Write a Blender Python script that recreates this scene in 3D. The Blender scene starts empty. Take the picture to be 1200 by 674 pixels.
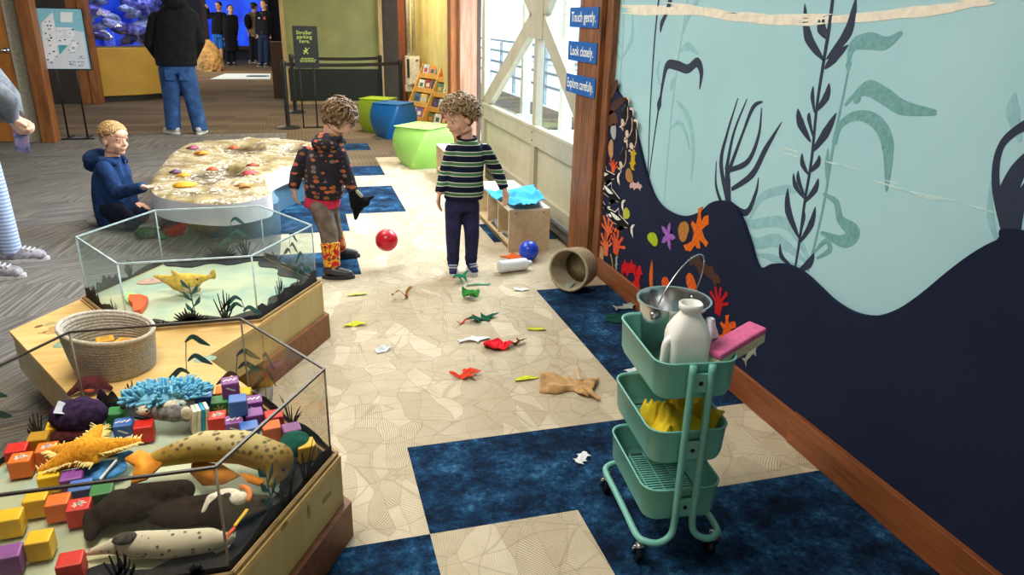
import bpy, bmesh, math, random
from mathutils import Vector, Matrix, Euler, noise
R_ = random.Random(7)
SC = bpy.context.scene
COL = SC.collection
PI = math.pi
V = Vector
# ------------------------------------------------------------------ camera
FPX, CX, CY, CAMH = 850.0, 600.0, 337.0, 1.55
def _dv(x, y): return V((x-CX, -(y-CY), -FPX))
_v1 = _dv(343, 16).normalized()
_v2 = _dv(3651, 100); _v2 = (_v2 - _v1*_v1.dot(_v2)).normalized()
_v3 = _v2.cross(_v1)
RM = Matrix((_v2, _v1, _v3))            # camera space -> world
CAM = V((0, 0, CAMH))
cam_d = bpy.data.cameras.new('camera'); cam = bpy.data.objects.new('camera', cam_d); COL.objects.link(cam)
cam.matrix_world = Matrix.Translation(CAM) @ RM.to_4x4()
cam_d.sensor_fit = 'HORIZONTAL'; cam_d.sensor_width = 36; cam_d.lens = 36*FPX/1200
cam_d.clip_start = .05; cam_d.clip_end = 300
SC.camera = cam
def ray(x, y): return RM @ _dv(x, y)
def at_z(x, y, z=0.0):
    d = ray(x, y); return CAM + d*((z-CAMH)/d.z)
def at_x(x, y, X):
    d = ray(x, y); return CAM + d*(X/d.x)
def at_y(x, y, Y):
    d = ray(x, y); return CAM + d*(Y/d.y)
# ------------------------------------------------------------------ materials
def lin(c):
    if isinstance(c, str):
        c = c.lstrip('#'); c = [int(c[i:i+2], 16)/255 for i in (0, 2, 4)]
    return tuple((u/12.92 if u <= .04045 else ((u+.055)/1.055)**2.4) for u in c) + (1,)
class NT:
    def __init__(s, name):
        s.m = bpy.data.materials.new(name); s.m.use_nodes = True
        s.t = s.m.node_tree; s.n = s.t.nodes; s.b = s.n['Principled BSDF']; s.out = s.n['Material Output']
        s._co = None
    def node(s, typ, **kw):
        n = s.n.new(typ)
        for k, v in kw.items():
            if k.startswith('i_'):
                key = k[2:]; key = int(key) if key.isdigit() else key.replace('_', ' ')
                if isinstance(v, bpy.types.NodeSocket): s.t.links.new(v, n.inputs[key])
                else: n.inputs[key].default_value = v
            else: setattr(n, k, v)
        return n
    def link(s, a, b): s.t.links.new(a, b)
    @property
    def co(s):
        if not s._co: s._co = s.n.new('ShaderNodeTexCoord')
        return s._co.outputs['Object']
    def noise(s, scale, detail=3, rough=.55, co=None):
        return s.node('ShaderNodeTexNoise', i_Vector=co or s.co, i_Scale=scale, i_Detail=detail, i_Roughness=rough).outputs['Fac']
    def ramp(s, fac, stops, interp='LINEAR'):
        r = s.n.new('ShaderNodeValToRGB'); r.color_ramp.interpolation = interp
        e = r.color_ramp.elements
        while len(e) < len(stops): e.new(.5)
        for i, (p, c) in enumerate(stops):
            e[i].position = p; e[i].color = lin(c) if not isinstance(c, (int, float)) else (c, c, c, 1)
        s.link(fac, r.inputs[0]); return r.outputs[0]
    def math(s, op, a, b=0.0, c=None):
        n = s.n.new('ShaderNodeMath'); n.operation = op
        for i, v in enumerate((a, b) if c is None else (a, b, c)):
            if isinstance(v, (int, float)): n.inputs[i].default_value = v
            else: s.link(v, n.inputs[i])
        return n.outputs[0]
    def mix(s, fac, a, b, mode='MIX'):
        n = s.n.new('ShaderNodeMix'); n.data_type = 'RGBA'; n.blend_type = mode
        for sock, v in ((n.inputs[0], fac), (n.inputs[6], a), (n.inputs[7], b)):
            if isinstance(v, bpy.types.NodeSocket): s.link(v, sock)
            elif isinstance(v, (int, float)): sock.default_value = v
            else: sock.default_value = lin(v)
        return n.outputs[2]
    def bump(s, h, strength=.3, dist=.01):
        n = s.node('ShaderNodeBump', i_Strength=strength, i_Distance=dist, i_Height=h)
        s.link(n.outputs[0], s.b.inputs['Normal'])
    def color(s, c):
        if isinstance(c, bpy.types.NodeSocket): s.link(c, s.b.inputs['Base Color'])
        else: s.b.inputs['Base Color'].default_value = lin(c)
def shade(c, k):
    c = c.lstrip('#'); v = [int(c[i:i+2], 16)/255 for i in (0, 2, 4)]
    return '#' + ''.join('%02x' % max(0, min(255, round(255*u*k))) for u in v)
MATS = {}
def M(c, rough=.6, var=.10, scale=25, bump=0, bscale=120, metal=0, spec=None, sheen=0):
    key = (c, rough, var, scale, bump, bscale, metal, spec, sheen)
    if key in MATS: return MATS[key]
    t = NT('surface_%d' % len(MATS))
    n = t.noise(scale)
    t.color(t.ramp(n, [(.3, shade(c, 1-var)), (.7, shade(c, 1+var))]))
    t.b.inputs['Roughness'].default_value = rough; t.b.inputs['Metallic'].default_value = metal
    if spec is not None: t.b.inputs['Specular IOR Level'].default_value = spec
    if sheen: t.b.inputs['Sheen Weight'].default_value = sheen
    if bump: t.bump(t.noise(bscale, 4), bump, .004)
    MATS[key] = t.m; return t.m
def felt(c): return M(c, .95, .09, 60, .35, 700, 0, .15)
def cloth(c, var=.12): return M(c, .92, var, 18, .35, 420, 0, .2)
def plastic(c, rough=.35): return M(c, rough, .03, 8)
def wood(c1, c2, scale=5, axis=1, rough=.5, stretch=12):
    t = NT('wood')
    mp = t.node('ShaderNodeMapping', i_Vector=t.co)
    sc = [stretch]*3; sc[axis] = 1.0; mp.inputs['Scale'].default_value = sc
    n = t.noise(scale, 6, .6, mp.outputs[0])
    n2 = t.noise(scale*.5, 2, .5)
    c = t.ramp(n, [(.3, c1), (.62, c2)])
    t.color(t.mix(t.ramp(n2, [(.35, 0.0), (.7, .35)]), c, c1))
    t.b.inputs['Roughness'].default_value = rough
    t.bump(n, .15, .003); return t.m
def emit(c, k=1.0, pattern=None):
    t = NT('glow'); t.b.inputs['Base Color'].default_value = (0, 0, 0, 1)
    t.b.inputs['Emission Color'].default_value = lin(c); t.b.inputs['Emission Strength'].default_value = k
    return t.m
def clear(c='#ffffff', gloss=1.0, tint=.0, rough=.02):
    t = NT('clear_acrylic')
    geo = t.node('ShaderNodeNewGeometry')
    dt = t.node('ShaderNodeVectorMath', operation='DOT_PRODUCT', i_0=geo.outputs['Normal'], i_1=geo.outputs['Incoming']).outputs['Value']
    fac = t.math('ADD', t.math('MULTIPLY', t.math('POWER', t.math('SUBTRACT', 1.0, t.math('ABSOLUTE', dt)), 5.0), .55), .03)
    tr = t.node('ShaderNodeBsdfTransparent'); tr.inputs[0].default_value = lin(c)
    gl = t.node('ShaderNodeBsdfGlossy', i_Roughness=rough)
    mx = t.node('ShaderNodeMixShader')
    t.link(t.math('MULTIPLY', fac, gloss), mx.inputs[0]); t.link(tr.outputs[0], mx.inputs[1]); t.link(gl.outputs[0], mx.inputs[2])
    if tint:
        df = t.node('ShaderNodeBsdfDiffuse'); df.inputs[0].default_value = lin('#e8eef0')
        m2 = t.node('ShaderNodeMixShader'); m2.inputs[0].default_value = tint
        t.link(mx.outputs[0], m2.inputs[1]); t.link(df.outputs[0], m2.inputs[2]); t.link(m2.outputs[0], t.out.inputs[0])
    else: t.link(mx.outputs[0], t.out.inputs[0])
    return t.m
# ------------------------------------------------------------------ object helpers
BASE = {}
def thing(name, label, cat, loc=(0, 0, 0), rotz=0, group=None):
    o = bpy.data.objects.new(name, None); COL.objects.link(o)
    o.empty_display_size = .05
    o.location = loc; o.rotation_euler = (0, 0, rotz); o['label'] = label; o['category'] = cat
    if group: o['group'] = group
    BASE[o] = Matrix.Translation(V(loc)) @ Matrix.Rotation(rotz, 4, 'Z')
    return o
def tag(o, label, cat, group=None, kind=None):
    if label: o['label'] = label
    if cat: o['category'] = cat
    if group: o['group'] = group
    if kind: o['kind'] = kind
    return o
def frame_of(o):
    return BASE.get(o, Matrix.Identity(4))
def link_mesh(name, me, mats, parent=None, smooth=False, world=False, label=None, origin=None):
    o = bpy.data.objects.new(name, me); COL.objects.link(o)
    if not isinstance(mats, (list, tuple)): mats = [mats]
    for m in mats: me.materials.append(m)
    if parent is not None:
        if world: me.transform(frame_of(parent).inverted())
        o.parent = parent; BASE[o] = frame_of(parent) if True else None
    elif origin is not None:
        me.transform(Matrix.Translation(-V(origin))); o.location = origin
    if smooth:
        for p in me.polygons: p.use_smooth = True
    if label: o['label'] = label
    return o
class MB:
    """collects shapes in one bmesh"""
    def __init__(s): s.b = bmesh.new(); s.mi = 0
    def _fin(s, faces):
        for f in faces: f.material_index = s.mi
    def box(s, c, size, rot=None, bev=0):
        r = bmesh.ops.create_cube(s.b, size=1.0); vs = r['verts']
        mt = Matrix.Translation(V(c)) @ (rot.to_4x4() if rot else Matrix.Identity(4)) @ Matrix.Diagonal((*size, 1))
        bmesh.ops.transform(s.b, matrix=mt, verts=vs)
        fs = {f for v in vs for f in v.link_faces}; s._fin(fs)
        if bev:
            es = list({e for f in fs for e in f.edges})
            q = bmesh.ops.bevel(s.b, geom=es, offset=bev, segments=2, affect='EDGES', profile=.5); s._fin(q['faces'])
        return s
    def box2(s, a, b, bev=0):
        a, b = V(a), V(b); return s.box((a+b)/2, tuple(abs(u) for u in (b-a)), bev=bev)
    def beam(s, a, b, w, h, up=(0, 0, 1), bev=0):
        a, b = V(a), V(b); d = (b-a); L = d.length; d.normalize()
        u = V(up); sx = d.cross(u)
        if sx.length < 1e-4: sx = d.cross(V((1, 0, 0)))
        sx.normalize(); u = sx.cross(d)
        rot = Matrix((sx, d, u)).transposed()
        return s.box((a+b)/2, (w, L, h), rot, bev)
    def prism(s, pts, depth, mat=None):
        """2-D outline extruded along local z by depth"""
        mat = mat or Matrix.Identity(4)
        lo = [s.b.verts.new(mat @ V((p[0], p[1], 0))) for p in pts]
        hi = [s.b.verts.new(mat @ V((p[0], p[1], depth))) for p in pts]
        fs = [s.b.faces.new(lo[::-1]), s.b.faces.new(hi)]
        n = len(pts)
        for i in range(n): fs.append(s.b.faces.new((lo[i], lo[(i+1) % n], hi[(i+1) % n], hi[i])))
        s._fin(fs); return s
    def slab(s, pts3, off):
        """3-D outline extruded by vector off"""
        off = V(off)
        lo = [s.b.verts.new(V(p)) for p in pts3]; hi = [s.b.verts.new(V(p)+off) for p in pts3]
        fs = [s.b.faces.new(lo[::-1]), s.b.faces.new(hi)]; n = len(lo)
        for i in range(n): fs.append(s.b.faces.new((lo[i], lo[(i+1) % n], hi[(i+1) % n], hi[i])))
        s._fin(fs); return s
    def ngon(s, pts3): s._fin([s.b.faces.new([s.b.verts.new(V(p)) for p in pts3])]); return s
    def tube(s, pts, r, seg=8, closed=False, flat=1.0):
        pts = [V(p) for p in pts]; n = len(pts)
        rs = r if isinstance(r, (list, tuple)) else [r]*n
        rings = []; prev = None
        for i, p in enumerate(pts):
            if closed: t = pts[(i+1) % n]-pts[i-1]
            else: t = pts[min(i+1, n-1)]-pts[max(i-1, 0)]
            if t.length < 1e-9: t = V((0, 0, 1))
            t.normalize()
            if prev is None:
                a = V((0, 0, 1)) if abs(t.z) < .9 else V((1, 0, 0))
                u = t.cross(a).normalized()
            else:
                u = (prev - t*prev.dot(t)); u = u.normalized() if u.length > 1e-6 else t.orthogonal().normalized()
            prev = u; w = t.cross(u)
            rings.append([s.b.verts.new(p + (u*math.cos(2*PI*k/seg)+w*math.sin(2*PI*k/seg)*flat)*rs[i]) for k in range(seg)])
        fs = []
        m = n if closed else n-1
        for i in range(m):
            A, B = rings[i], rings[(i+1) % n]
            for k in range(seg): fs.append(s.b.faces.new((A[k], A[(k+1) % seg], B[(k+1) % seg], B[k])))
        if not closed:
            fs.append(s.b.faces.new(rings[0][::-1])); fs.append(s.b.faces.new(rings[-1]))
        s._fin(fs); return s
    def lathe(s, prof, seg=24, mat=None, cap=True):
        mat = mat or Matrix.Identity(4); rings = []
        for r, z in prof:
            if r < 1e-6: rings.append([s.b.verts.new(mat @ V((0, 0, z)))])
            else: rings.append([s.b.verts.new(mat @ V((r*math.cos(2*PI*k/seg), r*math.sin(2*PI*k/seg), z))) for k in range(seg)])
        fs = []
        for A, B in zip(rings, rings[1:]):
            for k in range(seg):
                a, b_, c, d = A[k % len(A)], A[(k+1) % len(A)], B[(k+1) % len(B)], B[k % len(B)]
                q = []
                for v in (a, b_, c, d):
                    if v not in q: q.append(v)
                if len(q) > 2: fs.append(s.b.faces.new(q))
        if cap:
            if len(rings[0]) > 2: fs.append(s.b.faces.new(rings[0][::-1]))
            if len(rings[-1]) > 2: fs.append(s.b.faces.new(rings[-1]))
        s._fin(fs); return s
    def ball(s, c, r, rot=None, sub=2):
        q = bmesh.ops.create_icosphere(s.b, subdivisions=sub, radius=1)
        rr = r if isinstance(r, (list, tuple)) else (r, r, r)
        mt = Matrix.Translation(V(c)) @ (rot.to_4x4() if rot else Matrix.Identity(4)) @ Matrix.Diagonal((*rr, 1))
        bmesh.ops.transform(s.b, matrix=mt, verts=q['verts']); s._fin({f for v in q['verts'] for f in v.link_faces}); return s
    def cap(s, a, b, ra, rb=None, fa=False, fb=False, seg=14, flat=1.0, flatdir=None):
        """tapered capsule; fa / fb = flat end instead of round"""
        rb = ra if rb is None else rb
        a, b = V(a), V(b); d = b-a; L = d.length
        if L < 1e-6: return s.ball(a, ra)
        d.normalize(); pts = []; rs = []
        if not fa:
            for k in range(4):
                t = PI/2*k/4; pts.append(a - d*ra*math.cos(t)); rs.append(max(ra*math.sin(t), ra*.03))
        n = max(2, int(L/.03))
        for k in range(n+1): pts.append(a+d*L*k/n); rs.append(ra+(rb-ra)*k/n)
        if not fb:
            for k in range(1, 5):
                t = PI/2*k/4; pts.append(b + d*rb*math.sin(t)); rs.append(max(rb*math.cos(t), rb*.03))
        return s.tube(pts, rs, seg, flat=flat)
    def mesh(s, name='m'):
        bmesh.ops.recalc_face_normals(s.b, faces=s.b.faces[:])
        me = bpy.data.meshes.new(name); s.b.to_mesh(me); s.b.free(); return me
    def obj(s, name, mats, parent=None, smooth=False, world=False, label=None, origin=None, bevel=0, auto=None):
        o = link_mesh(name, s.mesh(name), mats, parent, smooth or auto is not None, world, label, origin)
        if auto is not None:
            me = o.data
            bm = bmesh.new(); bm.from_mesh(me)
            for e in bm.edges:
                if len(e.link_faces) == 2 and e.calc_face_angle(0) > math.radians(auto): e.smooth = False
            bm.to_mesh(me); bm.free()
        return o
    def blob(s, voxel, smooth=4, fac=.5, dec=None):
        """melt everything collected into one continuous surface"""
        me = s.mesh('tmp'); o = bpy.data.objects.new('tmp', me); COL.objects.link(o)
        m = o.modifiers.new('r', 'REMESH'); m.mode = 'VOXEL'; m.voxel_size = voxel; m.adaptivity = 0
        if smooth: k = o.modifiers.new('s', 'SMOOTH'); k.factor = fac; k.iterations = smooth
        dg = bpy.context.evaluated_depsgraph_get(); ev = o.evaluated_get(dg)
        me2 = bpy.data.meshes.new_from_object(ev); bpy.data.objects.remove(o); bpy.data.meshes.remove(me)
        return me2
def struct(name, mb, mats, smooth=False):
    o = mb.obj(name, mats, None, smooth) if isinstance(mb, MB) else mb
    o['kind'] = 'structure'; return o
def smoothpath(pts, n=8, closed=False):
    """Catmull-Rom through points"""
    pts = [V(p) for p in pts]; N = len(pts); out = []
    rng = range(N) if closed else range(N-1)
    for i in rng:
        p0 = pts[i-1] if (closed or i > 0) else pts[0]
        p1 = pts[i]; p2 = pts[(i+1) % N]; p3 = pts[(i+2) % N] if (closed or i+2 < N) else pts[-1]
        for k in range(n):
            t = k/n
            out.append(.5*((2*p1)+(p2-p0)*t+(2*p0-5*p1+4*p2-p3)*t*t+(3*p1-p0-3*p2+p3)*t**3))
    if not closed: out.append(pts[-1])
    return out
def ribbon2(path, widths, closed_tip=True):
    """outline (list of 2-D/3-D points) of a band of changing width along a 2-D path"""
    P = [V((p[0], p[1], 0)) for p in path]; n = len(P); L = []; Rr = []
    for i, p in enumerate(P):
        t = P[min(i+1, n-1)]-P[max(i-1, 0)]; t.normalize(); nn = V((-t.y, t.x, 0))
        u = i/(n-1); 
        k = u*(len(widths)-1); a = int(min(k, len(widths)-2)); w = widths[a]*(1-(k-a))+widths[a+1]*(k-a)
        L.append((p+nn*w/2).to_2d()); Rr.append((p-nn*w/2).to_2d())
    return L + Rr[::-1]
# ================================================================== room
GX0, GY0, GDX, GDY = .3007, 1.891, .50375, .5138     # carpet tile grid
XW = 1.785                                            # face of the felt hill / baseboard plane
def carpet_beige():
    t = NT('beige_leaf_carpet')
    wp = t.node('ShaderNodeTexNoise', i_Vector=t.co, i_Scale=2.5, i_Detail=1.0)
    co = t.node('ShaderNodeVectorMath', operation='MULTIPLY_ADD', i_0=wp.outputs['Color'], i_1=(.22, .22, 0), i_2=t.co).outputs[0]
    mp = t.node('ShaderNodeMapping', i_Vector=co, i_Scale=(1.0, .45, 1), i_Rotation=(0, 0, .5)).outputs[0]
    mq = t.node('ShaderNodeMapping', i_Vector=co, i_Scale=(.4, 1.0, 1), i_Rotation=(0, 0, .3)).outputs[0]
    vor = t.node('ShaderNodeTexVoronoi', feature='F1', i_Vector=mp, i_Scale=11.0)
    vd = t.node('ShaderNodeTexVoronoi', feature='DISTANCE_TO_EDGE', i_Vector=mp, i_Scale=11.0).outputs['Distance']
    vd2 = t.node('ShaderNodeTexVoronoi', feature='DISTANCE_TO_EDGE', i_Vector=mq, i_Scale=8.0).outputs['Distance']
    sep = t.node('ShaderNodeSeparateColor'); t.link(vor.outputs['Color'], sep.inputs[0])
    ang = t.math('MULTIPLY', t.math('SNAP', sep.outputs[0], .25), PI)
    rot = t.node('ShaderNodeVectorRotate', rotation_type='Z_AXIS', i_Vector=co); t.link(ang, rot.inputs['Angle'])
    wv = t.node('ShaderNodeTexWave', wave_type='BANDS', bands_direction='X', i_Vector=rot.outputs[0], i_Scale=44.0, i_Distortion=.6, i_Detail=1.0)
    base = t.ramp(t.noise(9, 4), [(.3, '#cfbfa2'), (.7, '#e4d6bd')])
    on = t.ramp(sep.outputs[1], [(.1, .22), (.5, .78)])
    stripes = t.math('MULTIPLY', t.ramp(wv.outputs['Fac'], [(.3, 1.0), (.7, 0.0)]), on)
    c = t.mix(stripes, base, '#98835f')
    c = t.mix(t.ramp(vd, [(.006, .38), (.024, 0.0)]), c, '#8b7756')
    c = t.mix(t.ramp(vd2, [(.008, .38), (.024, 0.0)]), c, '#85704f')
    c = t.mix(t.ramp(sep.outputs[2], [(.72, 0.0), (.8, .28)]), c, '#a8936e')
    t.color(t.mix(.25, c, t.ramp(t.noise(420, 2), [(.3, '#85755b'), (.7, '#f4ead8')])))
    t.b.inputs['Roughness'].default_value = .95; t.b.inputs['Specular IOR Level'].default_value = .1
    t.bump(t.math('ADD', t.noise(350, 3), t.math('MULTIPLY', stripes, -.9)), .6, .006); return t.m
def carpet_blue():
    t = NT('blue_mottled_carpet')
    n1 = t.noise(5, 7, .75); n2 = t.noise(45, 5, .75); n3 = t.noise(300, 2)
    f = t.math('ADD', t.math('MULTIPLY', n1, .62), t.math('ADD', t.math('MULTIPLY', n2, .26), t.math('MULTIPLY', n3, .17)))
    t.color(t.ramp(f, [(.43, '#0b1526'), (.50, '#102640'), (.57, '#1d4468'), (.66, '#4c86aa')]))
    t.b.inputs['Roughness'].default_value = .95; t.b.inputs['Specular IOR Level'].default_value = .1
    t.bump(n3, .6, .006); return t.m
def carpet_grey():
    t = NT('grey_plank_carpet')
    ro = t.node('ShaderNodeVectorRotate', rotation_type='Z_AXIS', i_Vector=t.co, i_Angle=math.radians(8))
    chk = t.node('ShaderNodeTexBrick', i_Vector=ro.outputs[0], i_Scale=1.0)
    chk.inputs['Brick Width'].default_value = 1.0; chk.inputs['Row Height'].default_value = .26
    chk.inputs['Mortar Size'].default_value = .0; chk.offset = .5
    chk.inputs['Color1'].default_value = (0, 0, 0, 1); chk.inputs['Color2'].default_value = (1, 1, 1, 1)
    rnd = chk.outputs['Color']
    def stripe(angle, sc):
        r = t.node('ShaderNodeVectorRotate', rotation_type='Z_AXIS', i_Vector=t.co, i_Angle=angle)
        mp = t.node('ShaderNodeMapping', i_Vector=r.outputs[0], i_Scale=(sc, 2.2, 1)).outputs[0]
        return t.noise(1.0, 1, .5, mp)
    s = t.mix(t.ramp(rnd, [(.40, 0.0), (.42, 1.0)]), stripe(math.radians(28), 85), stripe(math.radians(72), 85))
    s = t.mix(t.ramp(rnd, [(.72, 0.0), (.74, 1.0)]), s, stripe(math.radians(8), 50))
    tone = t.ramp(rnd, [(.0, '#4e4d51'), (.3, '#6a655f'), (.6, '#545257'), (1, '#736b62')])
    c = t.mix(t.ramp(s, [(.46, .0), (.62, .7)]), tone, '#9a958e')
    c = t.mix(t.ramp(s, [(.36, .5), (.46, .0)]), c, '#444245')
    t.color(t.mix(.28, c, t.ramp(t.noise(260, 2), [(.3, '#302e32'), (.7, '#a8a49e')])))
    t.b.inputs['Roughness'].default_value = .95; t.b.inputs['Specular IOR Level'].default_value = .1
    t.bump(t.noise(260, 3), .5, .006); return t.m
def carpet_warm_lit():  # plank carpet at the back, warm lamp light put into its brown colour
    t = NT('warm_lit_plank_carpet')
    s = t.node('ShaderNodeTexWave', bands_direction='X', i_Vector=t.co, i_Scale=7.0, i_Distortion=3.0, i_Detail=2.0).outputs['Fac']
    br = t.node('ShaderNodeTexBrick', i_Vector=t.co, i_Scale=1.0); br.inputs['Brick Width'].default_value = 1; br.inputs['Row Height'].default_value = .25; br.inputs['Mortar Size'].default_value = 0
    br.inputs['Color1'].default_value = (0, 0, 0, 1); br.inputs['Color2'].default_value = (1, 1, 1, 1)
    c = t.ramp(br.outputs['Color'], [(0, '#574a40'), (.5, '#655748'), (1, '#716250')])
    t.color(t.mix(t.math('MULTIPLY', s, .22), c, '#8f7c60'))
    t.b.inputs['Roughness'].default_value = .95; t.b.inputs['Specular IOR Level'].default_value = .1
    t.bump(t.noise(200, 3), .4, .006); return t.m
BLUE = {(0, 0), (1, 0), (1, -1), (2, -1), (-1, -1), (2, -2), (1, -2), (0, -3),
        (2, 1), (2, 2), (2, 3), (-1, 5), (-2, 5), (-1, 7), (-1, 8), (-1, 9), (0, 8), (0, 9), (0, 11), (-1, 11), (0, 14), (2, 6),
        (-2, 7), (-2, 8), (1, -4), (-1, -4)}
fl = bmesh.new()
xs = [GX0+GDX*i for i in range(-12, 5)] ; ys = [GY0+GDY*j for j in range(-6, 18)]
def cell(x0, x1, y0, y1, mi):
    f = fl.faces.new([fl.verts.new(V((x, y, 0))) for x, y in ((x0, y0), (x1, y0), (x1, y1), (x0, y1))]); f.material_index = mi
for i in range(-12, 4):
    for j in range(-6, 17):
        mi = 1
        if (i, j) in BLUE: mi = 2
        elif i < -1: mi = 0
        elif j >= 13: mi = 3 if not (i >= 3 and j == 13) else 1
        elif j == 12: mi = 1 if i >= 1 else 3
        elif j >= 11 and i <= 0: mi = 0 if i < 0 else 0
        elif i < -2: mi = 0
        elif i == -2 and j >= 8: mi = 0
        elif i == 0 and j == 12: mi = 0
        elif i > 3 : mi = 1
        x1 = min(GX0+GDX*(i+1), 2.4)
        cell(GX0+GDX*i, x1, GY0+GDY*j, GY0+GDY*(j+1), mi)
Y9 = GY0+GDY*17
cell(-7.5, GX0-12*GDX, GY0-6*GDY, Y9, 0)
cell(-9, 4.5, Y9, 32, 3)
me = bpy.data.meshes.new('floor'); fl.to_mesh(me); fl.free()
floor = link_mesh('floor', me, [carpet_grey(), carpet_beige(), carpet_blue(), carpet_warm_lit()]); floor['kind'] = 'structure'

# ---- right wall with its painted underwater mural
def WP(x, y, X=XW): p = at_x(x, y, X); return V((p.y, p.z))
def crop(x, y): return (710+x/1.9816, y/1.9816)
XM = 1.806
wallb = MB(); wallb.box2((XM, -1.2, 0), (XM+.12, 4.30, 3.0))
mural = MB()
PK = [0]
def paint(pts, widths, mi, n=10, lift=.0012):
    PK[0] += 1; lift += PK[0]*6e-6
    p = smoothpath([(*WP(*crop(*q), XM), 0) for q in pts], n)
    mid = at_x(*crop(*pts[len(pts)//2]), XM); ws = (mid-CAM).length/850/1.9816*1.12
    o = ribbon2(p, [w*ws for w in widths])
    mural.mi = mi; m = len(p)
    for i in range(m-1):
        mural.slab([(XM-lift-(2e-6*i), a, b) for a, b in (o[i], o[i+1], o[2*m-2-i], o[2*m-1-i])], (lift*.8, 0, 0))
def leaf(b, c, tp, w, mi, lift=.0012): paint([b, c, tp], [2, w*.85, w*1.3, w*.85, .5], mi, 8, lift)
# pale far kelp
for pts, w in (([(470, 630), (505, 480), (530, 330), (556, 200), (566, 150)], [5, 6, 6, 5, 3]),
               ([(562, 150), (575, 105), (612, 95), (650, 100), (688, 75)], [4, 22, 30, 22, 6]),
               ([(555, 245), (575, 225), (610, 205), (650, 225), (690, 250), (768, 262)], [5, 10, 30, 30, 26, 8]),
               ([(530, 335), (545, 290), (585, 268), (630, 285), (655, 340), (652, 445)], [14, 14, 18, 26, 28, 4]),
               ([(505, 450), (535, 470), (545, 510), (575, 540), (550, 560), (500, 540)], [4, 14, 18, 34, 24, 6]),
               ([(480, 590), (510, 560), (520, 580), (490, 600)], [4, 10, 12, 4]),
               ([(513, 420), (514, 380), (516, 345)], [3, 13, 2]), ([(562, 165), (564, 150), (566, 138)], [4, 16, 4]), ([(578, 240), (584, 228), (592, 216)], [6, 20, 6])):
    paint(pts, w, 2, lift=.0010)
for pts, w in (([(470, 612), (400, 560), (350, 565), (330, 540)], [4, 26, 22, 3]), ([(480, 620), (420, 520), (340, 520), (325, 505)], [4, 22, 18, 2]),
               ([(330, 520), (360, 460), (420, 440), (480, 445)], [4, 16, 18, 3]), ([(470, 628), (390, 600), (345, 590)], [4, 16, 3]),
               ([(33, 190), (40, 90), (42, 0)], [4, 4, 3]), ([(35, 140), (12, 90), (10, 50)], [3, 14, 2]), ([(38, 135), (60, 90), (62, 30)], [3, 14, 2]), ([(36, 110), (25, 80), (27, 55)], [2, 10, 2]),
               ([(165, 235), (190, 270), (203, 340), (198, 420)], [3, 14, 12, 2]), ([(135, 470), (150, 290), (165, 160), (185, 30), (190, 0)], [3, 4, 4, 4, 3]),
               ([(150, 300), (170, 285), (186, 310), (195, 350)], [3, 10, 10, 2]), ([(172, 120), (190, 108), (215, 125)], [4, 18, 4]), ([(178, 80), (195, 30), (215, 0)], [3, 14, 10]), ([(150, 210), (154, 195), (158, 180)], [4, 14, 4]), ([(128, 200), (120, 170), (125, 140)], [2, 10, 2]),
               ([(962, 330), (945, 260), (950, 215)], [6, 26, 3]), ([(908, 560), (893, 500), (894, 420)], [6, 14, 3])):
    paint(pts, w, 3, lift=.0007)
# dark kelp
for pts, w in (([(440, 622), (450, 560), (462, 470), (478, 370), (490, 250), (505, 150), (518, 70), (530, -25)], [5, 7, 7, 7, 7, 8, 9, 8]),
               ([(98, 415), (103, 260), (113, 100), (124, -10)], [3, 4, 5, 6]), ([(100, 415), (114, 310), (124, 245)], [3, 4, 6]), ([(122, 258), (124, 243), (128, 222)], [5, 19, 6]),
               ([(126, 235), (133, 190), (143, 152), (165, 152), (190, 160), (212, 145), (222, 168), (218, 208)], [8, 10, 17, 19, 17, 18, 14, 2]),
               ([(127, 75), (130, 55), (139, 35), (146, 15), (152, -10)], [3, 14, 10, 16, 14]),
               ([(283, 468), (268, 380), (282, 310), (307, 228)], [12, 13, 7, 2]), ([(285, 400), (318, 310), (342, 250), (364, 236)], [12, 7, 10, 3]),
               ([(288, 395), (330, 375), (355, 315), (362, 250)], [10, 12, 8, 2]), ([(280, 395), (297, 310), (328, 230)], [12, 7, 2]), ([(292, 440), (340, 405), (372, 345), (409, 283)], [8, 15, 13, 1]),
               ([(285, 470), (325, 494), (348, 450), (355, 412)], [12, 14, 9, 1]), ([(268, 470), (256, 430), (257, 373)], [9, 7, 1]), ([(285, 470), (283, 420), (282, 380)], [17, 19, 10]),
               ([(935, 550), (906, 430), (918, 340), (975, 290), (1040, 270)], [22, 15, 12, 17, 12]), ([(945, 545), (930, 470), (955, 400), (990, 350)], [26, 40, 30, 10]), ([(950, 540), (960, 470), (985, 420)], [20, 26, 8])):
    paint(pts, w, 1)
for b, c, tp, w in (((508, 142), (470, 85), (462, 8), 16), ((512, 138), (562, 75), (582, -8), 18), ((508, 160), (530, 135), (564, 104), 15), ((516, 92), (497, 68), (497, 40), 10), ((516, 80), (505, 60), (508, 36), 9),
                    ((487, 260), (512, 225), (519, 193), 14), ((485, 262), (480, 225), (482, 200), 8), ((476, 330), (452, 285), (446, 252), 15), ((478, 355), (510, 310), (536, 262), 16), ((482, 320), (472, 275), (474, 262), 8),
                    ((470, 405), (457, 380), (456, 356), 10), ((470, 402), (492, 380), (496, 360), 11), ((462, 462), (440, 430), (436, 402), 9), ((462, 455), (448, 420), (447, 396), 9), ((460, 472), (486, 440), (494, 414), 11),
                    ((450, 555), (424, 490), (423, 436), 15), ((450, 565), (477, 520), (487, 480), 12), ((430, 616), (408, 595), (405, 565), 9), ((445, 632), (472, 612), (484, 588), 14), ((452, 545), (460, 505), (458, 480), 7)):
    leaf(b, c, tp, w, 1)
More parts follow.
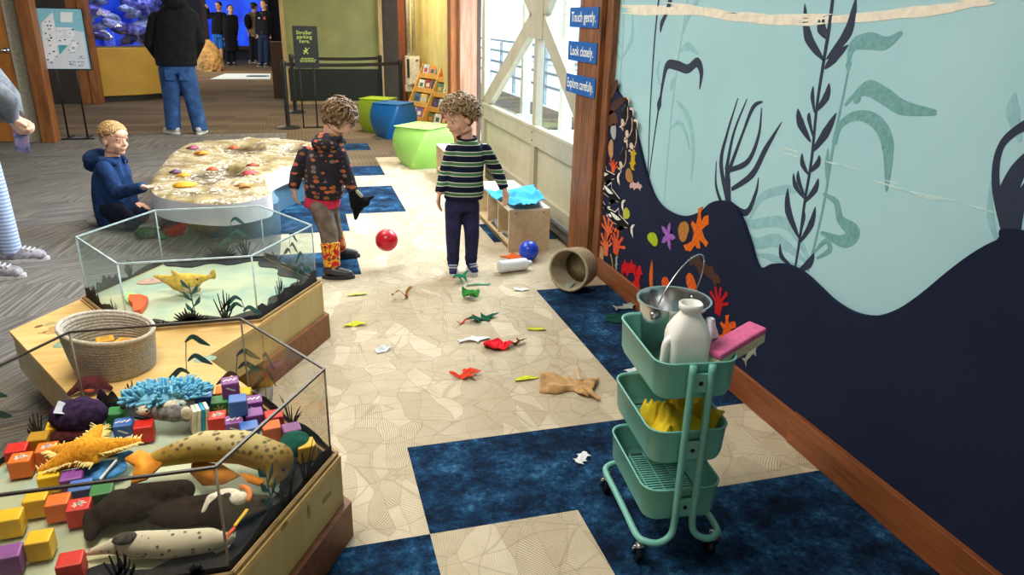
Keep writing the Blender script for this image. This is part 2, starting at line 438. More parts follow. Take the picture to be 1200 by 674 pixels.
# dry-brushed cream streak across the water
sp = [(50, 22), (180, 24), (300, 42), (450, 47), (600, 40), (760, 22), (890, 2)]
paint(sp, [3, 9, 12, 7, 15, 12, 3], 4, 16, .0009)
for k in range(70):
    u = R_.random(); i = u*5.99; a = int(i); f = i-a
    x = sp[a][0]*(1-f)+sp[a+1][0]*f; y = sp[a][1]*(1-f)+sp[a+1][1]*f + R_.uniform(-12, 11)
    L = R_.uniform(20, 70); sl = (sp[a+1][1]-sp[a][1])/(sp[a+1][0]-sp[a][0])
    paint([(x-L, y-sl*L), (x, y+R_.uniform(-1, 1)), (x+L, y+sl*L)], [.5, R_.uniform(3, 7), .5], 4, 4, .0009)
for k in range(14):
    u = R_.random(); x = 400+u*500; y = 345+u*155+R_.uniform(-8, 8); L = R_.uniform(15, 45)
    paint([(x-L, y-L*.28), (x, y), (x+L, y+L*.28)], [.4, R_.uniform(2, 4), .4], 5, 3, .0006)
t = NT('mural_paint'); n = t.noise(1.3, 4, .5)
t.color(t.ramp(n, [(.3, '#9fcdd6'), (.7, '#b0d9e1')])); t.b.inputs['Roughness'].default_value = .7
wr = struct('wall_right', wallb, [t.m])
mural.obj('painted_seaweed', [t.m, M('#1c2a45', .7, .08), M('#6fa5a8', .7, .08, 60), M('#90c1c9', .7, .05, 40), M('#efe6d4', .7, .05), M('#cde4e2', .7, .05)], wr)

# ---- felt hill standing proud of the mural
hill_px = [(702, 89), (712, 93), (722, 106), (735, 127), (745, 158), (754, 195), (763, 224), (774, 241), (790, 251), (805, 253), (820, 248), (832, 238), (845, 235), (858, 240), (868, 256), (877, 281), (888, 313), (905, 309), (922, 310), (940, 319), (958, 335), (976, 352), (1000, 366), (1026, 370), (1052, 362), (1080, 343), (1110, 318), (1140, 296), (1168, 281), (1200, 271)]
hp = [V((*WP(*q), 0)) for q in hill_px]
hp.append(V((.75, hp[-1].y+.02, 0))); hp.append(V((-.4, hp[-1].y-.15, 0)))
hs = smoothpath(hp, 5)
ZBB = at_x(934, 483, XW).z
out = [(XW, p.x, p.y) for p in hs] + [(XW, -.4, ZBB-.01), (XW, hs[0].x, ZBB-.01)]
hb = MB(); hb.slab(out, (.016, 0, 0))
t = NT('navy_felt'); t.color(t.mix(t.ramp(t.noise(900, 2), [(.55, 0.0), (.75, .35)]), t.ramp(t.noise(2.5, 4), [(.3, '#1b2138'), (.7, '#20273f')]), '#3a4260'))
t.b.inputs['Roughness'].default_value = .95; t.b.inputs['Specular IOR Level'].default_value = .12; t.bump(t.noise(500, 3), .3, .003)
hill = hb.obj('felt_board', [t.m]); tag(hill, 'large navy felt board cut like a sea floor hill, on the mural wall', 'felt board')

# ---- baseboard, two lengths of oiled timber
bbm = wood('#6b3a1e', '#99572e', 3, 1, .45, 14)
yj = at_x(932, 484, XW).y
b = MB(); b.box2((XW-.022, -1.2, 0), (XW+.012, yj-.002, ZBB), .003); struct('baseboard_right', b, [bbm])
b = MB(); b.box2((XW-.014, yj+.002, 0), (XW+.012, 4.16, ZBB-.006), .003); struct('baseboard_right.001', b, [bbm])

# ---- timber post at the end of the mural
pm = wood('#432210', '#9a5f36', 5, 2, .6, 11)
yA = at_x(664.6, 297, 1.735).y; yB = at_x(687.5, 299, 1.735).y; yC = 4.115
b = MB(); b.box2((1.735, yB+.004, 0), (1.98, yA, 3.0), .006); struct('trim_1', b, [pm])
b = MB(); b.box2((1.765, yC, 0), (1.95, yB-.004, 3.0), .006); struct('trim_2', b, [pm])

# ---- big glazed barn door with X bracing (plane x = XD)
XD = 1.90
def DP(x, y, X=XD): p = at_x(x, y, X); return V((p.y, p.z))
dm = M('#aaa491', .55, .04, 6); dm2 = M('#b9b49c', .55, .04, 6)
yr = yA-.05; yl = DP(566, 60).x; 
zr = (DP(623, 148).y + DP(580, 128).y)/2          # underside of the glazing
ym = DP(625, 150).x
apex = DP(625, 30); 
fr = MB()
def bar(y0, z0, y1, z1, w, d=.06, x=XD+.03): fr.beam((x, y0, z0), (x, y1, z1), w, d, (1, 0, 0))
W_ = .11
fr.box2((XD, yl-.08, 0), (XD+.06, yl+.06, 3.0)); fr.box2((XD, yr-.02, 0), (XD+.06, yr+.10, 3.0))
fr.box2((XD-.005, yr, zr-.15), (XD+.06, yl, zr)); fr.box2((XD-.005, yr, 0.06), (XD+.06, yl, .16))
fr.box2((XD-.003, ym-.055, .1), (XD+.05, ym+.055, zr-.05))
zt = apex.y+.10
bar(ym, zr-.05, ym, zt, .09)
bar(ym+.02, zt, yl, zr-.04, .15); bar(ym-.02, zt, yr, zr-.04, .15)
bar(ym+.02, zt-.05, yl, 2.75, .15); bar(ym-.02, zt-.05, yr, 2.75, .15)
fr.box2((XD-.004, ym-.16, zt-.20), (XD+.064, ym+.16, zt+.16))
o = struct('door_1', fr, [dm])
pn = MB(); pn.box2((XD+.03, yr, .1), (XD+.05, yl, zr-.1)); pn.obj('panel', [dm2], o)
sl = MB(); sl.box2((XD-.012, yr+.02, zr-.008), (XD+.03, yl-.02, zr+.018)); sl.obj('glazing_sill', [dm2], o)
bt = MB()
for yy in (ym, yl-.06, yr+.08):
    for zz in (zr-.04, zr-.11): bt.ball((XD-.008, yy, zz), .008)
bt.obj('bolts', [M('#6f6c5c', .4, .05)], o, True)
gp = MB(); gp.box2((XD+.03, yr, zr), (XD+.036, yl, 2.98)); gp.obj('glass_pane', [clear('#f4fbff', .6)], o)
b = MB(); b.box2((XD-.10, yA, 0), (XD+.08, yl+.3, .03)); b.box2((XD-.05, yA, .03), (XD-.035, yl+.3, .05)); struct('trim_3', b, [M('#4d4a45', .4, .15, 12, 0, 120, .6)])
# outside: bright timber deck, railing, white awning posts
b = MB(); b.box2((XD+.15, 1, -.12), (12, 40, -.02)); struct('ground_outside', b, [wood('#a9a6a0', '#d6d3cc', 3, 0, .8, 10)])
rl = MB()
for k in range(14): rl.beam((4.6, 5+k*1.1, 0), (4.6, 5+k*1.1, 1.05), .06, .06)
for z in (.35, .6, .85, 1.08): rl.beam((4.6, 3, z), (4.6, 22, z), .03, .05)
o = rl.obj('deck_railing', [M('#9fb0ba', .4)]); tag(o, 'pale blue grey deck railing outside the glazed door', 'railing')
for k, (x, y) in enumerate(((3.1, 8.6), (3.4, 11.3), (3.0, 14.6))):
    q = MB(); q.box2((x, y, -.02), (x+.13, y+.13, 4)); q.box2((x-.05, y-.05, -.02), (x+.18, y+.18, .12))
    o = q.obj('outdoor_post', [M('#e3e6e6', .5)], origin=(x, y, 0)); tag(o, ('nearest', 'middle', 'farthest')[k]+' white post on the deck outside the glazed door', 'post', 'white posts outside')
q = MB(); q.tube([(3.5, 6.9, .4), (3.5, 7.9, .4)], .02); q.tube([(3.5, 6.9, 0), (3.5, 6.9, .4)], .02); q.tube([(3.5, 7.9, 0), (3.5, 7.9, .4)], .02)
o = q.obj('low_barrier', [M('#707d86', .4)], None, True); tag(o, 'low grey tube barrier on the deck outside the glass', 'barrier')
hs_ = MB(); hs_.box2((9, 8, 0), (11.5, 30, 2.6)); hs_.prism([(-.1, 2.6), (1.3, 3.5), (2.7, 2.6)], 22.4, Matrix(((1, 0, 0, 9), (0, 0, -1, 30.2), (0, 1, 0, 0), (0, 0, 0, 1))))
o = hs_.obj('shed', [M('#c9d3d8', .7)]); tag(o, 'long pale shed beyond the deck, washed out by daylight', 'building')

# ---- posts and column behind the door
YP = 8.75
pk = wood('#8a5f4c', '#b08a74', 3, 2, .6, 9); og = wood('#7a4420', '#a86a36', 4, 2, .5, 9)
def vert_post(name, x0, x1, y0, y1, mat, zz=3.0):
    q = MB(); q.box2((x0, y0, 0), (x1, y1, zz), .008); return struct(name, q, [mat])
vert_post('trim_4', at_y(539, 60, YP).x, at_y(559, 60, YP).x, YP, YP+.25, pk)
vert_post('trim_5', at_y(528, 60, YP+.1).x, at_y(539, 60, YP+.1).x-.01, YP+.1, YP+.3, og)
vert_post('trim_6', at_y(559.5, 60, YP).x, 2.12, YP+.05, YP+.2, M('#4a3b33', .7))
b = MB(); b.box2((1.98, 8.9, 0), (2.12, 12.2, 3)); struct('wall_right.001', b, [M('#d3c37e', .7, .05, 4)])
YC2 = 11.9; xc = at_y(503, 60, YC2).x
b = MB(); b.lathe([(.42, 0), (.42, 3.0)], 48, Matrix.Translation((xc+.05, YC2+.45, 0))); struct('column_1', b, [M('#e6d38c', .6, .05, 4)], True)
vert_post('trim_7', at_y(467, 40, 12.0).x, at_y(475, 40, 12.0).x, 12.0, 12.1, wood('#5e2f1c', '#8c4a2c', 4, 2, .5, 9))
b = MB(); b.box2((at_y(447, 40, 14.3).x, 14.4, 0), (2.6, 14.6, 3)); struct('wall_back', b, [M('#39312a', .8, .1, 5)])
b = MB(); b.box2((at_y(470, 40, 12.15).x, 12.15, 0), (2.0, 12.3, 3)); struct('wall_back.001', b, [M('#8b7950', .8, .08, 5)])
# olive green backdrop panel, darker panel over its lower part
xg0, xg1 = at_y(336, 60, 14.2).x, at_y(444, 60, 14.2).x
zk = at_y(390, 78, 14.2).z
b = MB(); b.box2((xg0, 14.2, 0), (xg1, 14.35, 3)); gw = struct('wall_back.002', b, [M('#8f9462', .7, .06, 3)])
b = MB(); b.box2((xg0, 14.17, .02), (xg1, 14.2, zk-.04)); struct('trim_8', b, [M('#15201c', .6, .1, 4)])
for nm, x in (('trim_9', xg0-.07), ('trim_10', xg1)):
    b = MB(); b.box2((x, 14.12, 0), (x+.07, 14.3, 3)); struct(nm, b, [wood('#9a8256', '#c2a878', 4, 2, .5, 9)])
b = MB(); b.box2((xg0, 14.12, .0), (xg1, 14.17, .05)); struct('baseboard_back', b, [M('#a08c66', .6)])
# dark stub wall beside the aquarium hall
x0, x1 = at_y(317, 60, 15.2).x, at_y(335, 60, 15.2).x
zt2 = at_y(325, 49, 15.2).z
b = MB(); b.box2((x0, 15.1, 0), (xg0-.08, 15.4, zt2)); struct('wall_back.003', b, [M('#4d3326', .6, .1, 4)])
# left side: door, frame, dark wall
YD = 10.15
xd1 = at_y(31, 100, YD).x
b = MB(); b.box2((-6, YD, 0), (at_y(-25, 80, YD).x, YD+.12, 3)); struct('wall_left', b, [M('#5b4634', .7)])
dx0, dx1 = at_y(-24, 80, YD).x, at_y(11, 60, YD).x
b = MB(); b.box2((dx0, YD+.06, .01), (dx1, YD+.11, 2.2)); d2 = struct('door_2', b, [wood('#8d531f', '#c07c38', 3, 2, .4, 8)])
h = MB(); hp_ = at_y(7, 59, YD+.02); h.tube([hp_, hp_+V((-.12, 0, 0))], .012); h.lathe([(.03, 0), (.03, .02)], 16, Matrix.Translation(hp_+V((0, .04, 0))) @ Matrix.Rotation(PI/2, 4, 'X')); h.obj('door_handle', [M('#c9c9c9', .25, .02, 9, 0, 120, .9)], d2, True)
b = MB(); b.box2((dx1, YD+.05, 0), (dx1+.16, YD+.1, 3)); struct('trim_11', b, [M('#b3ad9a', .6)])
b = MB(); b.box2((dx1+.16, YD-.05, 0), (dx1+.32, YD+.15, 3), .01); struct('trim_12', b, [wood('#6a3b1a', '#9c5f30', 3, 2, .5, 8)])
xe = dx1+.32
xq0, xq1 = at_y(94, 100, 14.4).x, at_y(117, 100, 14.4).x
b = MB(); b.box2((-8, 14.36, 0), (xq0, 14.5, 3)); struct('wall_left.001', b, [M('#2e2521', .7, .1, 4)])
b = MB(); b.box2((xq0, 14.35, 0), (xq1-.12, 14.6, 3), .01); b.box2((xq1-.12, 14.3, 0), (xq1, 14.6, 3), .01); struct('trim_13', b, [wood('#6a3b1a', '#a3683a', 3, 2, .5, 8)])
# ceiling
b = MB(); b.box2((-7.5, -1.5, 3.0), (2.3, 15.2, 3.1)); struct('ceiling', b, [M('#cfcabd', .9, .03, 3)])
b = MB(); b.box2((-7.7, -1.5, 0), (-7.5, 12, 3)); struct('wall_left.002', b, [M('#8c8272', .8)])
b = MB(); b.box2((-7.5, -1.7, 0), (2.2, -1.5, 3)); struct('wall_front', b, [M('#8c8272', .8)])
# far hall
YF = 28.0
b = MB(); b.box2((-8, YF, 0), (2.5, YF+.2, 4)); struct('wall_back.004', b, [M('#1b1c2c', .8)])
b = MB(); b.box2((.4, 15.4, 0), (.6, 28, 4)); struct('wall_back.005', b, [M('#241f22', .8)])
b = MB(); b.box2((-8, 15.5, 3.6), (.6, 28.2, 3.7)); struct('ceiling.001', b, [M('#2a2424', .9)])
# ================================================================== touch tanks on plywood bases
PLY = wood('#d8ab62', '#e8c380', 4, 0, .5, 8); PLYS = wood('#c0a468', '#cdb57c', 3, 2, .55, 6)
WALN = wood('#6e4024', '#92592f', 4, 0, .5, 9)
TC_R, TC_F = V((-.494, 3.515, 0)), V((-.495, 1.945, 0))
TR, TZ0, TZ1 = .511, .303, .598
def hexpts(c, r, z): return [V((c.x+r*math.cos(PI/3*k), c.y+r*math.sin(PI/3*k), z)) for k in range(6)]
def stain(mb, c, rx, ry, ang, z):
    pts = [V((c.x+rx*math.cos(a)*math.cos(ang)-ry*math.sin(a)*math.sin(ang), c.y+rx*math.cos(a)*math.sin(ang)+ry*math.sin(a)*math.cos(ang), z)) for a in [2*PI*k/18 for k in range(18)]]
    mb.slab(pts, (0, 0, .0008))
def tank_base(c, label):
    t = thing('plywood_base', label, 'tank base', c, 0, 'hexagonal plywood tank bases')
    b = MB(); b.slab(hexpts(c, .560, 0), (0, 0, .128)); b.obj('plinth', [WALN], t, world=True, label='dark brown wooden plinth')
    b = MB(); b.slab(hexpts(c, .537, .129), (0, 0, .155)); b.obj('body', [PLYS], t, world=True)
    b = MB(); b.slab(hexpts(c, .538, .284), (0, 0, .016)); b.obj('top_panel', [PLY], t, world=True)
    b = MB(); p = hexpts(c, .526, .300)
    for k in range(6): b.beam(p[k]+V((0, 0, .006)), p[(k+1) % 6]+V((0, 0, .006)), .010, .012)
    b.obj('retaining_strip', [M('#9b7d50', .6)], t, world=True)
    return t
tbf = tank_base(TC_F, 'hexagonal plywood base on a brown plinth under the nearest tank full of toys')
tbr = tank_base(TC_R, 'hexagonal plywood base on a brown plinth under the farther tank with yellow plush fish')

for (x, y), rx, ry, a in (((362, 600), .004, .024, 1.2), ((383, 583), .014, .009, .8), ((333, 616), .009, .009, 0)):
    # finger marks on the slanting front face
    pA = hexpts(TC_F, .5375, 0); d = (pA[5]-pA[0]).normalized(); n = V((d.y, -d.x, 0)); n = n if n.x > 0 else -n
    r_ = ray(x, y); tt = (pA[0]-CAM).dot(n)/r_.dot(n); q = CAM+r_*tt
    u = d; w_ = V((0, 0, 1))
    b = MB(); b.slab([q+n*.0002+u*(rx*2*math.cos(k/8*PI))+w_*(ry*math.sin(k/8*PI)) for k in range(16)], n*.0006); b.obj('smudge_mark', [M('#a3834a', .7)], tbf, world=True, label='brown smudge')
# the connecting table
PEB = ('#7a5a36', '#a29a62', '#b3a774', '#c09258', '#8fa694')
tp = [(-1.035, 3.508), (-1.214, 3.182), (-.766, 2.416), (-.224, 2.416), (-.418, 2.745), (-.224, 3.044), (-.764, 3.044)]
t = thing('connecting_table', 'low pale plywood table joining the two tank bases, with a basket on it', 'table', (-.7, 2.75, 0))
b = MB(); b.slab([(x, y, .282) for x, y in tp], (0, 0, .018)); b.obj('table_top', [PLY], t, world=True)
b = MB(); b.slab([(x*.985-.008, y*.985+.041, .129) for x, y in tp], (0, 0, .153)); b.obj('skirt', [PLYS], t, world=True)
b = MB(); b.slab([(-1.0, 3.18, 0), (-.72, 2.62, 0), (-.40, 2.62, 0), (-.52, 2.78, 0), (-.42, 2.9, 0), (-.80, 2.9, 0)], (0, 0, .129)); b.obj('plinth', [WALN], t, world=True)

for (x, y), r, c in (((45.5, 382.5), .014, 0), ((58.5, 379.5), .016, 1), ((77, 377), .034, 2), ((65, 384), .022, 3), ((63, 388.5), .030, 3), ((49, 390), .012, 3), ((240, 421), .034, 4), ((222, 442), .022, 4), ((231, 455), .035, 4), ((77, 402), .04, 4), ((96, 369), .035, 2)):
    b = MB(); p = at_z(x, y, .3002); stain(b, p, r*1.25, r*.85, R_.uniform(0, 1), .3003); b.obj('painted_pebble', [M(PEB[c], .5, .12, 60)], t, world=True)

def decal_panel(mb, A, B, kinds, seed, band=.045, tall=1.0):
    """seaweed silhouettes standing on a wavy sand band, in the plane through A and B"""
    r = random.Random(seed); d = (B-A); L = d.length; d.normalize(); n = V((d.y, -d.x, 0))
    if n.dot((A+B)/2 - V((mb_c.x, mb_c.y, (A.z)))) < 0: n = -n
    def P3(u, v): return A + d*u + V((0, 0, v)) + n*.0012
    th = -n*.0008
    def put(path, ws):
        pts = smoothpath([(p[0], p[1], 0) for p in path], 6); o = ribbon2(pts, [q*1.45 for q in ws]); m = len(pts)
        for i in range(m-1):
            q = [o[i], o[i+1], o[2*m-2-i], o[2*m-1-i]]
            mb.slab([P3(a[0], min(max(a[1], .001), TZ1-TZ0-.004)) for a in q], th)
    if band:
        N = 14; top = [band*(1+.35*math.sin(k*.9+seed)+.15*r.uniform(-1, 1)) for k in range(N+1)]
        mb.mi = 0
        for k in range(N): mb.slab([P3(L*k/N, .0005), P3(L*(k+1)/N, .0005), P3(L*(k+1)/N, top[k+1]), P3(L*k/N, top[k])], th)
    for kind, u, h in kinds:
        u *= L; h *= tall
        if kind == 'kelp':
            mb.mi = 1; bend = r.uniform(-.02, .02); put([(u, .0), (u+bend*.5, h*.5), (u+bend, h)], [.003, .003, .002])
            for k in range(5):
                z = h*(.3+.14*k); s = 1 if k % 2 else -1; x = u+bend*z/h
                put([(x, z), (x+s*.02, z+.022), (x+s*.03, z+.045)], [.002, .012, .001])
        elif kind == 'weed':
            mb.mi = 1; put([(u, 0), (u+.01, h*.5), (u, h*.95)], [.003, .002, .002])
            for s, z in ((-1, .95), (-1, .65), (1, .45)):
                x = u+.003; put([(x, h*z), (x+s*.025, h*z+.018), (x+s*.05, h*z-.002), (x+s*.075, h*z-.02)], [.003, .012, .013, .002])
        elif kind == 'grass':
            mb.mi = 0
            for k in range(9):
                a = r.uniform(-.8, .8); hh = h*r.uniform(.6, 1.0)
                put([(u+a*.02, 0), (u+a*.05, hh*.6), (u+a*.09, hh)], [.006, .004, .0008])
        elif kind == 'coral':
            mb.mi = 0
            for a, f in ((-.5, .75), (-.25, .9), (.05, 1), (.35, .85), (.6, .6)):
                put([(u, .0), (u+a*h*.25, h*f*.45), (u+a*h*.5, h*f)], [.007, .005, .002])
                put([(u+a*h*.25, h*f*.45), (u+a*h*.2+.012, h*f*.62), (u+a*h*.3+.014, h*f*.9)], [.004, .004, .0015])
        elif kind == 'spike':
            mb.mi = 0
            for k in range(13):
                a = -1.15+2.3*k/12; hh = h*r.uniform(.75, 1)
                put([(u, .0), (u+math.sin(a)*hh*.6, math.cos(a)*hh*.6), (u+math.sin(a)*hh, math.cos(a)*hh)], [.012, .009, .001])
        elif kind == 'bush':
            mb.mi = 0
            for k, a in enumerate((-.6, -.2, .1, .5)):
                hh = h*(.7+.3*((k*7) % 3)/2); put([(u+a*.06, 0), (u+a*.09, hh*.5), (u+a*.11, hh)], [.02, .030, .002])
DARK, TEAL = M('#161b27', .6, .1), M('#1e5a5c', .6, .1)
mb_c = None
def tank(c, label, edge, edge_dark, panels, tintc, seed):
    global mb_c
    t = thing('glass_tank', label, 'tank', (c.x, c.y, TZ0), 0, 'hexagonal touch tanks'); mb_c = c
    P0 = hexpts(c, TR, TZ0+.002); gm = clear(tintc, 1.0, .012)
    for k in range(6):
        A, B = P0[k], P0[(k+1) % 6]; d = (B-A).normalized(); n = V((-d.y, d.x, 0))
        g = MB(); h = TZ1-TZ0-.004
        g.slab([A+d*.003, B-d*.003, B-d*.006+n*.006, A+d*.006+n*.006], (0, 0, h))
        o = g.obj('acrylic_panel', [gm], t, world=True)
        if panels.get(k):
            kinds, band = panels[k]; q = MB(); decal_panel(q, A, B, kinds, seed+k, band); q.obj('seaweed_decal', [DARK, TEAL], o, world=True, label='seaweed silhouettes')
    e = MB(); top = hexpts(c, TR-.003, TZ1-.004)
    for k in range(6): e.beam(top[k], top[(k+1) % 6], .007, .006)
    e.obj('rim', [edge_dark], t, world=True)
    for k in range(6):
        p = hexpts(c, TR-.003, 0)[k]; e = MB(); e.tube([p+V((0, 0, TZ0+.002)), p+V((0, 0, TZ1-.006))], .0035, 6); e.obj('corner_seam', [edge], t, True, world=True)
    b = MB(); b.slab(hexpts(c, TR-.012, TZ0-.002), (0, 0, .004))
    m = NT('liner'); n1 = m.noise(4, 4, .6); col = m.ramp(n1, [(.30, '#c6c39a'), (.5, '#b3bb9e'), (.68, '#8caa9a')])
    v = m.node('ShaderNodeTexVoronoi', i_Vector=m.co, i_Scale=3.2); 
    m.color(m.mix(m.ramp(v.outputs['Distance'], [(.16, .7), (.24, 0.0)]), col, '#c99c86')); m.b.inputs['Roughness'].default_value = .55
    b.obj('floor_liner', [m.m], t, world=True, label='pale green painted sand floor')
    if c is TC_R:
        b = MB(); stain(b, at_z(180, 329, .3075), .075, .045, .2, .3076); b.obj('painted_spot', [M('#c79a86', .6, .1, 40)], t, world=True, label='flat pink painted spot')
    b = MB(); r = random.Random(seed)
    hx = hexpts(c, TR-.014, TZ0+.002)
    for k in (0, 1, 4, 5):
        A, B = hx[k], hx[(k+1) % 6]; N = 12
        for j in range(N):
            def q(i):
                f = i/N; base = A.lerp(B, f); dpt = .06+.025*math.sin(i*1.1+k+seed); return base, base.lerp(V((c.x, c.y, base.z)), dpt/.44*(1 if 0 < i < N else 1))
            (a0, a1), (b0, b1) = q(j), q(j+1); b.slab([a0, b0, b1, a1], (0, 0, .006))
    b.obj('black_sand', [M('#1c1c20', .9, .2, 90, .5, 300)], t, world=True)
    return t
tank(TC_R, 'clear hexagonal tank with pale edges holding one yellow plush fish', M('#c4d4da', .25), M('#b9cdd4', .25),
     {0: ([('weed', .45, .20), ('grass', .75, .07)], .025), 1: ([('spike', .45, .10), ('coral', .2, .13), ('weed', .3, .22)], .02), 2: ([('coral', .45, .10), ('bush', .75, .07)], .02),
      3: ([('bush', .25, .10), ('grass', .75, .10)], .045), 4: ([('spike', .47, .085), ('kelp', .52, .19), ('coral', .74, .15), ('weed', .88, .10), ('grass', .25, .04)], .022),
      5: ([('coral', .35, .14), ('grass', .62, .09), ('weed', .78, .18)], .05)}, '#f6fbfa', 3)
tank(TC_F, 'clear hexagonal tank with dark rim, heaped with blocks and plush sea animals', M('#8f8474', .3), M('#40362e', .35),
     {0: ([('grass', .45, .10), ('weed', .75, .2)], .03), 1: ([('weed', .35, .23), ('coral', .7, .10), ('bush', .87, .08), ('weed', .05, .16)], .015), 2: ([('weed', .62, .22), ('coral', .35, .10)], .015),
      4: ([('bush', .25, .06), ('coral', .55, .11), ('grass', .05, .07), ('coral', .85, .04)], .015), 5: ([('grass', .7, .13), ('kelp', .38, .17), ('grass', .5, .11)], .035)}, '#f8f6f0', 11)
# ================================================================== furniture and displays
def text_mesh(s, size, bold=0.0, align='CENTER', spacing=1.0):
    c = bpy.data.curves.new('t', 'FONT'); c.body = s; c.size = size; c.align_x = align; c.align_y = 'CENTER'; c.offset = bold; c.space_character = spacing; c.resolution_u = 3
    o = bpy.data.objects.new('t', c); COL.objects.link(o)
    dg = bpy.context.evaluated_depsgraph_get(); me = bpy.data.meshes.new_from_object(o.evaluated_get(dg))
    bpy.data.objects.remove(o); bpy.data.curves.remove(c); me.materials.clear(); return me
def frame(origin, x, y):
    x = V(x).normalized(); y = V(y).normalized(); z = x.cross(y)
    return Matrix.Translation(V(origin)) @ Matrix((x, y, z)).transposed().to_4x4()
def lettering(s, size, mtx, mat, parent, name='lettering', bold=0.0, world=True, sx=1.0):
    me = text_mesh(s, size, bold); me.transform(mtx @ Matrix.Diagonal((sx, 1, 1, 1))); return link_mesh(name, me, mat, parent, world=world)
BLK = M('#17181b', .45, .05); WHITE = M('#f2f2ee', .5, .02)
# ---- three blue signs on the post
sgm = M('#1560ad', .4, .03)
for s, (x0, y0, x1, y1, xa, ya, xb, yb) in (('Touch gently.', (668, 9.3, 701.3, 7.6, 700.8, 32.8, 667.5, 32)), ('Look closely.', (666, 48.4, 700, 50, 697.5, 75, 665.5, 70)), ('Explore carefully.', (663.5, 86.3, 697.5, 91.3, 696.3, 115.3, 663.2, 107))):
    X = 1.728; tl, tr, br, bl = (at_x(*p, X) for p in ((x0, y0), (x1, y1), (xa, ya), (xb, yb)))
    yl_, yr_ = (tl.y+bl.y)/2, (tr.y+br.y)/2; zt_, zb_ = (tl.z+tr.z)/2, (bl.z+br.z)/2
    t = thing('instruction_sign', 'blue sign reading %s on the timber post' % s.rstrip('.'), 'sign', (X, (yl_+yr_)/2, zb_), 0, 'blue signs on the post')
    b = MB(); b.box2((X, yr_, zb_), (X+.006, yl_, zt_)); b.obj('board', [sgm], t, world=True)
    lettering(s, .085, frame((X-.0008, (yl_+yr_)/2, (zt_+zb_)/2), (0, -1, 0), (0, 0, 1)), WHITE, t, bold=.0008, sx=.90 if len(s) < 15 else .78)
# ---- trolley
TE = M('#74b8aa', .38, .03, 6)
TL = V((1.03, 1.765, 0)); TRZ = -.11
tr = thing('utility_trolley', 'three-tier mint green metal trolley on black castors, loaded with cleaning things', 'trolley', TL, TRZ)
TM = Matrix.Translation(TL) @ Matrix.Rotation(TRZ, 4, 'Z')
def rrect(hx, hy, r, n=6):
    out = []
    for cx_, cy_, a0 in ((hx-r, hy-r, 0), (-hx+r, hy-r, PI/2), (-hx+r, -hy+r, PI), (hx-r, -hy+r, 1.5*PI)):
        for k in range(n+1): a = a0+PI/2*k/n; out.append((cx_+r*math.cos(a), cy_+r*math.sin(a)))
    return out
def loft(mb, rings, close_ends=False):
    rr = [[mb.b.verts.new(V(p)) for p in r] for r in rings]; n = len(rr[0]); fs = []
    for A, B in zip(rr, rr[1:]):
        for k in range(n): fs.append(mb.b.faces.new((A[k], A[(k+1) % n], B[(k+1) % n], B[k])))
    if close_ends: fs.append(mb.b.faces.new(rr[0][::-1])); fs.append(mb.b.faces.new(rr[-1]))
    mb._fin(fs)
def ringz(hx, hy, r, z): return [(x, y, z) for x, y in rrect(hx, hy, r)]
for nm, zt_, hgt in (('top', .672, .108), ('middle', .458, .105), ('bottom', .262, .105)):
    zb_ = zt_-hgt; hx, hy = .121, .186
    b = MB()
    loft(b, [ringz(hx-.012, hy-.012, .042, zb_), ringz(hx-.004, hy-.004, .05, zb_+.02), ringz(hx, hy, .05, zt_), ringz(hx+.003, hy+.003, .053, zt_+.002), ringz(hx+.003, hy+.003, .053, zt_+.006), ringz(hx-.002, hy-.002, .05, zt_+.006), ringz(hx-.004, hy-.004, .05, zt_-.002), ringz(hx-.007, hy-.007, .05, zb_+.02), ringz(hx-.016, hy-.016, .042, zb_+.002)])
    o = b.obj('basket', [TE], tr, True)
    b = MB(); y = -hy+.03
    b.slab([(p[0], p[1], zb_-.001) for p in ringz(hx-.013, hy-.013, .042, 0)], (0, 0, .0012)); b.mi = 1
    while y < hy-.03: b.box((0, y, zb_+.004), (2*(hx-.025), .0055, .006)); y += .0125
    for x in (-.05, 0, .05): b.box((x, 0, zb_+.0035), (.006, 2*(hy-.022), .005))
    b.obj('mesh_floor', [M('#2a4a44', .6), TE], o)
for s in (-1, 1):
    b = MB(); x = s*.028
    path = [(x, -.198, .70-.024), (x, -.198, .5), (x, -.198, .3), (x, -.198, .16), (s*.040, -.205, .118), (s*.075, -.21, .100), (s*.108, -.198, .098), (s*.128, -.165, .098), (s*.128, -.05, .098), (s*.128, .05, .098), (s*.128, .165, .098), (s*.108, .198, .098), (s*.075, .21, .1), (s*.040, .205, .118), (x, .198, .16), (x, .198, .3), (x, .198, .5), (x, .198, .676)]
    b.tube(smoothpath(path, 5), .0105, 12)
    b.obj('frame_tube', [TE], tr, True)
for y in (-.194, .194):
    for z in (.62, .405, .21):
        b = MB(); b.box((0, y, z), (.075, .008, .06), None, .003); p = b.obj('bracket', [TE], tr)
        q = MB(); q.ball((0, y+math.copysign(.005, y), z), (.007, .004, .007)); q.obj('screw', [M('#2a2d2e', .3, .05, 9, 0, 120, .8)], p, True)
STEEL = M('#c2c4c6', .22, .04, 9, 0, 120, 1.0)
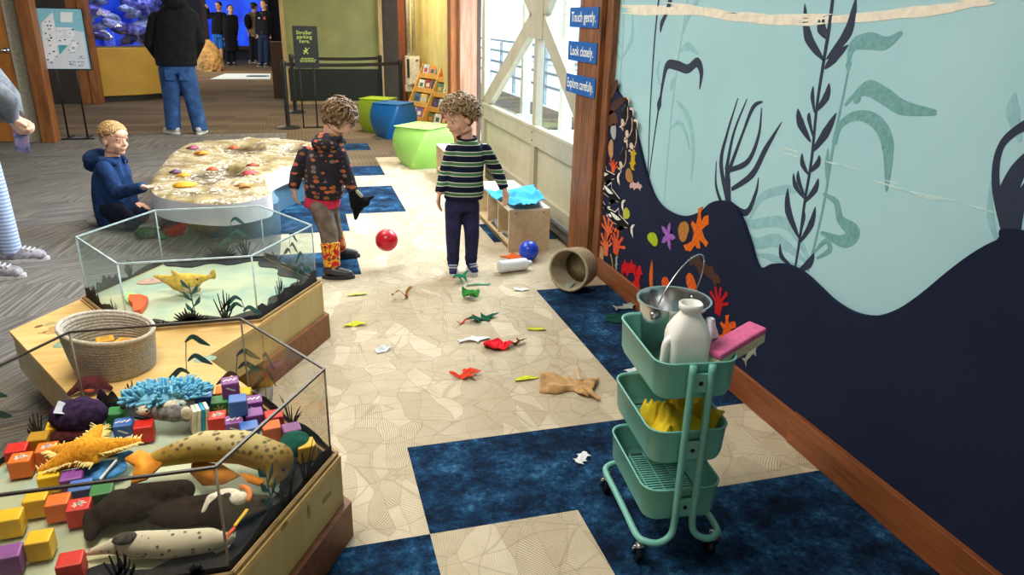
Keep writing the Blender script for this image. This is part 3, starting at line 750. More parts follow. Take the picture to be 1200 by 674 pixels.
for x in (-.115, .115):
    for y in (-.172, .172):
        c = thing  # castor is a part of the trolley
        b = MB(); b.lathe([(.012, .083), (.012, .092)], 14, Matrix.Translation((x, y, 0))); b.tube([(x, y, .062), (x, y, .088)], .006, 10)
        for s in (-1, 1): b.beam((x+s*.014, y+.012, .026), (x+s*.014, y, .066), .003, .022, (1, 0, 0))
        b.box((x, y, .066), (.030, .026, .006)); f = b.obj('castor', [STEEL], tr, True)
        q = MB(); q.lathe([(.006, -.011), (.024, -.011), (.026, -.007), (.026, .007), (.024, .011), (.006, .011)], 20, Matrix.Translation((x, y+.014, .0265)) @ Matrix.Rotation(PI/2, 4, 'Y')); q.obj('wheel', [M('#141416', .35)], f, auto=40)
def on_trolley(x, y, z): return TM @ V((x, y, z))
# bucket
c = V((1.050, 1.835, .5735)); t = thing('steel_bucket', 'shiny steel bucket with wire handle in the trolley top basket', 'bucket', c)
b = MB(); b.lathe([(.001, 0), (.076, 0), (.082, .008), (.104, .183), (.112, .187), (.113, .194), (.106, .193), (.101, .184), (.079, .012), (.001, .010)], 48, cap=False); b.obj('pail', [STEEL], t, auto=50)
A = at_z(771, 366, .742)-c; B = at_z(821, 344, .742)-c; A.z = B.z = .168
dA = (A-B); dA.z = 0; dA.normalize(); A = dA*.107+V((0, 0, .168)); B = -dA*.107+V((0, 0, .168)); lean = V((.45, .1, 1)).normalized()
b = MB(); b.tube([(A+B)/2 + (A-B)/2*math.cos(PI*k/24) + lean*.17*math.sin(PI*k/24)**.8 for k in range(25)], .0026, 8); b.obj('wire_handle', [STEEL], t, True)
for p in (A, B):
    b = MB(); b.ball(p, (.011, .011, .013)); b.obj('handle_ear', [STEEL], t, True)
# jug
c = V((1.008, 1.666, .5735)); t = thing('plastic_jug', 'white plastic jug without a lid in the trolley top basket', 'jug', c, -.25)
b = MB()
def sq(h, r, z, hy=None): return ringz(h, hy or h*.85, r, z)
loft(b, [sq(.050, .018, .0), sq(.056, .02, .006), sq(.058, .022, .05), sq(.058, .022, .150), sq(.055, .026, .170), sq(.042, .028, .200), sq(.031, .026, .214, .030), sq(.027, .0228, .222, .027), sq(.027, .0228, .228, .027), sq(.032, .0275, .231, .032), sq(.033, .0285, .246, .033), sq(.030, .0255, .249, .030), sq(.025, .021, .246, .025), sq(.02, .016, .20, .02)], True)
JW = M('#f3f1ea', .4, .03, 12, 0, 120, 0, .5); b.obj('body', [JW], t, auto=60)
b = MB(); b.tube(smoothpath([(-.052, -.022, .150), (-.067, -.030, .135), (-.069, -.032, .085), (-.066, -.030, .04), (-.052, -.022, .02)], 5), [.011]*21, 10); b.obj('grip', [JW], t, True)
# pink and cream foam scrubber leaning on the rim
c = on_trolley(.070, -.115, .63); t = thing('foam_scrubber', 'pink and cream foam block leaning out of the trolley top basket', 'sponge', c)
A, B = at_y(838, 424, c.y-.02), at_y(878, 400, c.y+.05)
d = (B-A).normalized(); u = V((-.25, -.18, .95)); 
mid = (A+B)/2+V((.004, 0, .026)); L = (B-A).length+.06; sx = d.cross(u).normalized(); u = sx.cross(d)
rot = Matrix((d, sx, u)).transposed()
b = MB(); b.box(mid+u*.010, (L, .062, .020), rot, .006); b.obj('pink_layer', [M('#e0679b', .8, .06, 60, .2, 300)], t, world=True)
b = MB(); b.box(mid-u*.015, (L-.004, .060, .030), rot, .002); b.obj('cream_layer', [M('#ddd0ac', .9, .08, 90, .3, 300)], t, world=True)
# small spray bottle with purple print, green scouring pad
c = on_trolley(.088, -.03, .5735); t = thing('small_bottle', 'small white bottle with purple print standing behind the pink foam', 'bottle', c, .2)
b = MB(); loft(b, [ringz(.016, .024, .008, .0), ringz(.02, .028, .01, .01), ringz(.02, .028, .01, .12), ringz(.012, .018, .008, .145), ringz(.011, .012, .008, .165), ringz(.010, .011, .008, .168)], True); b.obj('body', [M('#e6dfe8', .4)], t, auto=50)
b = MB(); b.box((0, -.0285, .10), (.026, .001, .03)); b.box((0, -.0285, .06), (.02, .001, .02)); b.obj('printed_label', [M('#7a4f8f', .5)], t)
c = on_trolley(.055, -.055, .5735); t = MB(); t.box(c+V((0, 0, .052)), (.085, .018, .10), Euler((.25, .1, 0)).to_matrix(), .004)
o = t.obj('scouring_pad', [M('#1f4a3c', .95, .15, 90, .5, 300)], origin=c); tag(o, 'dark green scouring pad tucked between white jug and pink foam', 'scouring pad')
# yellow cloth crumpled in the middle basket
def crumple(cx_, cy_, cz, rx, ry, h, seed, n=26, amp=.5):
    bm = bmesh.new(); g = []
    for i in range(n+1):
        row = []
        for j in range(n+1):
            u, v = -1+2*i/n, -1+2*j/n; p = V((u*2.2, v*2.2, seed))
            f = noise.noise(p)*.6+noise.noise(p*2.1)*.35+.25*math.sin(u*5+v*3+seed)
            ed = max(0, 1-max(abs(u), abs(v))**3)
            z = cz + h*(.22+.5*ed+amp*f)
            row.append(bm.verts.new(V((cx_+rx*(u*.85+.18*noise.noise(p+V((9, 0, 0)))), cy_+ry*(v*.85+.18*noise.noise(p+V((0, 9, 0)))), max(z, cz)))))
        g.append(row)
    for i in range(n):
        for j in range(n): bm.faces.new((g[i][j], g[i+1][j], g[i+1][j+1], g[i][j+1]))
    me = bpy.data.meshes.new('c'); bm.to_mesh(me); bm.free(); return me
c = on_trolley(0.008, -.045, .366); me = crumple(0, 0, 0, .108, .118, .115, 3.3, 44, .75)
for v in me.vertices:
    if v.co.x > .070: k = min(1, (v.co.x-.070)/.02); v.co.z = max(v.co.z, .112*k+v.co.z*(1-k)) - max(0, v.co.x-.125)*.6; v.co.x += max(0, v.co.x-.095)*1.8
me.transform(Matrix.Rotation(TRZ, 4, 'Z')); o = link_mesh('cleaning_cloth', me, [M('#d9b916', .85, .1, 30, .3, 300)], smooth=True); o.location = c
sd = o.modifiers.new('thick', 'SOLIDIFY'); sd.thickness = .002
tag(o, 'crumpled yellow cleaning cloth in the middle basket of the trolley', 'cloth')
# ---- balls
def ballobj(name, c, r, col, label):
    b = MB(); b.ball(c, r, sub=4); o = b.obj(name, [M(col, .28, .02, 5)], None, True, origin=c); 
    q = MB(); q.lathe([(.0001, .0012), (.004, .001), (.005, 0)], 12, Matrix.Translation(V((-.25, -.75, .6)).normalized()*(r-.0008)) @ V((-.25, -.75, .6)).to_track_quat('Z', 'Y').to_matrix().to_4x4(), cap=False); BASE[o] = Matrix.Identity(4)
    q.obj('valve', [M(shade(col, .6), .4)], o); tag(o, label, 'ball'); return o
pb = at_z(444, 313, 0); pr = at_y(453.2, 281.5, pb.y); ballobj('rubber_ball', pr, .073, '#c81a2a', 'red ball flying in mid air between two boys')
pb = at_z(622, 306, 0); ballobj('rubber_ball', (pb.x-.01, pb.y+.02, .070), .069, '#1340c0', 'blue ball on the carpet against the wooden bench')
# ---- white translucent bottle lying on the carpet
A, B = V((1.165, 4.30, .042)), V((1.40, 4.335, .042)); t = thing('empty_bottle', 'white translucent bottle lying on the carpet near the blue ball', 'bottle', (A.x, A.y, 0)); d = (B-A)
mt = Matrix.Translation(A) @ d.to_track_quat('Z', 'Y').to_matrix().to_4x4()
b = MB(); b.lathe([(.001, 0), (.034, 0), (.040, .006), (.041, .02), (.040, .06), (.041, .17), (.038, .195), (.022, .208), (.018, .212), (.018, .232), (.014, .233), (.001, .228)], 28, mt, cap=False)
b.obj('body', [M('#e3e8ee', .3, .03, 8)], t, True, world=True)
b = MB(); b.lathe([(.0195, .213), (.022, .214), (.022, .219), (.0195, .22)], 24, mt, cap=False); b.obj('neck_ring', [M('#cfd6de', .3)], t, True, world=True)
# ---- woven baskets
ROPE = None
def rope_mat(c1, c2):
    t = NT('rope'); w_ = t.node('ShaderNodeTexNoise', i_Vector=t.co, i_Scale=140.0, i_Detail=3.0).outputs['Fac']
    t.color(t.ramp(w_, [(.3, c1), (.7, c2)])); t.b.inputs['Roughness'].default_value = .9; t.bump(w_, .5, .004); return t.m
def rope_basket(t, r0, r1, h, nrow, mt, mat, twist=0, inner=.010):
    b = MB(); prof = [(.001, 0), (r0*.6, 0)]; rr = h/nrow/2
    for k in range(nrow):
        u = k/(nrow-1); r = r0+(r1-r0)*u**.8; z = rr+k*2*rr
        for a in (-60, -20, 20, 60): prof.append((r+rr*math.cos(math.radians(a)), z+rr*math.sin(math.radians(a))))
    prof.append((r1-.002, h+.004))
    for k in reversed(range(nrow)):
        u = k/(nrow-1); r = r0+(r1-r0)*u**.8-inner; z = rr+k*2*rr
        for a in (60, 20, -20, -60): prof.append((r-rr*.6*math.cos(math.radians(a)), max(z+rr*math.sin(math.radians(a)), .006)))
    prof.append((.001, .008)); b.lathe(prof, 56, mt, cap=False)
    return b.obj('basket_body', [mat], t, True)
c = at_z(137, 430, .301); c.z = .301; t = thing('rope_basket', 'grey coiled rope basket standing on the table between the tanks', 'basket', c)
sh = Matrix(((1, 0, -.10, 0), (0, 1, .0, 0), (-.17, 0, 1, 0), (0, 0, 0, 1))); sh2 = Matrix(((1, 0, -.06, 0), (0, 1, 0, 0), (-.0, 0, 1, 0), (0, 0, 0, 1)))
rm = rope_mat('#8d8478', '#c3b9aa')
o = rope_basket(t, .128, .150, .155, 14, sh2, rm)
for v in o.data.vertices: v.co.z += -v.co.x*.16*max(0, v.co.z)/.155 
b = MB(); b.tube([(.152*math.cos(a)-.0095, .152*math.sin(a), .160-.16*(.152*math.cos(a)-.0095)) for a in [2*PI*k/48 for k in range(48)]], .008, 8, True); b.obj('rope_rim', [rope_mat('#a79d90', '#d8cfc0')], t, True)
basket_c = c.copy()
# ---- overturned basket
bc = V((1.545, 3.93, .132)); ax = V((-.74, -.66, .10)).normalized()
t = thing('woven_basket', 'beige woven basket tipped on its side beside the timber post', 'basket', (bc.x, bc.y, 0))
mt = Matrix.Translation(bc - V((bc.x, bc.y, 0)) - ax*.085) @ ax.to_track_quat('Z', 'Y').to_matrix().to_4x4()
rope_basket(t, .112, .128, .17, 13, mt, rope_mat('#8f8168', '#c9bb9c'), inner=.008)
# ---- low wooden benches with open cubbies on the left side
BI = wood('#c9b18a', '#e2cfae', 3, 1, .5, 8)
def bench(y0, y1, label):
    x0, x1, h = 1.345, 1.648, .31; t = thing('cubby_bench', label, 'bench', ((x0+x1)/2, (y0+y1)/2, 0), 0, 'low wooden benches along the door')
    b = MB(); b.box2((x0, y0, h-.018), (x1, y1, h), .003); b.obj('seat_board', [M('#e3d8c4', .45, .03, 6)], t, world=True)
    for y in (y0, y1-.018): b = MB(); b.box2((x0, y, 0), (x1, y+.018, h-.018), .002); b.obj('end_panel', [BI], t, world=True)
    n = 2
    for k in range(1, n+1):
        y = y0+(y1-y0)*k/(n+1); b = MB(); b.box2((x0+.004, y-.008, .065), (x1-.012, y+.008, h-.018)); b.obj('divider', [BI], t, world=True)
    b = MB(); b.box2((x0+.002, y0+.018, .048), (x1-.012, y1-.018, .065)); b.obj('bottom_shelf', [BI], t, world=True)
    b = MB(); b.box2((x1-.012, y0+.018, .02), (x1, y1-.018, h-.018)); b.obj('back_panel', [BI], t, world=True)
    b = MB(); b.box2((x0+.02, y0+.018, 0), (x0+.032, y1-.018, .048)); b.obj('kick_board', [M('#8a7048', .6)], t, world=True)
    b = MB()
    for xx in (x0+.05, x1-.05):
        b = MB(); b.lathe([(.005, 0), (.005, .002)], 12, Matrix.Translation((xx, y0-.0005, h-.03)) @ Matrix.Rotation(PI/2, 4, 'X')); b.obj('screw', [M('#5a5146', .4)], t, world=True)
bench(4.716, 5.66, 'pale plywood cubby bench with a blue towel on it, beside the striped boy')
bench(6.64, 7.57, 'pale plywood cubby bench farther back, mostly hidden behind the striped boy')
def book(name, c, size, rot, col, label, group, page=True):
    t = thing(name, label, 'book', c, 0, group); R3 = rot.to_matrix() if rot else Matrix.Identity(3)
    b = MB(); sx, sy, sz = size; g = .0018
    b.box(R3 @ V((0, 0, sz-g/2)), (sx, sy, g), R3); b.box(R3 @ V((0, 0, g/2)), (sx, sy, g), R3); b.box(R3 @ V((-sx/2+g/2, 0, sz/2)), (g, sy, sz), R3)
    b.obj('cover', [M(col, .45, .25, 30)], t)
    b = MB(); b.box(R3 @ V((-.001, 0, sz/2)), (sx-.006, sy-.006, sz-2*g), R3); b.obj('pages', [M('#e8e2d2', .8)], t)
    return t
for k, (x, y, z, a, col, lb) in enumerate(((1.445, 4.86, .0665, .1, '#3d4b57', 'grey blue picture book lying in the nearest bench cubby'), (1.45, 4.88, .0795, .2, '#8f8c86', 'grey booklet on top of the book in the nearest bench cubby'), (1.43, 5.17, .066, .0, '#33413f', 'dark book lying in the second bench cubby'), (1.44, 5.19, .080, -.15, '#8a8f98', 'light grey booklet on the dark book in the second cubby'))):
    book('picture_book', (x, y, z), (.14, .20, .011), Euler((0, 0, a)), col, lb, 'books in the bench cubbies')
# blue towel over the near bench
bm = bmesh.new(); n = 30; g = []
for i in range(n+1):
    row = []
    for j in range(n+1):
        u, v = -1+2*i/n, -1+2*j/n
        x = 1.50+.165*u+.05*v*u; y = 4.98+.30*v+.05*u
        p = V((u*1.6, v*1.8, 4.2)); f = noise.noise(p)+.5*noise.noise(p*2.2)
        z = .318+.035*max(0, f+.2)+.035*max(0, math.sin(u*4+v*5))*(1-v*v)+.03*max(0, -v)
        row.append(bm.verts.new(V((x, y, z))))
    g.append(row)
for i in range(n):
    for j in range(n): bm.faces.new((g[i][j], g[i+1][j], g[i+1][j+1], g[i][j+1]))
me = bpy.data.meshes.new('towel'); bm.to_mesh(me); bm.free()
o = link_mesh('towel', me, [M('#2f9fd6', .9, .1, 22, .4, 250)], smooth=True, origin=(1.5, 5.0, .31)); sd = o.modifiers.new('thick', 'SOLIDIFY'); sd.thickness = .004; sd.offset = 1
tag(o, 'crumpled bright blue towel lying on the nearer plywood bench', 'towel')
# ---- twisted plastic stools
def stool(x, y, r, h, col, rz, label):
    t = thing('twist_stool', label, 'stool', (x, y, 0), rz, 'twisted cube stools'); b = MB(); rings = []
    def ring(s, z, tw): 
        c_, s_ = math.cos(tw), math.sin(tw); return [(px*c_-py*s_, px*s_+py*c_, z) for px, py in rrect(r*s, r*s, r*.16, 5)]
    for k in range(15):
        u = k/14; rings.append(ring(.80+.26*math.sin(PI*(.12+.72*u))-.05*(1-u)-.02*u, h*u, math.radians(38)*u))
    rings.insert(0, ring(.70, 0, 0)); b2 = b
    top = rings[-1]; tw = math.radians(38)
    rings += [ring(.98, h+.006, tw), ring(.94, h+.004, tw), ring(.88, h-.010, tw), ring(.5, h-.022, tw)]
    loft(b, rings, True); b.obj('shell', [M(col, .45, .03, 8)], t, auto=35)
    b = MB(); loft(b, [ring(.52, h-.0215, tw), ring(.50, h-.0195, tw)], True); b.obj('seat_dish', [M(shade(col, 1.02), .5, .03, 8)], t)
stool(1.285, 8.02, .245, .43, '#9fd86a', .15, 'lime green twisted cube stool, nearest of the three')
stool(1.22, 10.12, .23, .45, '#0d62a4', .25, 'blue twisted cube stool beside the book racks')
stool(1.08, 10.70, .22, .45, '#93ae1e', .35, 'olive green twisted cube stool behind the blue one')
# ---- book display racks
def rack(x, y, rz, label, seed, k2):
    t = thing('book_rack', label, 'book rack', (x, y, 0), rz, 'plywood book racks'); r = random.Random(seed)
    RW = wood('#d79a3c', '#edbb62', 4, 2, .5, 8)
    for s in (-.26, .26):
        b = MB(); b.slab([(s-.008, -.22, 0), (s-.008, .20, 0), (s-.008, .20, .90), (s-.008, .12, .90), (s-.008, -.22, .22)], (.016, 0, 0)); b.obj('side_panel', [RW], t)
    for i in range(4):
        z = .10+.2*i; y0 = -.20+.085*i
        b = MB(); b.box((0, y0+.04, z), (.504, .09, .012)); b.obj('shelf', [RW], t); b = MB(); b.box((0, y0-.006, z+.03), (.504, .010, .07)); b.obj('front_lip', [RW], t)
    b = MB(); b.slab([(-.252, .19, .05), (.252, .19, .05), (.252, .15, .88), (-.252, .15, .88)], (0, .01, 0)); b.obj('back_board', [RW], t)
    m = BASE[t]; cols = ['#e9d9a8', '#6a4c8a', '#c94a30', '#2d6d8f', '#d6b04a', '#5c6c40', '#efe6d2', '#8b3a3a', '#3a3f4a', '#b7c6cc', '#d98a3a', '#4b7a5a']
    words_ = ['cream', 'purple', 'red', 'sea blue', 'mustard', 'moss green', 'ivory', 'maroon', 'charcoal', 'pale grey', 'orange', 'leaf green']
    rows_ = ['bottom', 'second', 'third', 'top']
    for i in range(4):
        for j in range(3):
            q = m @ V((-.165+.165*j, -.170+.085*i, .1125+.2*i)); ci = (i*3+j+k2) % 12
            R3 = (Matrix.Rotation(rz, 3, 'Z') @ Matrix.Rotation(math.radians(-72), 3, 'X'))
            tt = thing('picture_book', '%s picture book on the %s tier, %s, of the %s rack' % (words_[ci], rows_[i], ('left end', 'centre', 'right end')[j], 'front' if k2 == 0 else 'rear'), 'book', q, 0, 'picture books on the racks')
            w_, h_ = .135+.01*r.random(), .155+.02*r.random()
            b = MB(); 
            Rm = Matrix.Rotation(rz, 3, 'Z') @ Matrix.Rotation(math.radians(14), 3, 'X').inverted()
            b.box(Rm @ V((0, 0, h_/2)), (w_, .012, h_), Rm); b.obj('pages', [M('#e8e2d2', .8)], tt)
            b = MB(); b.box(Rm @ V((0, -.007, h_/2)), (w_+.004, .002, h_+.004), Rm); b.box(Rm @ V((0, .007, h_/2)), (w_+.004, .002, h_+.004), Rm); b.mi = 1; b.box(Rm @ V((0, -.0085, h_*.55)), (w_*.6, .001, h_*.35), Rm); b.obj('cover', [M(cols[ci], .45, .2, 30), M(shade(cols[(ci+5) % 12], .9), .45)], tt)
p1_, p2_ = at_z(493, 150, 0), at_z(519, 152, 0)
rack(1.84, 11.05, -1.12, 'plywood sloped book rack full of picture books, nearer the blue stool', 5, 0)
rack(1.98, 10.30, -1.12, 'second plywood sloped book rack, right of the first', 9, 5)
# ---- electrical box and conduits
pb0, pb1 = at_y(477, 100, 11.75), at_y(492, 66, 11.75)
t = thing('electrical_box', 'pale grey electrical box fixed on the yellow column', 'electrical box', ((pb0.x+pb1.x)/2, 11.8, pb0.z))
b = MB(); b.box2((pb0.x, 11.74, pb0.z), (pb1.x, 11.92, pb1.z), .006); b.obj('cabinet', [M('#cfc8b8', .5)], t, world=True)
b = MB(); b.box2((pb0.x+.05, 11.728, pb0.z+.02), (pb1.x-.015, 11.74, pb1.z-.02), .003); o = b.obj('cover_plate', [M('#ddd6c6', .5)], t, world=True)
for z in (pb0.z+.06, pb1.z-.06): b = MB(); b.box2((pb1.x-.07, 11.72, z-.012), (pb1.x-.035, 11.729, z+.012)); b.obj('latch', [M('#6a4a3a', .4)], o, world=True)
b = MB(); b.box2((pb0.x+.006, 11.73, pb0.z+.12), (pb0.x+.04, 11.741, pb1.z-.04)); b.obj('meter_window', [BLK], t, world=True)
for k, px in enumerate((479, 485)):
    p = at_y(px, 60, 11.8); b = MB(); b.tube([(p.x, 11.8, pb1.z-.01), (p.x, 11.8, 3.0)], .028, 10); b.obj('conduit', [M('#bdb6a4', .4)], t, True, world=True)
b = MB(); b.box2((pb0.x-.02, 11.75, pb0.z-.10), (pb0.x+.09, 11.86, pb0.z), .01); b.obj('socket_outlet', [M('#c8c0b0', .5)], t, world=True)
# ---- belt barrier posts
def post_(x, y, h, label):
    t = thing('barrier_post', label, 'barrier post', (x, y, 0), 0, 'black belt barrier posts')
    b = MB(); b.lathe([(.17, 0), (.17, .012), (.12, .03), (.035, .04), (.03, .05)], 32); b.obj('base', [BLK], t, auto=40)
    b = MB(); b.tube([(0, 0, .03), (0, 0, h-.09)], .032, 16); b.obj('pole', [BLK], t, auto=60)
    b = MB(); b.lathe([(.036, h-.10), (.038, h-.02), (.03, h), (.001, h+.004)], 20); b.obj('belt_head', [M('#101113', .4)], t, auto=50)
hz_ = at_y(338, 71, 11.1).z
S1 = at_z(338, 150, 0); S2 = V((at_y(469, 75, 11.55).x, 11.55, 0)); S3 = V((at_y(341, 65, 12.9).x, 12.9, 0)); S4 = V((at_y(445, 65, 12.9).x, 12.9, 0))
post_(S1.x, S1.y, hz_, 'black belt barrier post left of the stroller sign'); post_(S2.x, S2.y, hz_, 'black belt barrier post in front of the electrical box')
post_(S3.x, S3.y, hz_, 'black belt barrier post behind the stroller sign'); post_(S4.x, S4.y, hz_, 'black belt barrier post behind the olive stool')
def belt(A, B, z, label, sag=.02):
    b = MB(); N = 12; A, B = V(A), V(B); d = (B-A).normalized()
    pts = [(A+d*.04).lerp(B-d*.04, k/N)+V((0, 0, z-sag*4*(k/N)*(1-k/N))) for k in range(N+1)]
    nrm = V((d.y, -d.x, 0))*.003
    for p, q in zip(pts, pts[1:]): b.slab([p+V((0, 0, -.025)), q+V((0, 0, -.025)), q+V((0, 0, .025)), p+V((0, 0, .025))], nrm)
    o = b.obj('barrier_rail_belt', [M('#1a1a1c', .7)], origin=pts[0]); tag(o, label, 'belt', 'barrier belts')
belt(S1, S2, hz_-.05, 'black belt stretched between the two nearer barrier posts'); belt(S3, S4, hz_-.05, 'black belt stretched between the two farther barrier posts')
# ---- stroller parking sign
t = thing('stroller_sign', 'black stroller parking sign on two thin legs', 'sign', (.12, 11.05, 0)); YS = 11.05
a0, a1 = at_y(342, 30, YS), at_y(374.5, 80, YS)
b = MB(); b.box2((a0.x, YS, a1.z), (a1.x, YS+.02, a0.z), .003); b.obj('board', [M('#1d1f20', .5)], t, world=True)
YG = M('#c9dc6e', .5, .02); cxs = (a0.x+a1.x)/2; W0 = a1.x-a0.x; H0_ = a0.z-a1.z
for k, s in enumerate(('Stroller', 'parking', 'here.')): lettering(s, W0*.21, frame((cxs-.012, YS-.0015, a0.z-H0_*(.16+.10*k)), (1, 0, 0), (0, 0, 1)), YG, t, bold=.0004)
b = MB(); zc = a0.z-H0_*.585; s = W0*.105
fx = lambda u, v: (cxs+u*s, YS-.002, zc+v*s)
def strip(pts, w_):
    for p, q in zip(pts, pts[1:]):
        p2, q2 = V((p[0], p[1], 0)), V((q[0], q[1], 0)); d = (q2-p2).normalized(); n_ = V((-d.y, d.x, 0))*w_/2
        b.slab([fx(*(p2+n_).xy), fx(*(q2+n_).xy), fx(*(q2-n_).xy), fx(*(p2-n_).xy)], (0, .0015, 0))
b.slab([fx(math.cos(a)*.75-.25 if True else 0, math.sin(a)*.75+.1) for a in [PI*.92+PI*1.02*k/12 for k in range(13)]], (0, .0015, 0))
b.slab([fx(-.25, .15), fx(.45, .15), fx(.25, .75), fx(-.1, .65)], (0, .0015, 0))
strip([(.40, .1), (.85, .95), (1.15, 1.15), (1.4, .95)], .17); strip([(-.75, -.9), (.45, -.2)], .15); strip([(-.5, -.3), (.5, -.95)], .15)
for u in (-.8, .5): b.slab([fx(u+.3*math.cos(k*PI/7), -.95+.3*math.sin(k*PI/7)) for k in range(14)], (0, .0015, 0))
b.slab([fx(-.15+.28*math.cos(k*PI/7), .95+.28*math.sin(k*PI/7)) for k in range(14)], (0, .0015, 0))
b.obj('stroller_symbol', [YG], t, world=True)
b = MB()
for k, w_ in enumerate((.50, .62, .60)):
    x = cxs-W0*w_/2+.01
    while x < cxs+W0*w_/2: l = R_.uniform(.02, .05); b.box2((x, YS-.0015, a0.z-H0_*(.775+.038*k)), (min(x+l, cxs+W0*w_/2+.02), YS, a0.z-H0_*(.757+.038*k))); x += l+.008
b.obj('small_print', [YG], t, world=True)
for px in (353.5, 370): p = at_y(px, 115, YS); b = MB(); b.tube([(p.x, YS+.03, .0), (p.x, YS+.03, a1.z+.1)], .010, 8); b.obj('leg', [BLK], t, True, world=True)
b = MB(); b.box2((a0.x+.06, YS-.02, 0), (a1.x+.0, YS+.10, .012)); b.obj('base', [BLK], t, world=True)
# ---- map on an easel
YE = 10.40; a0, a1 = at_y(30.5, 8, YE), at_y(106.5, 82, YE); xl, xr = at_y(30.5, 8, YE).x, at_y(95.5, 8, YE).x; zt_, zb_ = a0.z, at_y(75, 82, YE).z
t = thing('map_easel', 'framed floor map on a thin black easel stand', 'sign', ((xl+xr)/2, YE, 0))
b = MB(); b.box2((xl, YE, zb_), (xr, YE+.03, zt_), .003); b.obj('frame', [BLK], t, world=True)
W0, H0_ = xr-xl, zt_-zb_
def mp(px, py):   # crop of the sheet, 20..120 x 0..90 seen at 7.49x
    top = (80, 60); u = ((px-80)-(py-60)*.195)/480; v = (py-60)/552; return V((xl+.012+u*(W0-.024), YE, zt_-.012-v*(H0_-.024)))
def sheet(pts, mat, name, off): b = MB(); b.slab([mp(*p)+V((0, -off, 0)) for p in pts], (0, .0008, 0)); b.obj(name, [mat], t, world=True)
b = MB(); b.box2((xl+.012, YE-.0015, zb_+.012), (xr-.012, YE, zt_-.012)); b.obj('map_sheet', [M('#8fcadb', .5, .03)], t, world=True)
LAND = M('#dfe3ea', .5, .02); WH = M('#f4f4f6', .5, .02)
def clampm(p): return p
sheet([(175, 500), (212, 465), (330, 225), (590, 268), (652, 608), (192, 608)], LAND, 'land_area', .003)
b = MB()
for pts in ([(203, 192), (305, 92), (330, 225), (358, 470), (300, 560), (230, 490), (222, 380)], [(335, 228), (490, 228), (495, 245), (335, 248)], [(345, 262), (400, 262), (410, 300), (350, 330)], [(345, 330), (500, 320), (455, 388), (355, 388)], [(420, 290), (440, 255), (490, 250), (515, 290), (490, 320)], [(450, 455), (500, 340), (550, 365), (520, 440)], [(210, 385), (228, 385), (232, 500), (220, 500)], [(375, 90), (485, 90), (487, 180), (378, 180)]):
    b = MB(); b.slab([mp(*p)+V((0, -.0042, 0)) for p in pts], (0, .0008, 0)); b.obj('building_outline', [WH], t, world=True)
b = MB(); b.slab([mp(*p)+V((0, -.0046, 0)) for p in [(358, 390), (450, 390), (375, 480)]], (0, .0008, 0)); b.obj('water_inlet', [M('#4fb0b5', .5)], t, world=True)
b = MB()
for x, y in ((240, 180), (280, 175), (262, 215), (290, 215), (278, 245), (245, 285), (285, 300), (262, 335), (295, 325), (278, 350), (285, 395), (282, 470), (320, 450), (267, 527), (300, 552), (345, 497), (375, 270), (465, 280), (490, 245), (375, 350), (420, 340), (488, 347), (540, 372), (500, 412), (462, 437), (510, 350), (472, 545), (550, 545), (478, 567), (556, 582)):
    p = mp(x, y); b.box(p+V((0, -.0047, 0)), (R_.uniform(.010, .028), .0006, R_.uniform(.006, .018)))
for y in (540, 548, 565, 580):
    for x0_ in (490, 568): p, q = mp(x0_, y), mp(x0_+35, y); b.box2((p.x, YE-.0047, p.z-.002), (q.x, YE-.004, p.z+.002))
for x0_, x1_ in ((465, 515), (545, 600), (480, 525)): p, q = mp(x0_, 458 if x0_ == 465 else 512 if x0_ == 545 else 425), mp(x1_, 458); b.box2((p.x, YE-.0047, p.z-.002), (q.x, YE-.004, p.z+.002))
o = b.obj('map_symbols', [M('#2c3550', .5)], t, world=True); o['kind'] = 'stuff'
b = MB(); pA, pB = mp(552, 497), mp(592, 490); b.slab([pA+V((0, -.005, 0)), mp(570, 502)+V((0, -.005, 0)), pB+V((0, -.005, 0)), mp(572, 490)+V((0, -.005, 0))], (0, .0008, 0)); b.obj('logo', [M('#1d5fa5', .5)], t, world=True)
xm1, xm2 = at_y(66, 90, YE).x, at_y(89, 90, YE).x
for x in (xm1, xm2): b = MB(); b.tube([(x, YE+.045, .01), (x, YE+.045, zt_-.15)], .011, 8); b.obj('leg', [BLK], t, True, world=True)
b = MB(); b.box2((xm1-.10, YE-.08, 0), (xm2+.10, YE-.05, .016)); b.box2((xm1-.02, YE-.08, 0), (xm1+.02, YE+.25, .014)); b.box2((xm2-.02, YE-.08, 0), (xm2+.02, YE+.25, .014)); b.obj('base', [BLK], t, world=True)
# ---- aquarium with yellow curved base
AC = V((-3.72, 16.25, 0)); AR = 1.68; zy = at_y(150, 57, 14.7).z
t = thing('aquarium', 'curved reef aquarium on a mustard yellow base', 'aquarium', AC)
b = MB(); b.lathe([(AR-.06, 0), (AR-.06, .10), (AR-.2, .10)], 72, Matrix.Translation(AC)); b.obj('toe_kick', [BLK], t, world=True)
b = MB(); b.lathe([(AR-.01, .10), (AR, .11), (AR, zy), (AR-.03, zy+.01), (.3, zy+.01)], 72, Matrix.Translation(AC)); b.obj('base', [M('#c79d3a', .55, .04, 3)], t, auto=40, world=True)
b = MB(); b.lathe([(AR-.03, zy+.012), (AR-.03, 2.6), (AR-.07, 2.6), (AR-.07, zy+.012)], 72, Matrix.Translation(AC), cap=False); b.obj('glass_wall', [clear('#dfe9ff', .8)], t, True, world=True)
wt = NT('lit_water'); wt.b.inputs['Base Color'].default_value = (0, 0, 0, 1); n1 = wt.noise(2, 3); wt.link(wt.ramp(n1, [(.35, '#0b1c86'), (.7, '#2a5be0')]), wt.b.inputs['Emission Color']); wt.b.inputs['Emission Strength'].default_value = .9
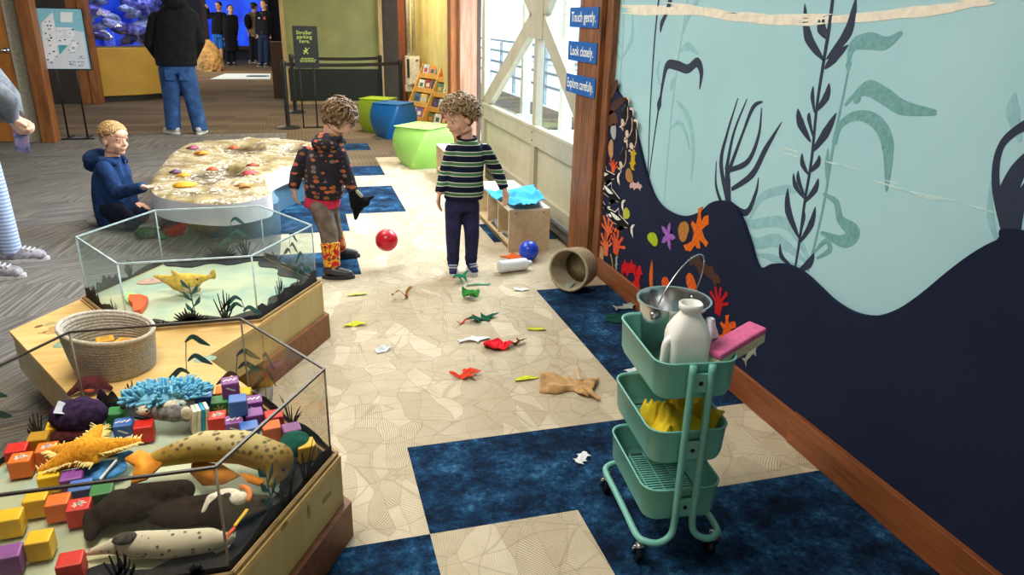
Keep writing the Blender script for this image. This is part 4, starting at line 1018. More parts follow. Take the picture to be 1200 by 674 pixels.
b = MB(); b.lathe([(.85, zy+.012), (.85, 2.6)], 48, Matrix.Translation(AC), cap=True); b.obj('lit_water', [wt.m], t, True, world=True)
b = MB(); b.lathe([(AR, 2.6), (AR, 3.0), (.3, 3.0), (.3, 2.6)], 64, Matrix.Translation(AC)); b.obj('hood', [M('#20222a', .6)], t, world=True)
reef = thing('coral_reef', 'purple and white coral heads heaped inside the curved aquarium', 'coral', AC+V((0, 0, zy+.01)))
r = random.Random(4); cm = [M(c, .8, .35, 14, .6, 40) for c in ('#c9b6dc', '#8f7fbc', '#e6deee', '#5d5286', '#423b66')]
for k in range(72):
    a = -PI/2+r.uniform(-.9, 1.2); rad = 1.20+.18*r.random(); s = r.uniform(.10, .20); z = zy+.04+s*.75+r.random()**1.1*.85
    c = AC+V((rad*math.cos(a), rad*math.sin(a), z)); b = MB(); b.ball(c, (s*1.25, s*.8, s*.55), Euler((r.uniform(-.3, .3), r.uniform(-.3, .3), a+PI/2)).to_matrix(), 4)
    for v in b.b.verts:
        d = v.co-c; v.co = c+d*(1+.30*noise.noise(v.co*9)+.16*noise.noise(v.co*23))
    b.obj('coral_head', [cm[r.choice((0, 1, 2, 1) if z > zy+.35 else (1, 3, 4, 4))]], reef, True, world=True)
# ---- rock mound, floor patch, far tank
c = at_z(246, 83, 0); b = MB(); hx_ = abs(at_y(264, 70, c.y).x-at_y(230, 70, c.y).x)/2; hz_2 = at_y(245, 48, c.y).z
b.ball((c.x, c.y+.3, 0), (hx_, .6, hz_2), sub=5)
for v in b.b.verts: d = v.co-V((c.x, c.y+.3, 0)); v.co += d*(.10*noise.noise(v.co*2.5)+.04*noise.noise(v.co*9))
for v in b.b.verts: v.co.z = max(v.co.z, 0)
rk = NT('pitted_rock'); vv = rk.node('ShaderNodeTexVoronoi', i_Vector=rk.co, i_Scale=9.0).outputs['Distance']; rk.color(rk.mix(rk.ramp(vv, [(.16, .8), (.26, 0.0)]), rk.ramp(rk.noise(3, 5), [(.3, '#93703e'), (.7, '#c9a266')]), '#5a4020')); rk.b.inputs['Roughness'].default_value = .9; rk.bump(vv, .6, .05)
o = b.obj('rock_mound', [rk.m], None, True, origin=(c.x, c.y+.3, 0)); tag(o, 'tan pitted rock mound beside the man in jeans', 'rock')
pts = [at_z(*p) for p in ((246, 93), (317, 93), (317, 86.5), (264, 86.5))]; t = thing('floor_patch', 'white flat patch with small marks on the hall floor', 'floor graphic', pts[0])  # thin pale sheet on the hall floor, small darker marks on it
b = MB(); b.slab([V((p.x, p.y, .003)) for p in pts], (0, 0, .004)); b.obj('sheet', [M('#c9dbe6', .5, .03)], t, world=True)
b = MB()
for k in range(6): p = at_z(292+k*4, 89.5, 0); b.box((p.x, p.y, .0082), (.14, .5, .001))
b.obj('patch_marks', [M('#5a7a94', .5)], t, world=True); 
fz0, fz1 = at_y(270, 54, 27.6).z, at_y(270, -5, 27.6).z+.4; fx0, fx1 = at_y(243, 30, 27.6).x, at_y(312, 30, 27.6).x
t = thing('wall_aquarium', 'glowing blue aquarium window at the far end of the hall', 'aquarium', ((fx0+fx1)/2, 27.7, fz0))
w2 = NT('blue_glow'); w2.b.inputs['Base Color'].default_value = (0, 0, 0, 1); n1 = w2.noise(1.6, 4); w2.link(w2.ramp(n1, [(.35, '#0a2fc4'), (.6, '#1a55e8'), (.75, '#5f9bff')]), w2.b.inputs['Emission Color']); w2.b.inputs['Emission Strength'].default_value = 1.0
b = MB(); b.box2((fx0, 27.9, fz0), (fx1, 27.95, fz1)); b.obj('lit_water', [w2.m], t, world=True)
b = MB(); b.box2((fx0-.1, 27.75, fz0-.12), (fx1+.1, 27.98, fz0)); b.box2((fx0-.1, 27.75, fz1), (fx1+.1, 27.98, fz1+.15)); b.box2((fx0-.15, 27.75, fz0-.1), (fx0, 27.98, fz1+.1)); b.box2((fx1, 27.75, fz0-.1), (fx1+.12, 27.98, fz1+.1)); b.obj('window_frame', [M('#3a2018', .6)], t, world=True)
# ---- kidney shaped tide pool table
ZT = .38
kid_px = [(176, 216), (179, 225), (192, 231), (212, 234.5), (235, 237), (262, 238), (286, 235), (305, 231), (316, 227.5), (318, 221), (312, 214), (311, 207), (319, 200.5), (334, 194), (350, 189.5), (366, 184), (378, 176), (372, 168), (350, 164), (320, 162), (290, 162), (260, 163), (236, 165), (215, 171), (203, 177), (196, 184), (188, 195), (180, 206)]
kp = smoothpath([at_z(*p, ZT) for p in kid_px], 3, True); kc = sum(kp, V())/len(kp)
t = thing('tide_pool_table', 'kidney shaped white touch table with a sculpted tide pool top', 'table', (kc.x, kc.y, 0))
b = MB(); b.slab([V((p.x, p.y, .225)) for p in kp], (0, 0, ZT-.225-.09))
for i in range(len(kp)):
    p, q = kp[i], kp[(i+1) % len(kp)]; ii = lambda v: V((v.x+(kc-v).normalized().x*.012, v.y+(kc-v).normalized().y*.012, ZT-.09))
    b.slab([V((p.x, p.y, ZT-.09)), V((q.x, q.y, ZT-.09)), ii(q), ii(p)], (0, 0, .079))
b.obj('rim_band', [M('#d3d6dc', .4, .02, 4)], t, auto=40, world=True)
b = MB(); b.slab([V((kc.x+.10+(p.x-kc.x)*.76, kc.y+.16+(p.y-kc.y)*.78, 0)) for p in kp], (0, 0, .225)); b.obj('recessed_base', [M('#4b6c82', .5, .05, 5)], t, auto=40, world=True)
bm = bmesh.new()
# filled, subdivided top with relief
vs = [bm.verts.new(V((p.x, p.y, ZT-.011))) for p in kp]; f = bm.faces.new(vs)
bmesh.ops.triangulate(bm, faces=[f])
for _ in range(5): bmesh.ops.subdivide_edges(bm, edges=[e for e in bm.edges if e.calc_length() > .035], cuts=1, use_grid_fill=False); bmesh.ops.triangulate(bm, faces=bm.faces[:])
pools = [(at_z(254, 203, ZT), .20, .30), (at_z(282, 173.5, ZT), .20, .30), (at_z(345, 173, ZT), .13, .2)]
bd = {v for e in bm.edges if e.is_boundary for v in e.verts}
for v in bm.verts:
    if v in bd: continue
    z = .012+.018*noise.noise(v.co*5)+.012*noise.noise(v.co*14)
    for c, rx, ry in pools:
        q = ((v.co.x-c.x)/rx)**2+((v.co.y-c.y)/ry)**2
        q *= 1+.5*noise.noise(v.co*7)
        if q < 1.4: z -= .05*max(0, min(1, (1.4-q)/.6))
    v.co.z += z
me = bpy.data.meshes.new('top'); bm.to_mesh(me); bm.free()
tp_ = NT('tide_pool'); a_ = tp_.noise(6, 6, .65); sepz = tp_.node('ShaderNodeSeparateXYZ', i_0=tp_.co).outputs[2]
col = tp_.ramp(a_, [(.3, '#57492a'), (.48, '#8a774c'), (.68, '#b5a680')])
mr = tp_.node('ShaderNodeMapRange', i_Value=sepz); mr.inputs['From Min'].default_value = ZT-.055; mr.inputs['From Max'].default_value = ZT-.012
col = tp_.mix(mr.outputs[0], '#3f3018', col)
sp = tp_.noise(40, 4, .8); patch = tp_.noise(5, 2)
spk = tp_.math('MULTIPLY', tp_.ramp(sp, [(.53, 0.0), (.57, 1.0)]), tp_.ramp(patch, [(.46, 0.0), (.52, 1.0)]))
col = tp_.mix(spk, col, '#e9e6dc'); spd = tp_.math('MULTIPLY', tp_.ramp(tp_.noise(55, 3, .7), [(.60, 0.0), (.64, 1.0)]), tp_.ramp(patch, [(.5, 0.0), (.58, .9)])); col = tp_.mix(spd, col, '#2c2a24')
tp_.color(col); tp_.b.inputs['Roughness'].default_value = .4; tp_.bump(sp, .4, .01)
top = link_mesh('sculpted_top', me, [tp_.m], t, True, True)
def star5(mb, c, r, h, n=5, rot=0, inner=.42):
    mb.b.verts.ensure_lookup_table(); pts = []
    for k in range(n*2):
        a = rot+PI*k/n; q = r if k % 2 == 0 else r*inner; pts.append(V((c.x+q*math.cos(a), c.y+q*math.sin(a), c.z)))
    v0 = mb.b.verts.new(V((c.x, c.y, c.z+h))); vs = [mb.b.verts.new(p) for p in pts]; vb = [mb.b.verts.new(p-V((0, 0, .01))) for p in pts]
    for k in range(len(vs)): mb.b.faces.new((vs[k], vs[(k+1) % len(vs)], v0)); mb.b.faces.new((vb[k], vb[(k+1) % len(vs)], vs[(k+1) % len(vs)], vs[k]))
    mb.b.faces.new(vb[::-1])
for (x, y), r, n, col, nm in (((217, 216), .085, 15, '#e0a81f', 'sun_star'), ((215, 205), .06, 5, '#d99a2a', 'sea_star'), ((237, 179), .07, 5, '#d98a2e', 'sea_star'), ((226, 173), .06, 5, '#9a4a6a', 'sea_star'), ((293, 202.5), .07, 5, '#c24a52', 'sea_star'), ((286, 217), .07, 5, '#b9854a', 'sea_star'), ((206, 201), .05, 5, '#6a4a6e', 'sea_star'), ((274, 173), .05, 5, '#c2562e', 'sea_star'), ((249, 198), .05, 5, '#c2562e', 'sea_star'), ((296, 193.5), .055, 7, '#9a4a2e', 'sea_star')):
    p = at_z(x, y, ZT+.012); b = MB(); star5(b, p, r, .022, n, R_.random()*3, .62 if n > 9 else .36); b.obj(nm, [M(col, .6, .15, 60, .4, 200)], t, True, world=True)
# ================================================================== toys inside the tanks
APO = TR*math.cos(PI/6)
def clamp_hex(c, x, y, m):
    for k in range(6):
        a = PI/6+PI/3*k; nx, ny = math.cos(a), math.sin(a); d = (x-c.x)*nx+(y-c.y)*ny-(APO-.012-m)
        if d > 0: x -= nx*d; y -= ny*d
    return x, y
BS = .054
BC = dict(red='#d2281c', orange='#e8701c', yellow='#e9ba14', green='#2e7c3e', blue='#3f6bb5', purple='#8a4b96', ochre='#b98a1e')
blocks = [  # px, py, layer, colour, turn, mark, label
 (86, 483, 0, 'purple', .2, 0, 'purple wooden block behind the red block with the printed top'),
 (107, 491, 0, 'green', .15, 1, 'green wooden block with a printed sea star, left of the blue tufted plush'),
 (73, 499, 0, 'red', .25, 2, 'red wooden block with a white printed top, beside the green sea star block'),
 (47, 511, 0, 'yellow', .3, 0, 'yellow wooden block with a cream side between two red blocks'),
 (29, 521, 0, 'red', .3, 0, 'red wooden block behind the two orange blocks at left'),
 (24, 503, 0, 'ochre', .1, 0, 'dark ochre block at the far left of the toy heap'),
 (134, 489, 0, 'green', -.2, 0, 'dark green wooden block under the head of the grey plush otter'),
 (146, 502, 0, 'blue', .2, 3, 'blue wooden block with a white wave, left of a red block under the otter'),
 (169, 504, 0, 'red', .15, 0, 'plain red wooden block just in front of the grey otter'),
 (27, 540, 0, 'orange', .1, 2, 'orange wooden block nearest the left glass, printed on its top'),
 (55, 532, 0, 'orange', .2, 2, 'orange wooden block beside the left arm of the orange starfish'),
 (270, 453, 1, 'purple', .35, 3, 'purple wooden block on top of the heap by the back glass'),
 (243, 468, 0, 'blue', .05, 3, 'blue wooden block with a white wave against the back glass'),
 (262, 463, 0, 'orange', .2, 0, 'orange wooden block under the topmost purple block'),
 (290, 463, 0, 'yellow', -.1, 0, 'yellow wooden block right of the topmost purple block'),
 (258, 475, 0, 'green', .1, 1, 'green wooden block with a pale print behind the printed red block'),
 (279, 474, 1, 'blue', .1, 0, 'blue wooden block stacked on a green one in the heap'),
 (279, 485, 0, 'green', .1, 0, 'green wooden block underneath a blue one in the heap'),
 (304, 473, 0, 'purple', .3, 3, 'purple wooden block with white strokes near the right back glass'),
 (258, 492, 0, 'red', .1, 2, 'red wooden block with a white printed face in the middle of the heap'),
 (275, 497, 0, 'purple', .25, 3, 'purple wooden block right of the printed red block'),
 (297, 491, 0, 'purple', .4, 0, 'plain purple wooden block left of the light blue block at right'),
 (311, 502, 0, 'blue', .45, 0, 'light blue wooden block against the right glass'),
 (334, 490, 0, 'red', .5, 0, 'red wooden block in the right corner of the heap, nearest the corner seam'),
 (340, 500, 0, 'purple', .5, 0, 'purple wooden block in the right corner in front of a red one'),
 (322, 503, 0, 'orange', .4, 0, 'orange wooden block in the right corner beside the light blue block'),
 (242, 490, 0, 'purple', .1, 0, 'purple wooden block left of the printed red block'),
 (366, 528, 0, 'yellow', .6, 0, 'yellow wooden block alone by the right glass under dark green plush'),
 (65, 563, 0, 'yellow', .5, 0, 'yellow wooden block in front of the orange starfish'),
 (82, 566, 0, 'purple', .3, 0, 'purple wooden block between the yellow block and blue ray'),
 (48, 590, 0, 'yellow', .15, 0, 'yellow wooden block at the left end of the row of three behind the front glass'),
 (68, 593, 0, 'orange', .15, 0, 'orange wooden block in the middle of the row of three behind the front glass'),
 (92, 599, 0, 'red', .15, 2, 'red wooden block at the right end of the row of three behind the front glass'),
 (98, 576, 0, 'blue', .3, 0, 'blue wooden block behind the row of three'),
 (114, 580, 0, 'green', .3, 0, 'green wooden block beside the wing of the dark puffin'),
 (13, 612, 0, 'yellow', .2, 0, 'large yellow wooden block seen through the front glass near its left end'),
 (47, 638, 0, 'yellow', .1, 0, 'yellow wooden block behind the spotted plush near the front glass'),
 (12, 655, 0, 'purple', .3, 0, 'purple wooden block at the bottom left against the front glass'),
 (84, 664, 0, 'red', .2, 0, 'red wooden block against the front glass below the spotted plush'),
]
pos = []
for b_ in blocks:
    z = TZ0+.004+BS/2+(BS+.001)*b_[2]; p = at_z(b_[0], b_[1], z+.008); x, y = clamp_hex(TC_F, p.x, p.y, .045); pos.append([x, y, b_[2]])
for _ in range(160):
    for i in range(len(pos)):
        for j in range(i):
            if pos[i][2] != pos[j][2]: continue
            dx, dy = pos[i][0]-pos[j][0], pos[i][1]-pos[j][1]; d = math.hypot(dx, dy) or 1e-4; m = .066
            if d < m: k = (m-d)/d/2; pos[i][0] += dx*k; pos[i][1] += dy*k; pos[j][0] -= dx*k; pos[j][1] -= dy*k
        pos[i][0], pos[i][1] = clamp_hex(TC_F, pos[i][0], pos[i][1], .040)
WHT = M('#ece6da', .6)
for b_, (x, y, l) in zip(blocks, pos):
    col = BC[b_[3]]; z0 = TZ0+.009+(BS+.0012)*l
    t = thing('toy_block', b_[6], 'toy block', (x, y, z0), b_[4]*.35, 'wooden toy blocks in the near tank')
    b = MB(); b.box((0, 0, BS/2), (BS, BS, BS), None, .004); b.obj('cube_body', [M(col, .42, .05, 20)], t)
    if b_[5]:
        b = MB()
        if b_[5] == 1:
            for k in range(7): a = 2*PI*k/7; b.box((.011*math.cos(a), -BS/2-.0002, BS/2+.011*math.sin(a)), (.016, .001, .004), Euler((0, -a, 0)).to_matrix())
            m = M('#cbbf62', .6)
        elif b_[5] == 2:
            for k in range(5): a = PI*k/5; b.box((.004*math.cos(k*2), .004*math.sin(k*3), BS+.0002), (.030, .0035, .001), Euler((0, 0, a)).to_matrix())
            m = WHT
        else:
            for k in range(3): b.box((-.014+.014*k, 0, BS+.0002), (.018, .006, .001), Euler((0, 0, .6+.2*k)).to_matrix())
            b.box((0, -BS/2-.0002, BS*.6), (.03, .001, .005), Euler((0, .5, 0)).to_matrix()); m = WHT
        b.obj('printed_picture', [m], t)
def blobthing(name, label, cat, parts, base, voxel=.006, group=None):
    """parts: (part name, fn(mb), material[, smooth])"""
    t = thing(name, label, cat, base, 0, group)
    for nm, fn, mat, *sm in parts:
        mb = MB(); fn(mb); me = mb.blob(voxel, sm[0] if sm else 4); link_mesh(nm, me, mat, t, True, True)
    return t
def fur(c, var=.25, scale=60): return M(c, .95, var, scale, .6, 380, 0, .12)
def AZ(x, y, z, m=.05):
    p = at_z(x, y, z); p.x, p.y = clamp_hex(TC_F, p.x, p.y, m); return p
# --- trout plush
tm = NT('trout'); sp = tm.node('ShaderNodeTexVoronoi', i_Vector=tm.co, i_Scale=52.0).outputs['Distance']; sx = tm.node('ShaderNodeSeparateXYZ', i_0=tm.co).outputs[2]
nrm = tm.node('ShaderNodeSeparateXYZ', i_0=tm.node('ShaderNodeNewGeometry').outputs['Normal']).outputs[2]
mr = tm.node('ShaderNodeMapRange', i_Value=sx); mr.inputs['From Min'].default_value = .045; mr.inputs['From Max'].default_value = .145
body = tm.ramp(mr.outputs[0], [(.0, '#d2bb78'), (.3, '#b8922f'), (.7, '#97792c'), (.92, '#c4b27c')])
spt = tm.math('MULTIPLY', tm.ramp(sp, [(.25, 1.0), (.42, 0.0)]), tm.ramp(mr.outputs[0], [(.45, 0.0), (.7, .8)]))
tm.color(tm.mix(spt, body, '#3a2f1a')); tm.b.inputs['Roughness'].default_value = .9; tm.bump(tm.noise(300, 3), .4, .004)
S = [AZ(175, 541, .375), AZ(205, 532, .40), AZ(240, 523, .41), AZ(285, 524, .41), AZ(325, 538, .395), AZ(352, 556, .37), AZ(362, 572, .35)]
def f_trout(b):
    rs = [.020, .032, .044, .048, .045, .036, .020]
    for i in range(6): b.cap(S[i], S[i+1], rs[i], rs[i+1])
t = blobthing('trout_plush', 'big olive and gold spotted plush trout with orange tail lying across the toys', 'plush toy', [('body', f_trout, tm.m)], (S[2].x, S[2].y, .31))
def finpoly(b, pts, th=.010):
    pts = [V(p) for p in pts]; n = (pts[1]-pts[0]).cross(pts[2]-pts[0]).normalized()*th; b.slab(pts, n)
OR = NT('fin_orange'); OR.color(OR.ramp(OR.noise(30, 3), [(.3, '#c9730f'), (.7, '#ef9c22')])); OR.b.inputs['Roughness'].default_value = .9
for nm, pts in (('tail_fin', [AZ(183, 538, .385), AZ(163, 530, .40), AZ(146, 540, .40), AZ(158, 547, .39), AZ(153, 569, .375), AZ(172, 563, .375), AZ(190, 546, .38)]), ('pelvic_fin', [AZ(228, 540, .37), AZ(226, 556, .345), AZ(240, 570, .335), AZ(262, 568, .34), AZ(282, 558, .35), AZ(262, 545, .365)]), ('anal_fin', [AZ(282, 556, .36), AZ(290, 566, .35), AZ(308, 571, .348), AZ(310, 564, .35), AZ(296, 558, .358)])):
    b = MB(); finpoly(b, pts); b.obj(nm, [OR.m], t, True, world=True, label='orange fin')
b = MB(); b.ball(S[5]+V((.02, -.025, .015)), .006); b.obj('eye', [M('#0c0c0c', .2)], t, True, world=True)
# --- puffin hand puppet
def P_(x, y, z, m=.035): return AZ(x, y, z, m)
base = P_(230, 600, .31)
pc = P_(235, 603, .345)
def f_puf(b):
    b.ball(pc+V((0, .012, .004)), (.13, .058, .030)); b.ball(P_(150, 595, .355), (.085, .055, .035)); b.cap(P_(140, 590, .35), P_(112, 610, .335), .038, .030); b.cap(P_(112, 608, .335), P_(106, 628, .330), .030, .015)
    b.cap(P_(160, 582, .365), P_(215, 575, .36), .034, .03); b.cap(P_(260, 598, .350, .06), P_(322, 588, .340, .03), .046, .014)
DK = fur('#2b211b')
t = blobthing('puffin_puppet', 'dark brown plush puffin puppet with white face lying behind the front glass', 'plush toy', [('body', f_puf, DK)], base)
def f_face(b):
    b.ball(P_(265, 582, .378), (.040, .028, .018)); b.ball(P_(280, 584, .380), (.026, .022, .015)); b.cap(P_(250, 588, .376), P_(238, 600, .368), .022, .006)
me = MB(); f_face(me); link_mesh('face_patch', me.blob(.004, 3), fur('#e6dfcf', .08), t, True, True, 'cream white face')
for nm, px, py, z, r, col in (('eye', 266, 580, .395, (.010, .005, .006), '#151515'),): b = MB(); b.ball(P_(px, py, z), r); b.obj(nm, [M(col, .2)], t, True, world=True)
b = MB(); b.tube(smoothpath([P_(281, 570, .385), P_(290, 573, .388), P_(293, 581, .386), P_(292, 588, .380)], 5), [.003]+[.007]*8+[.006]*6+[.003], 8); b.obj('bill', [M('#d9772a', .8)], t, True, world=True, label='orange bill')
for k, (pts, col) in enumerate((([P_(292, 597, .375, .02), P_(308, 601, .370, .02), P_(298, 612, .366, .02), P_(289, 619, .366, .02)], '#e3b81d'), ([P_(286, 618, .362, .02), P_(284, 627, .358, .02), P_(272, 633, .356, .02), P_(270, 625, .362, .02)], '#d9591f'))):
    b = MB(); finpoly(b, pts, .008); b.obj('foot', [M(col, .8)], t, world=True, label=('yellow', 'orange')[k]+' foot')
# --- spotted cream seal pup at the front glass
sm = NT('spotted_fur'); v_ = sm.node('ShaderNodeTexVoronoi', i_Vector=sm.co, i_Scale=60.0).outputs['Distance']; sm.color(sm.mix(sm.ramp(v_, [(.2, .85), (.3, 0.0)]), '#cfc6b0', '#3b352c')); sm.b.inputs['Roughness'].default_value = .9
S2_ = [P_(133, 640, .34), P_(160, 638, .345), P_(200, 638, .345), P_(245, 633, .34), P_(268, 632, .335)]
def f_seal(b):
    rs = [.020, .032, .034, .030, .016]
    for i in range(4): b.cap(S2_[i], S2_[i+1], rs[i], rs[i+1])
    b.cap(S2_[0], P_(96, 650, .325), .018, .006)
t = blobthing('seal_plush', 'cream plush seal with dark speckles along the inside of the front glass', 'plush toy', [('body', f_seal, sm.m)], (S2_[2].x, S2_[2].y, .31))
b = MB(); b.ball(S2_[1]+V((-.02, -.006, .026)), (.030, .02, .012)); b.obj('flipper', [fur('#4a463f')], t, True, world=True, label='dark grey flipper')
# --- orange starfish with shaggy cream fringe
sc_ = P_(98, 530, .392); angs = [(160, 500), (150, 527), (100, 558), (52, 556), (68, 510)]
tips = [P_(158, 520, .362), P_(142, 506, .385), P_(112, 497, .37), P_(50, 551, .335), P_(118, 538, .345)]
tips = [P_(163, 517, .385), P_(118, 500, .392), P_(60, 527, .385), P_(46, 553, .36), P_(112, 541, .375)]
def f_star(b):
    for q in tips: b.cap(sc_, q, .040, .010)
t = blobthing('starfish_plush', 'orange plush starfish with a shaggy cream fringe lying on the blocks', 'plush toy', [('body', f_star, fur('#e8922a', .2, 120))], (sc_.x, sc_.y, .31))
b = MB(); r = random.Random(2)
for q in tips:
    ax_ = (q-sc_); L = ax_.length; ax_.normalize(); sd_ = V((0, 0, 1)).cross(ax_)
    for s in (-1, 1):
        for k in range(20):
            u = .25+.75*k/19; p = sc_+ax_*L*u+sd_*s*(.040*(1-u)+.010*u)*.85; d = (sd_*s+ax_*.5+V((0, 0, r.uniform(-.2, .5)))).normalized()
            b.cap(p, p+d*r.uniform(.014, .024), .0035, .0015, seg=5)
o = b.obj('fringe', [fur('#e8d488', .1)], t, True, world=True, label='cream fringe'); o['kind'] = 'stuff'
# --- blue ray with white beaded edge
rc = P_(118, 549, .345)
t = blobthing('ray_plush', 'blue plush ray with white beaded edging under the starfish', 'plush toy', [('body', lambda b: (b.ball(P_(118, 552, .335), (.075, .05, .016)), b.cap(P_(122, 545, .345), P_(152, 532, .35), .022, .012)), fur('#4d86b8', .2, 40))], (rc.x, rc.y, .31))
b = MB()
for k in range(30): u = k/29; b.ball(P_(80, 558, .345).lerp(P_(136, 537, .36), u)+V((0, 0, .012*math.sin(PI*u))), .0045, sub=1)
for k in range(16): u = k/15; b.ball(P_(118, 561, .345).lerp(P_(136, 540, .362), u), .0045, sub=1)
b.obj('beaded_edge', [M('#e4e2da', .8)], t, True, world=True, label='white beads')
# --- grey otter and blue chenille plush
def f_ott(b):
    b.ball(P_(206, 483, .375), (.048, .035, .032)); b.cap(P_(196, 483, .375), P_(172, 480, .378), .030, .026); b.ball(P_(166, 478, .385), (.028, .024, .024)); b.ball(P_(150, 473, .378), (.030, .018, .018)); b.cap(P_(212, 487, .368), P_(220, 492, .36), .016, .009)
t = blobthing('otter_plush', 'grey plush otter with cream head lying on the blocks', 'plush toy', [('body', f_ott, fur('#7d7a76', .3))], P_(195, 485, .31))
for (x, y, z, r) in ((168, 481, .392, (.022, .018, .014)), (204, 474, .398, (.040, .02, .014)), (219, 484, .385, (.018, .012, .022))): b = MB(); b.ball(P_(x, y, z), r); b.obj('cream_patch', [fur('#d9cdb4', .12)], t, True, world=True, label='cream patch')
b = MB(); 
for (x, y) in ((161, 480), (172, 482)): b.ball(P_(x, y, .40), .004)
b.obj('eyes', [M('#111111', .2)], t, True, world=True)
t = thing('sea_slug_plush', 'light blue plush covered in chenille fingers behind the grey otter', 'plush toy', P_(195, 470, .33)); r = random.Random(8)
ctr = P_(195, 463, .405)
b = MB(); b.ball(ctr, (.115, .05, .026)); b.obj('body', [fur('#86c5dd', .1)], t, True, world=True)
b = MB()
for k in range(210):
    a = r.uniform(0, 2*PI); e = r.uniform(-.15, 1.2); n_ = V((math.cos(a)*math.cos(e), math.sin(a)*math.cos(e), math.sin(e))); p = ctr+V((n_.x*.115, n_.y*.05, n_.z*.026)); d = (n_+V((r.uniform(-.5, .5), r.uniform(-.5, .5), r.uniform(0, .4)))).normalized()
    b.cap(p, p+d*r.uniform(.018, .028), .0052, .0048, seg=6)
o = b.obj('chenille_fingers', [fur('#7cc4e2', .12)], t, True, world=True); o['kind'] = 'stuff'
# --- purple octopus mound and maroon one at left, dark green turtle at right
def f_oct(b):
    b.ball(P_(62, 473, .385, .10), (.085, .06, .055)); b.ball(P_(92, 460, .365, .06), (.045, .035, .05))
    for x, y in ((10, 497), (30, 505), (60, 507)): b.cap(P_(50, 485, .34), P_(x, y, .325), .026, .014)
t = blobthing('octopus_plush', 'dark purple plush octopus slumped in the left corner of the near tank', 'plush toy', [('body', f_oct, fur('#33243f', .3))], P_(62, 478, .31), .007)
b = MB(); b.slab([P_(64, 484, .42), P_(70, 470, .44), P_(98, 480, .40), P_(94, 486, .40)], (0, -.012, .006)); b.obj('white_fin', [fur('#c9ccd6', .06)], t, world=True, label='white fin')
def f_mar(b):  b.ball(P_(40, 503, .338, .10), (.07, .035, .028)); b.ball(P_(62, 500, .336, .06), (.045, .03, .024))
t = blobthing('shaggy_plush', 'reddish brown shaggy plush in front of the purple octopus', 'plush toy', [('body', f_mar, fur('#4d2623', .3))], P_(28, 502, .31), .007)
def f_tur(b): b.ball(P_(366, 512, .350, .07), (.05, .055, .036)); b.cap(P_(356, 522, .34), P_(335, 528, .33), .024, .012)
t = blobthing('turtle_plush', 'dark green plush turtle in the right corner of the near tank', 'plush toy', [('body', f_tur, fur('#1d5a4c', .2))], P_(366, 514, .31))
# --- small triangular board book
c = P_(236, 506, .31); t = thing('board_book', 'small cream and blue board book standing among the blocks', 'book', (c.x, c.y, TZ0+.007), .3)
for k, col in enumerate(('#e8dcc0', '#f2ead6', '#2f9cc4', '#e8dcc0')): b = MB(); b.box((-.018+.012*k, 0, .045), (.010, .05, .085), Euler((0, .12, 0)).to_matrix()); b.obj('board_page', [M(col, .6)], t)
# --- rear tank
fc = at_z(217, 331, .365)
def f_fish(b):
    b.ball(fc, (.075, .048, .046)); b.cap(fc+V((-.05, 0, .01)), fc+V((-.13, .02, .035)), .030, .007); b.cap(fc+V((.04, 0, .01)), fc+V((.11, -.005, .02)), .03, .010); b.cap(fc+V((-.02, -.01, .03)), fc+V((-.05, -.005, .065)), .018, .006); b.ball(fc+V((.125, 0, .03)), (.016, .01, .028))
t = blobthing('fish_plush', 'yellow plush fish lying in the farther tank', 'plush toy', [('body', f_fish, fur('#dcb44a', .15))], (fc.x, fc.y, .31))
b = MB(); b.ball(fc+V((.06, -.042, .025)), .006); b.obj('eye', [M('#2a2010', .2)], t, True, world=True)
b = MB(); b.ball(fc+V((.02, -.03, -.028)), (.05, .025, .02)); b.obj('belly_patch', [fur('#a89a78', .2)], t, True, world=True, label='greyish belly')
def foam(name, pts, z, th, col, label, cat='foam shape'):
    ps = [at_z(*p, z) for p in pts]; c = sum(ps, V())/len(ps); b = MB(); b.slab(ps, (0, 0, th)); o = b.obj(name, [M(col, .8, .08, 60)], origin=(c.x, c.y, z)); return tag(o, label, cat)
foam('foam_fish', [(152, 350), (166, 350), (174, 353), (172, 360), (166, 368), (157, 370), (156, 360), (151, 356)], .31, .022, '#e8571c', 'orange foam fish near the front left glass of the farther tank')
foam('foam_leaf', [(147, 345), (158, 345), (160, 352), (150, 357), (147, 353)], .309, .012, '#a8d884', 'pale green foam leaf behind the orange foam fish')
# --- on the table between the tanks and in the basket
for k, (x, y) in enumerate(((126, 389), (150, 403))):
    c = V((basket_c.x+(-.035, .035)[k], basket_c.y+(.045, .01)[k], .311)); t = thing('toy_block', ('yellow block at the back', 'yellow block at the front')[k]+' inside the grey rope basket', 'toy block', c, (.3, -.3)[k], 'blocks in the rope basket')
    b = MB(); b.box((0, 0, .045), (.06, .055, .09), None, .004); b.obj('cube_body', [M('#e0a52a', .5)], t); b = MB(); b.box((0, 0, .0905), (.03, .03, .001)); b.obj('printed_picture', [M('#c08a1e', .5)], t)
c = at_z(108, 449, .33); c.y -= .045; 
t = blobthing('crab_plush', 'small maroon plush crab with an orange patch on the table behind the near tank', 'plush toy', [('body', lambda b: (b.ball(V((c.x, c.y+.03, .335)), (.05, .035, .03)), b.cap(V((c.x-.03, c.y+.03, .335)), V((c.x-.065, c.y+.01, .315)), .016, .010), b.cap(V((c.x+.03, c.y+.03, .335)), V((c.x+.06, c.y+.02, .315)), .016, .010)), fur('#5c2a2e'))], (c.x, c.y+.03, .301))
b = MB(); b.ball(V((c.x, c.y+.002, .325)), (.018, .008, .008)); b.obj('belly_patch', [fur('#c4622c')], t, True, world=True, label='orange belly')
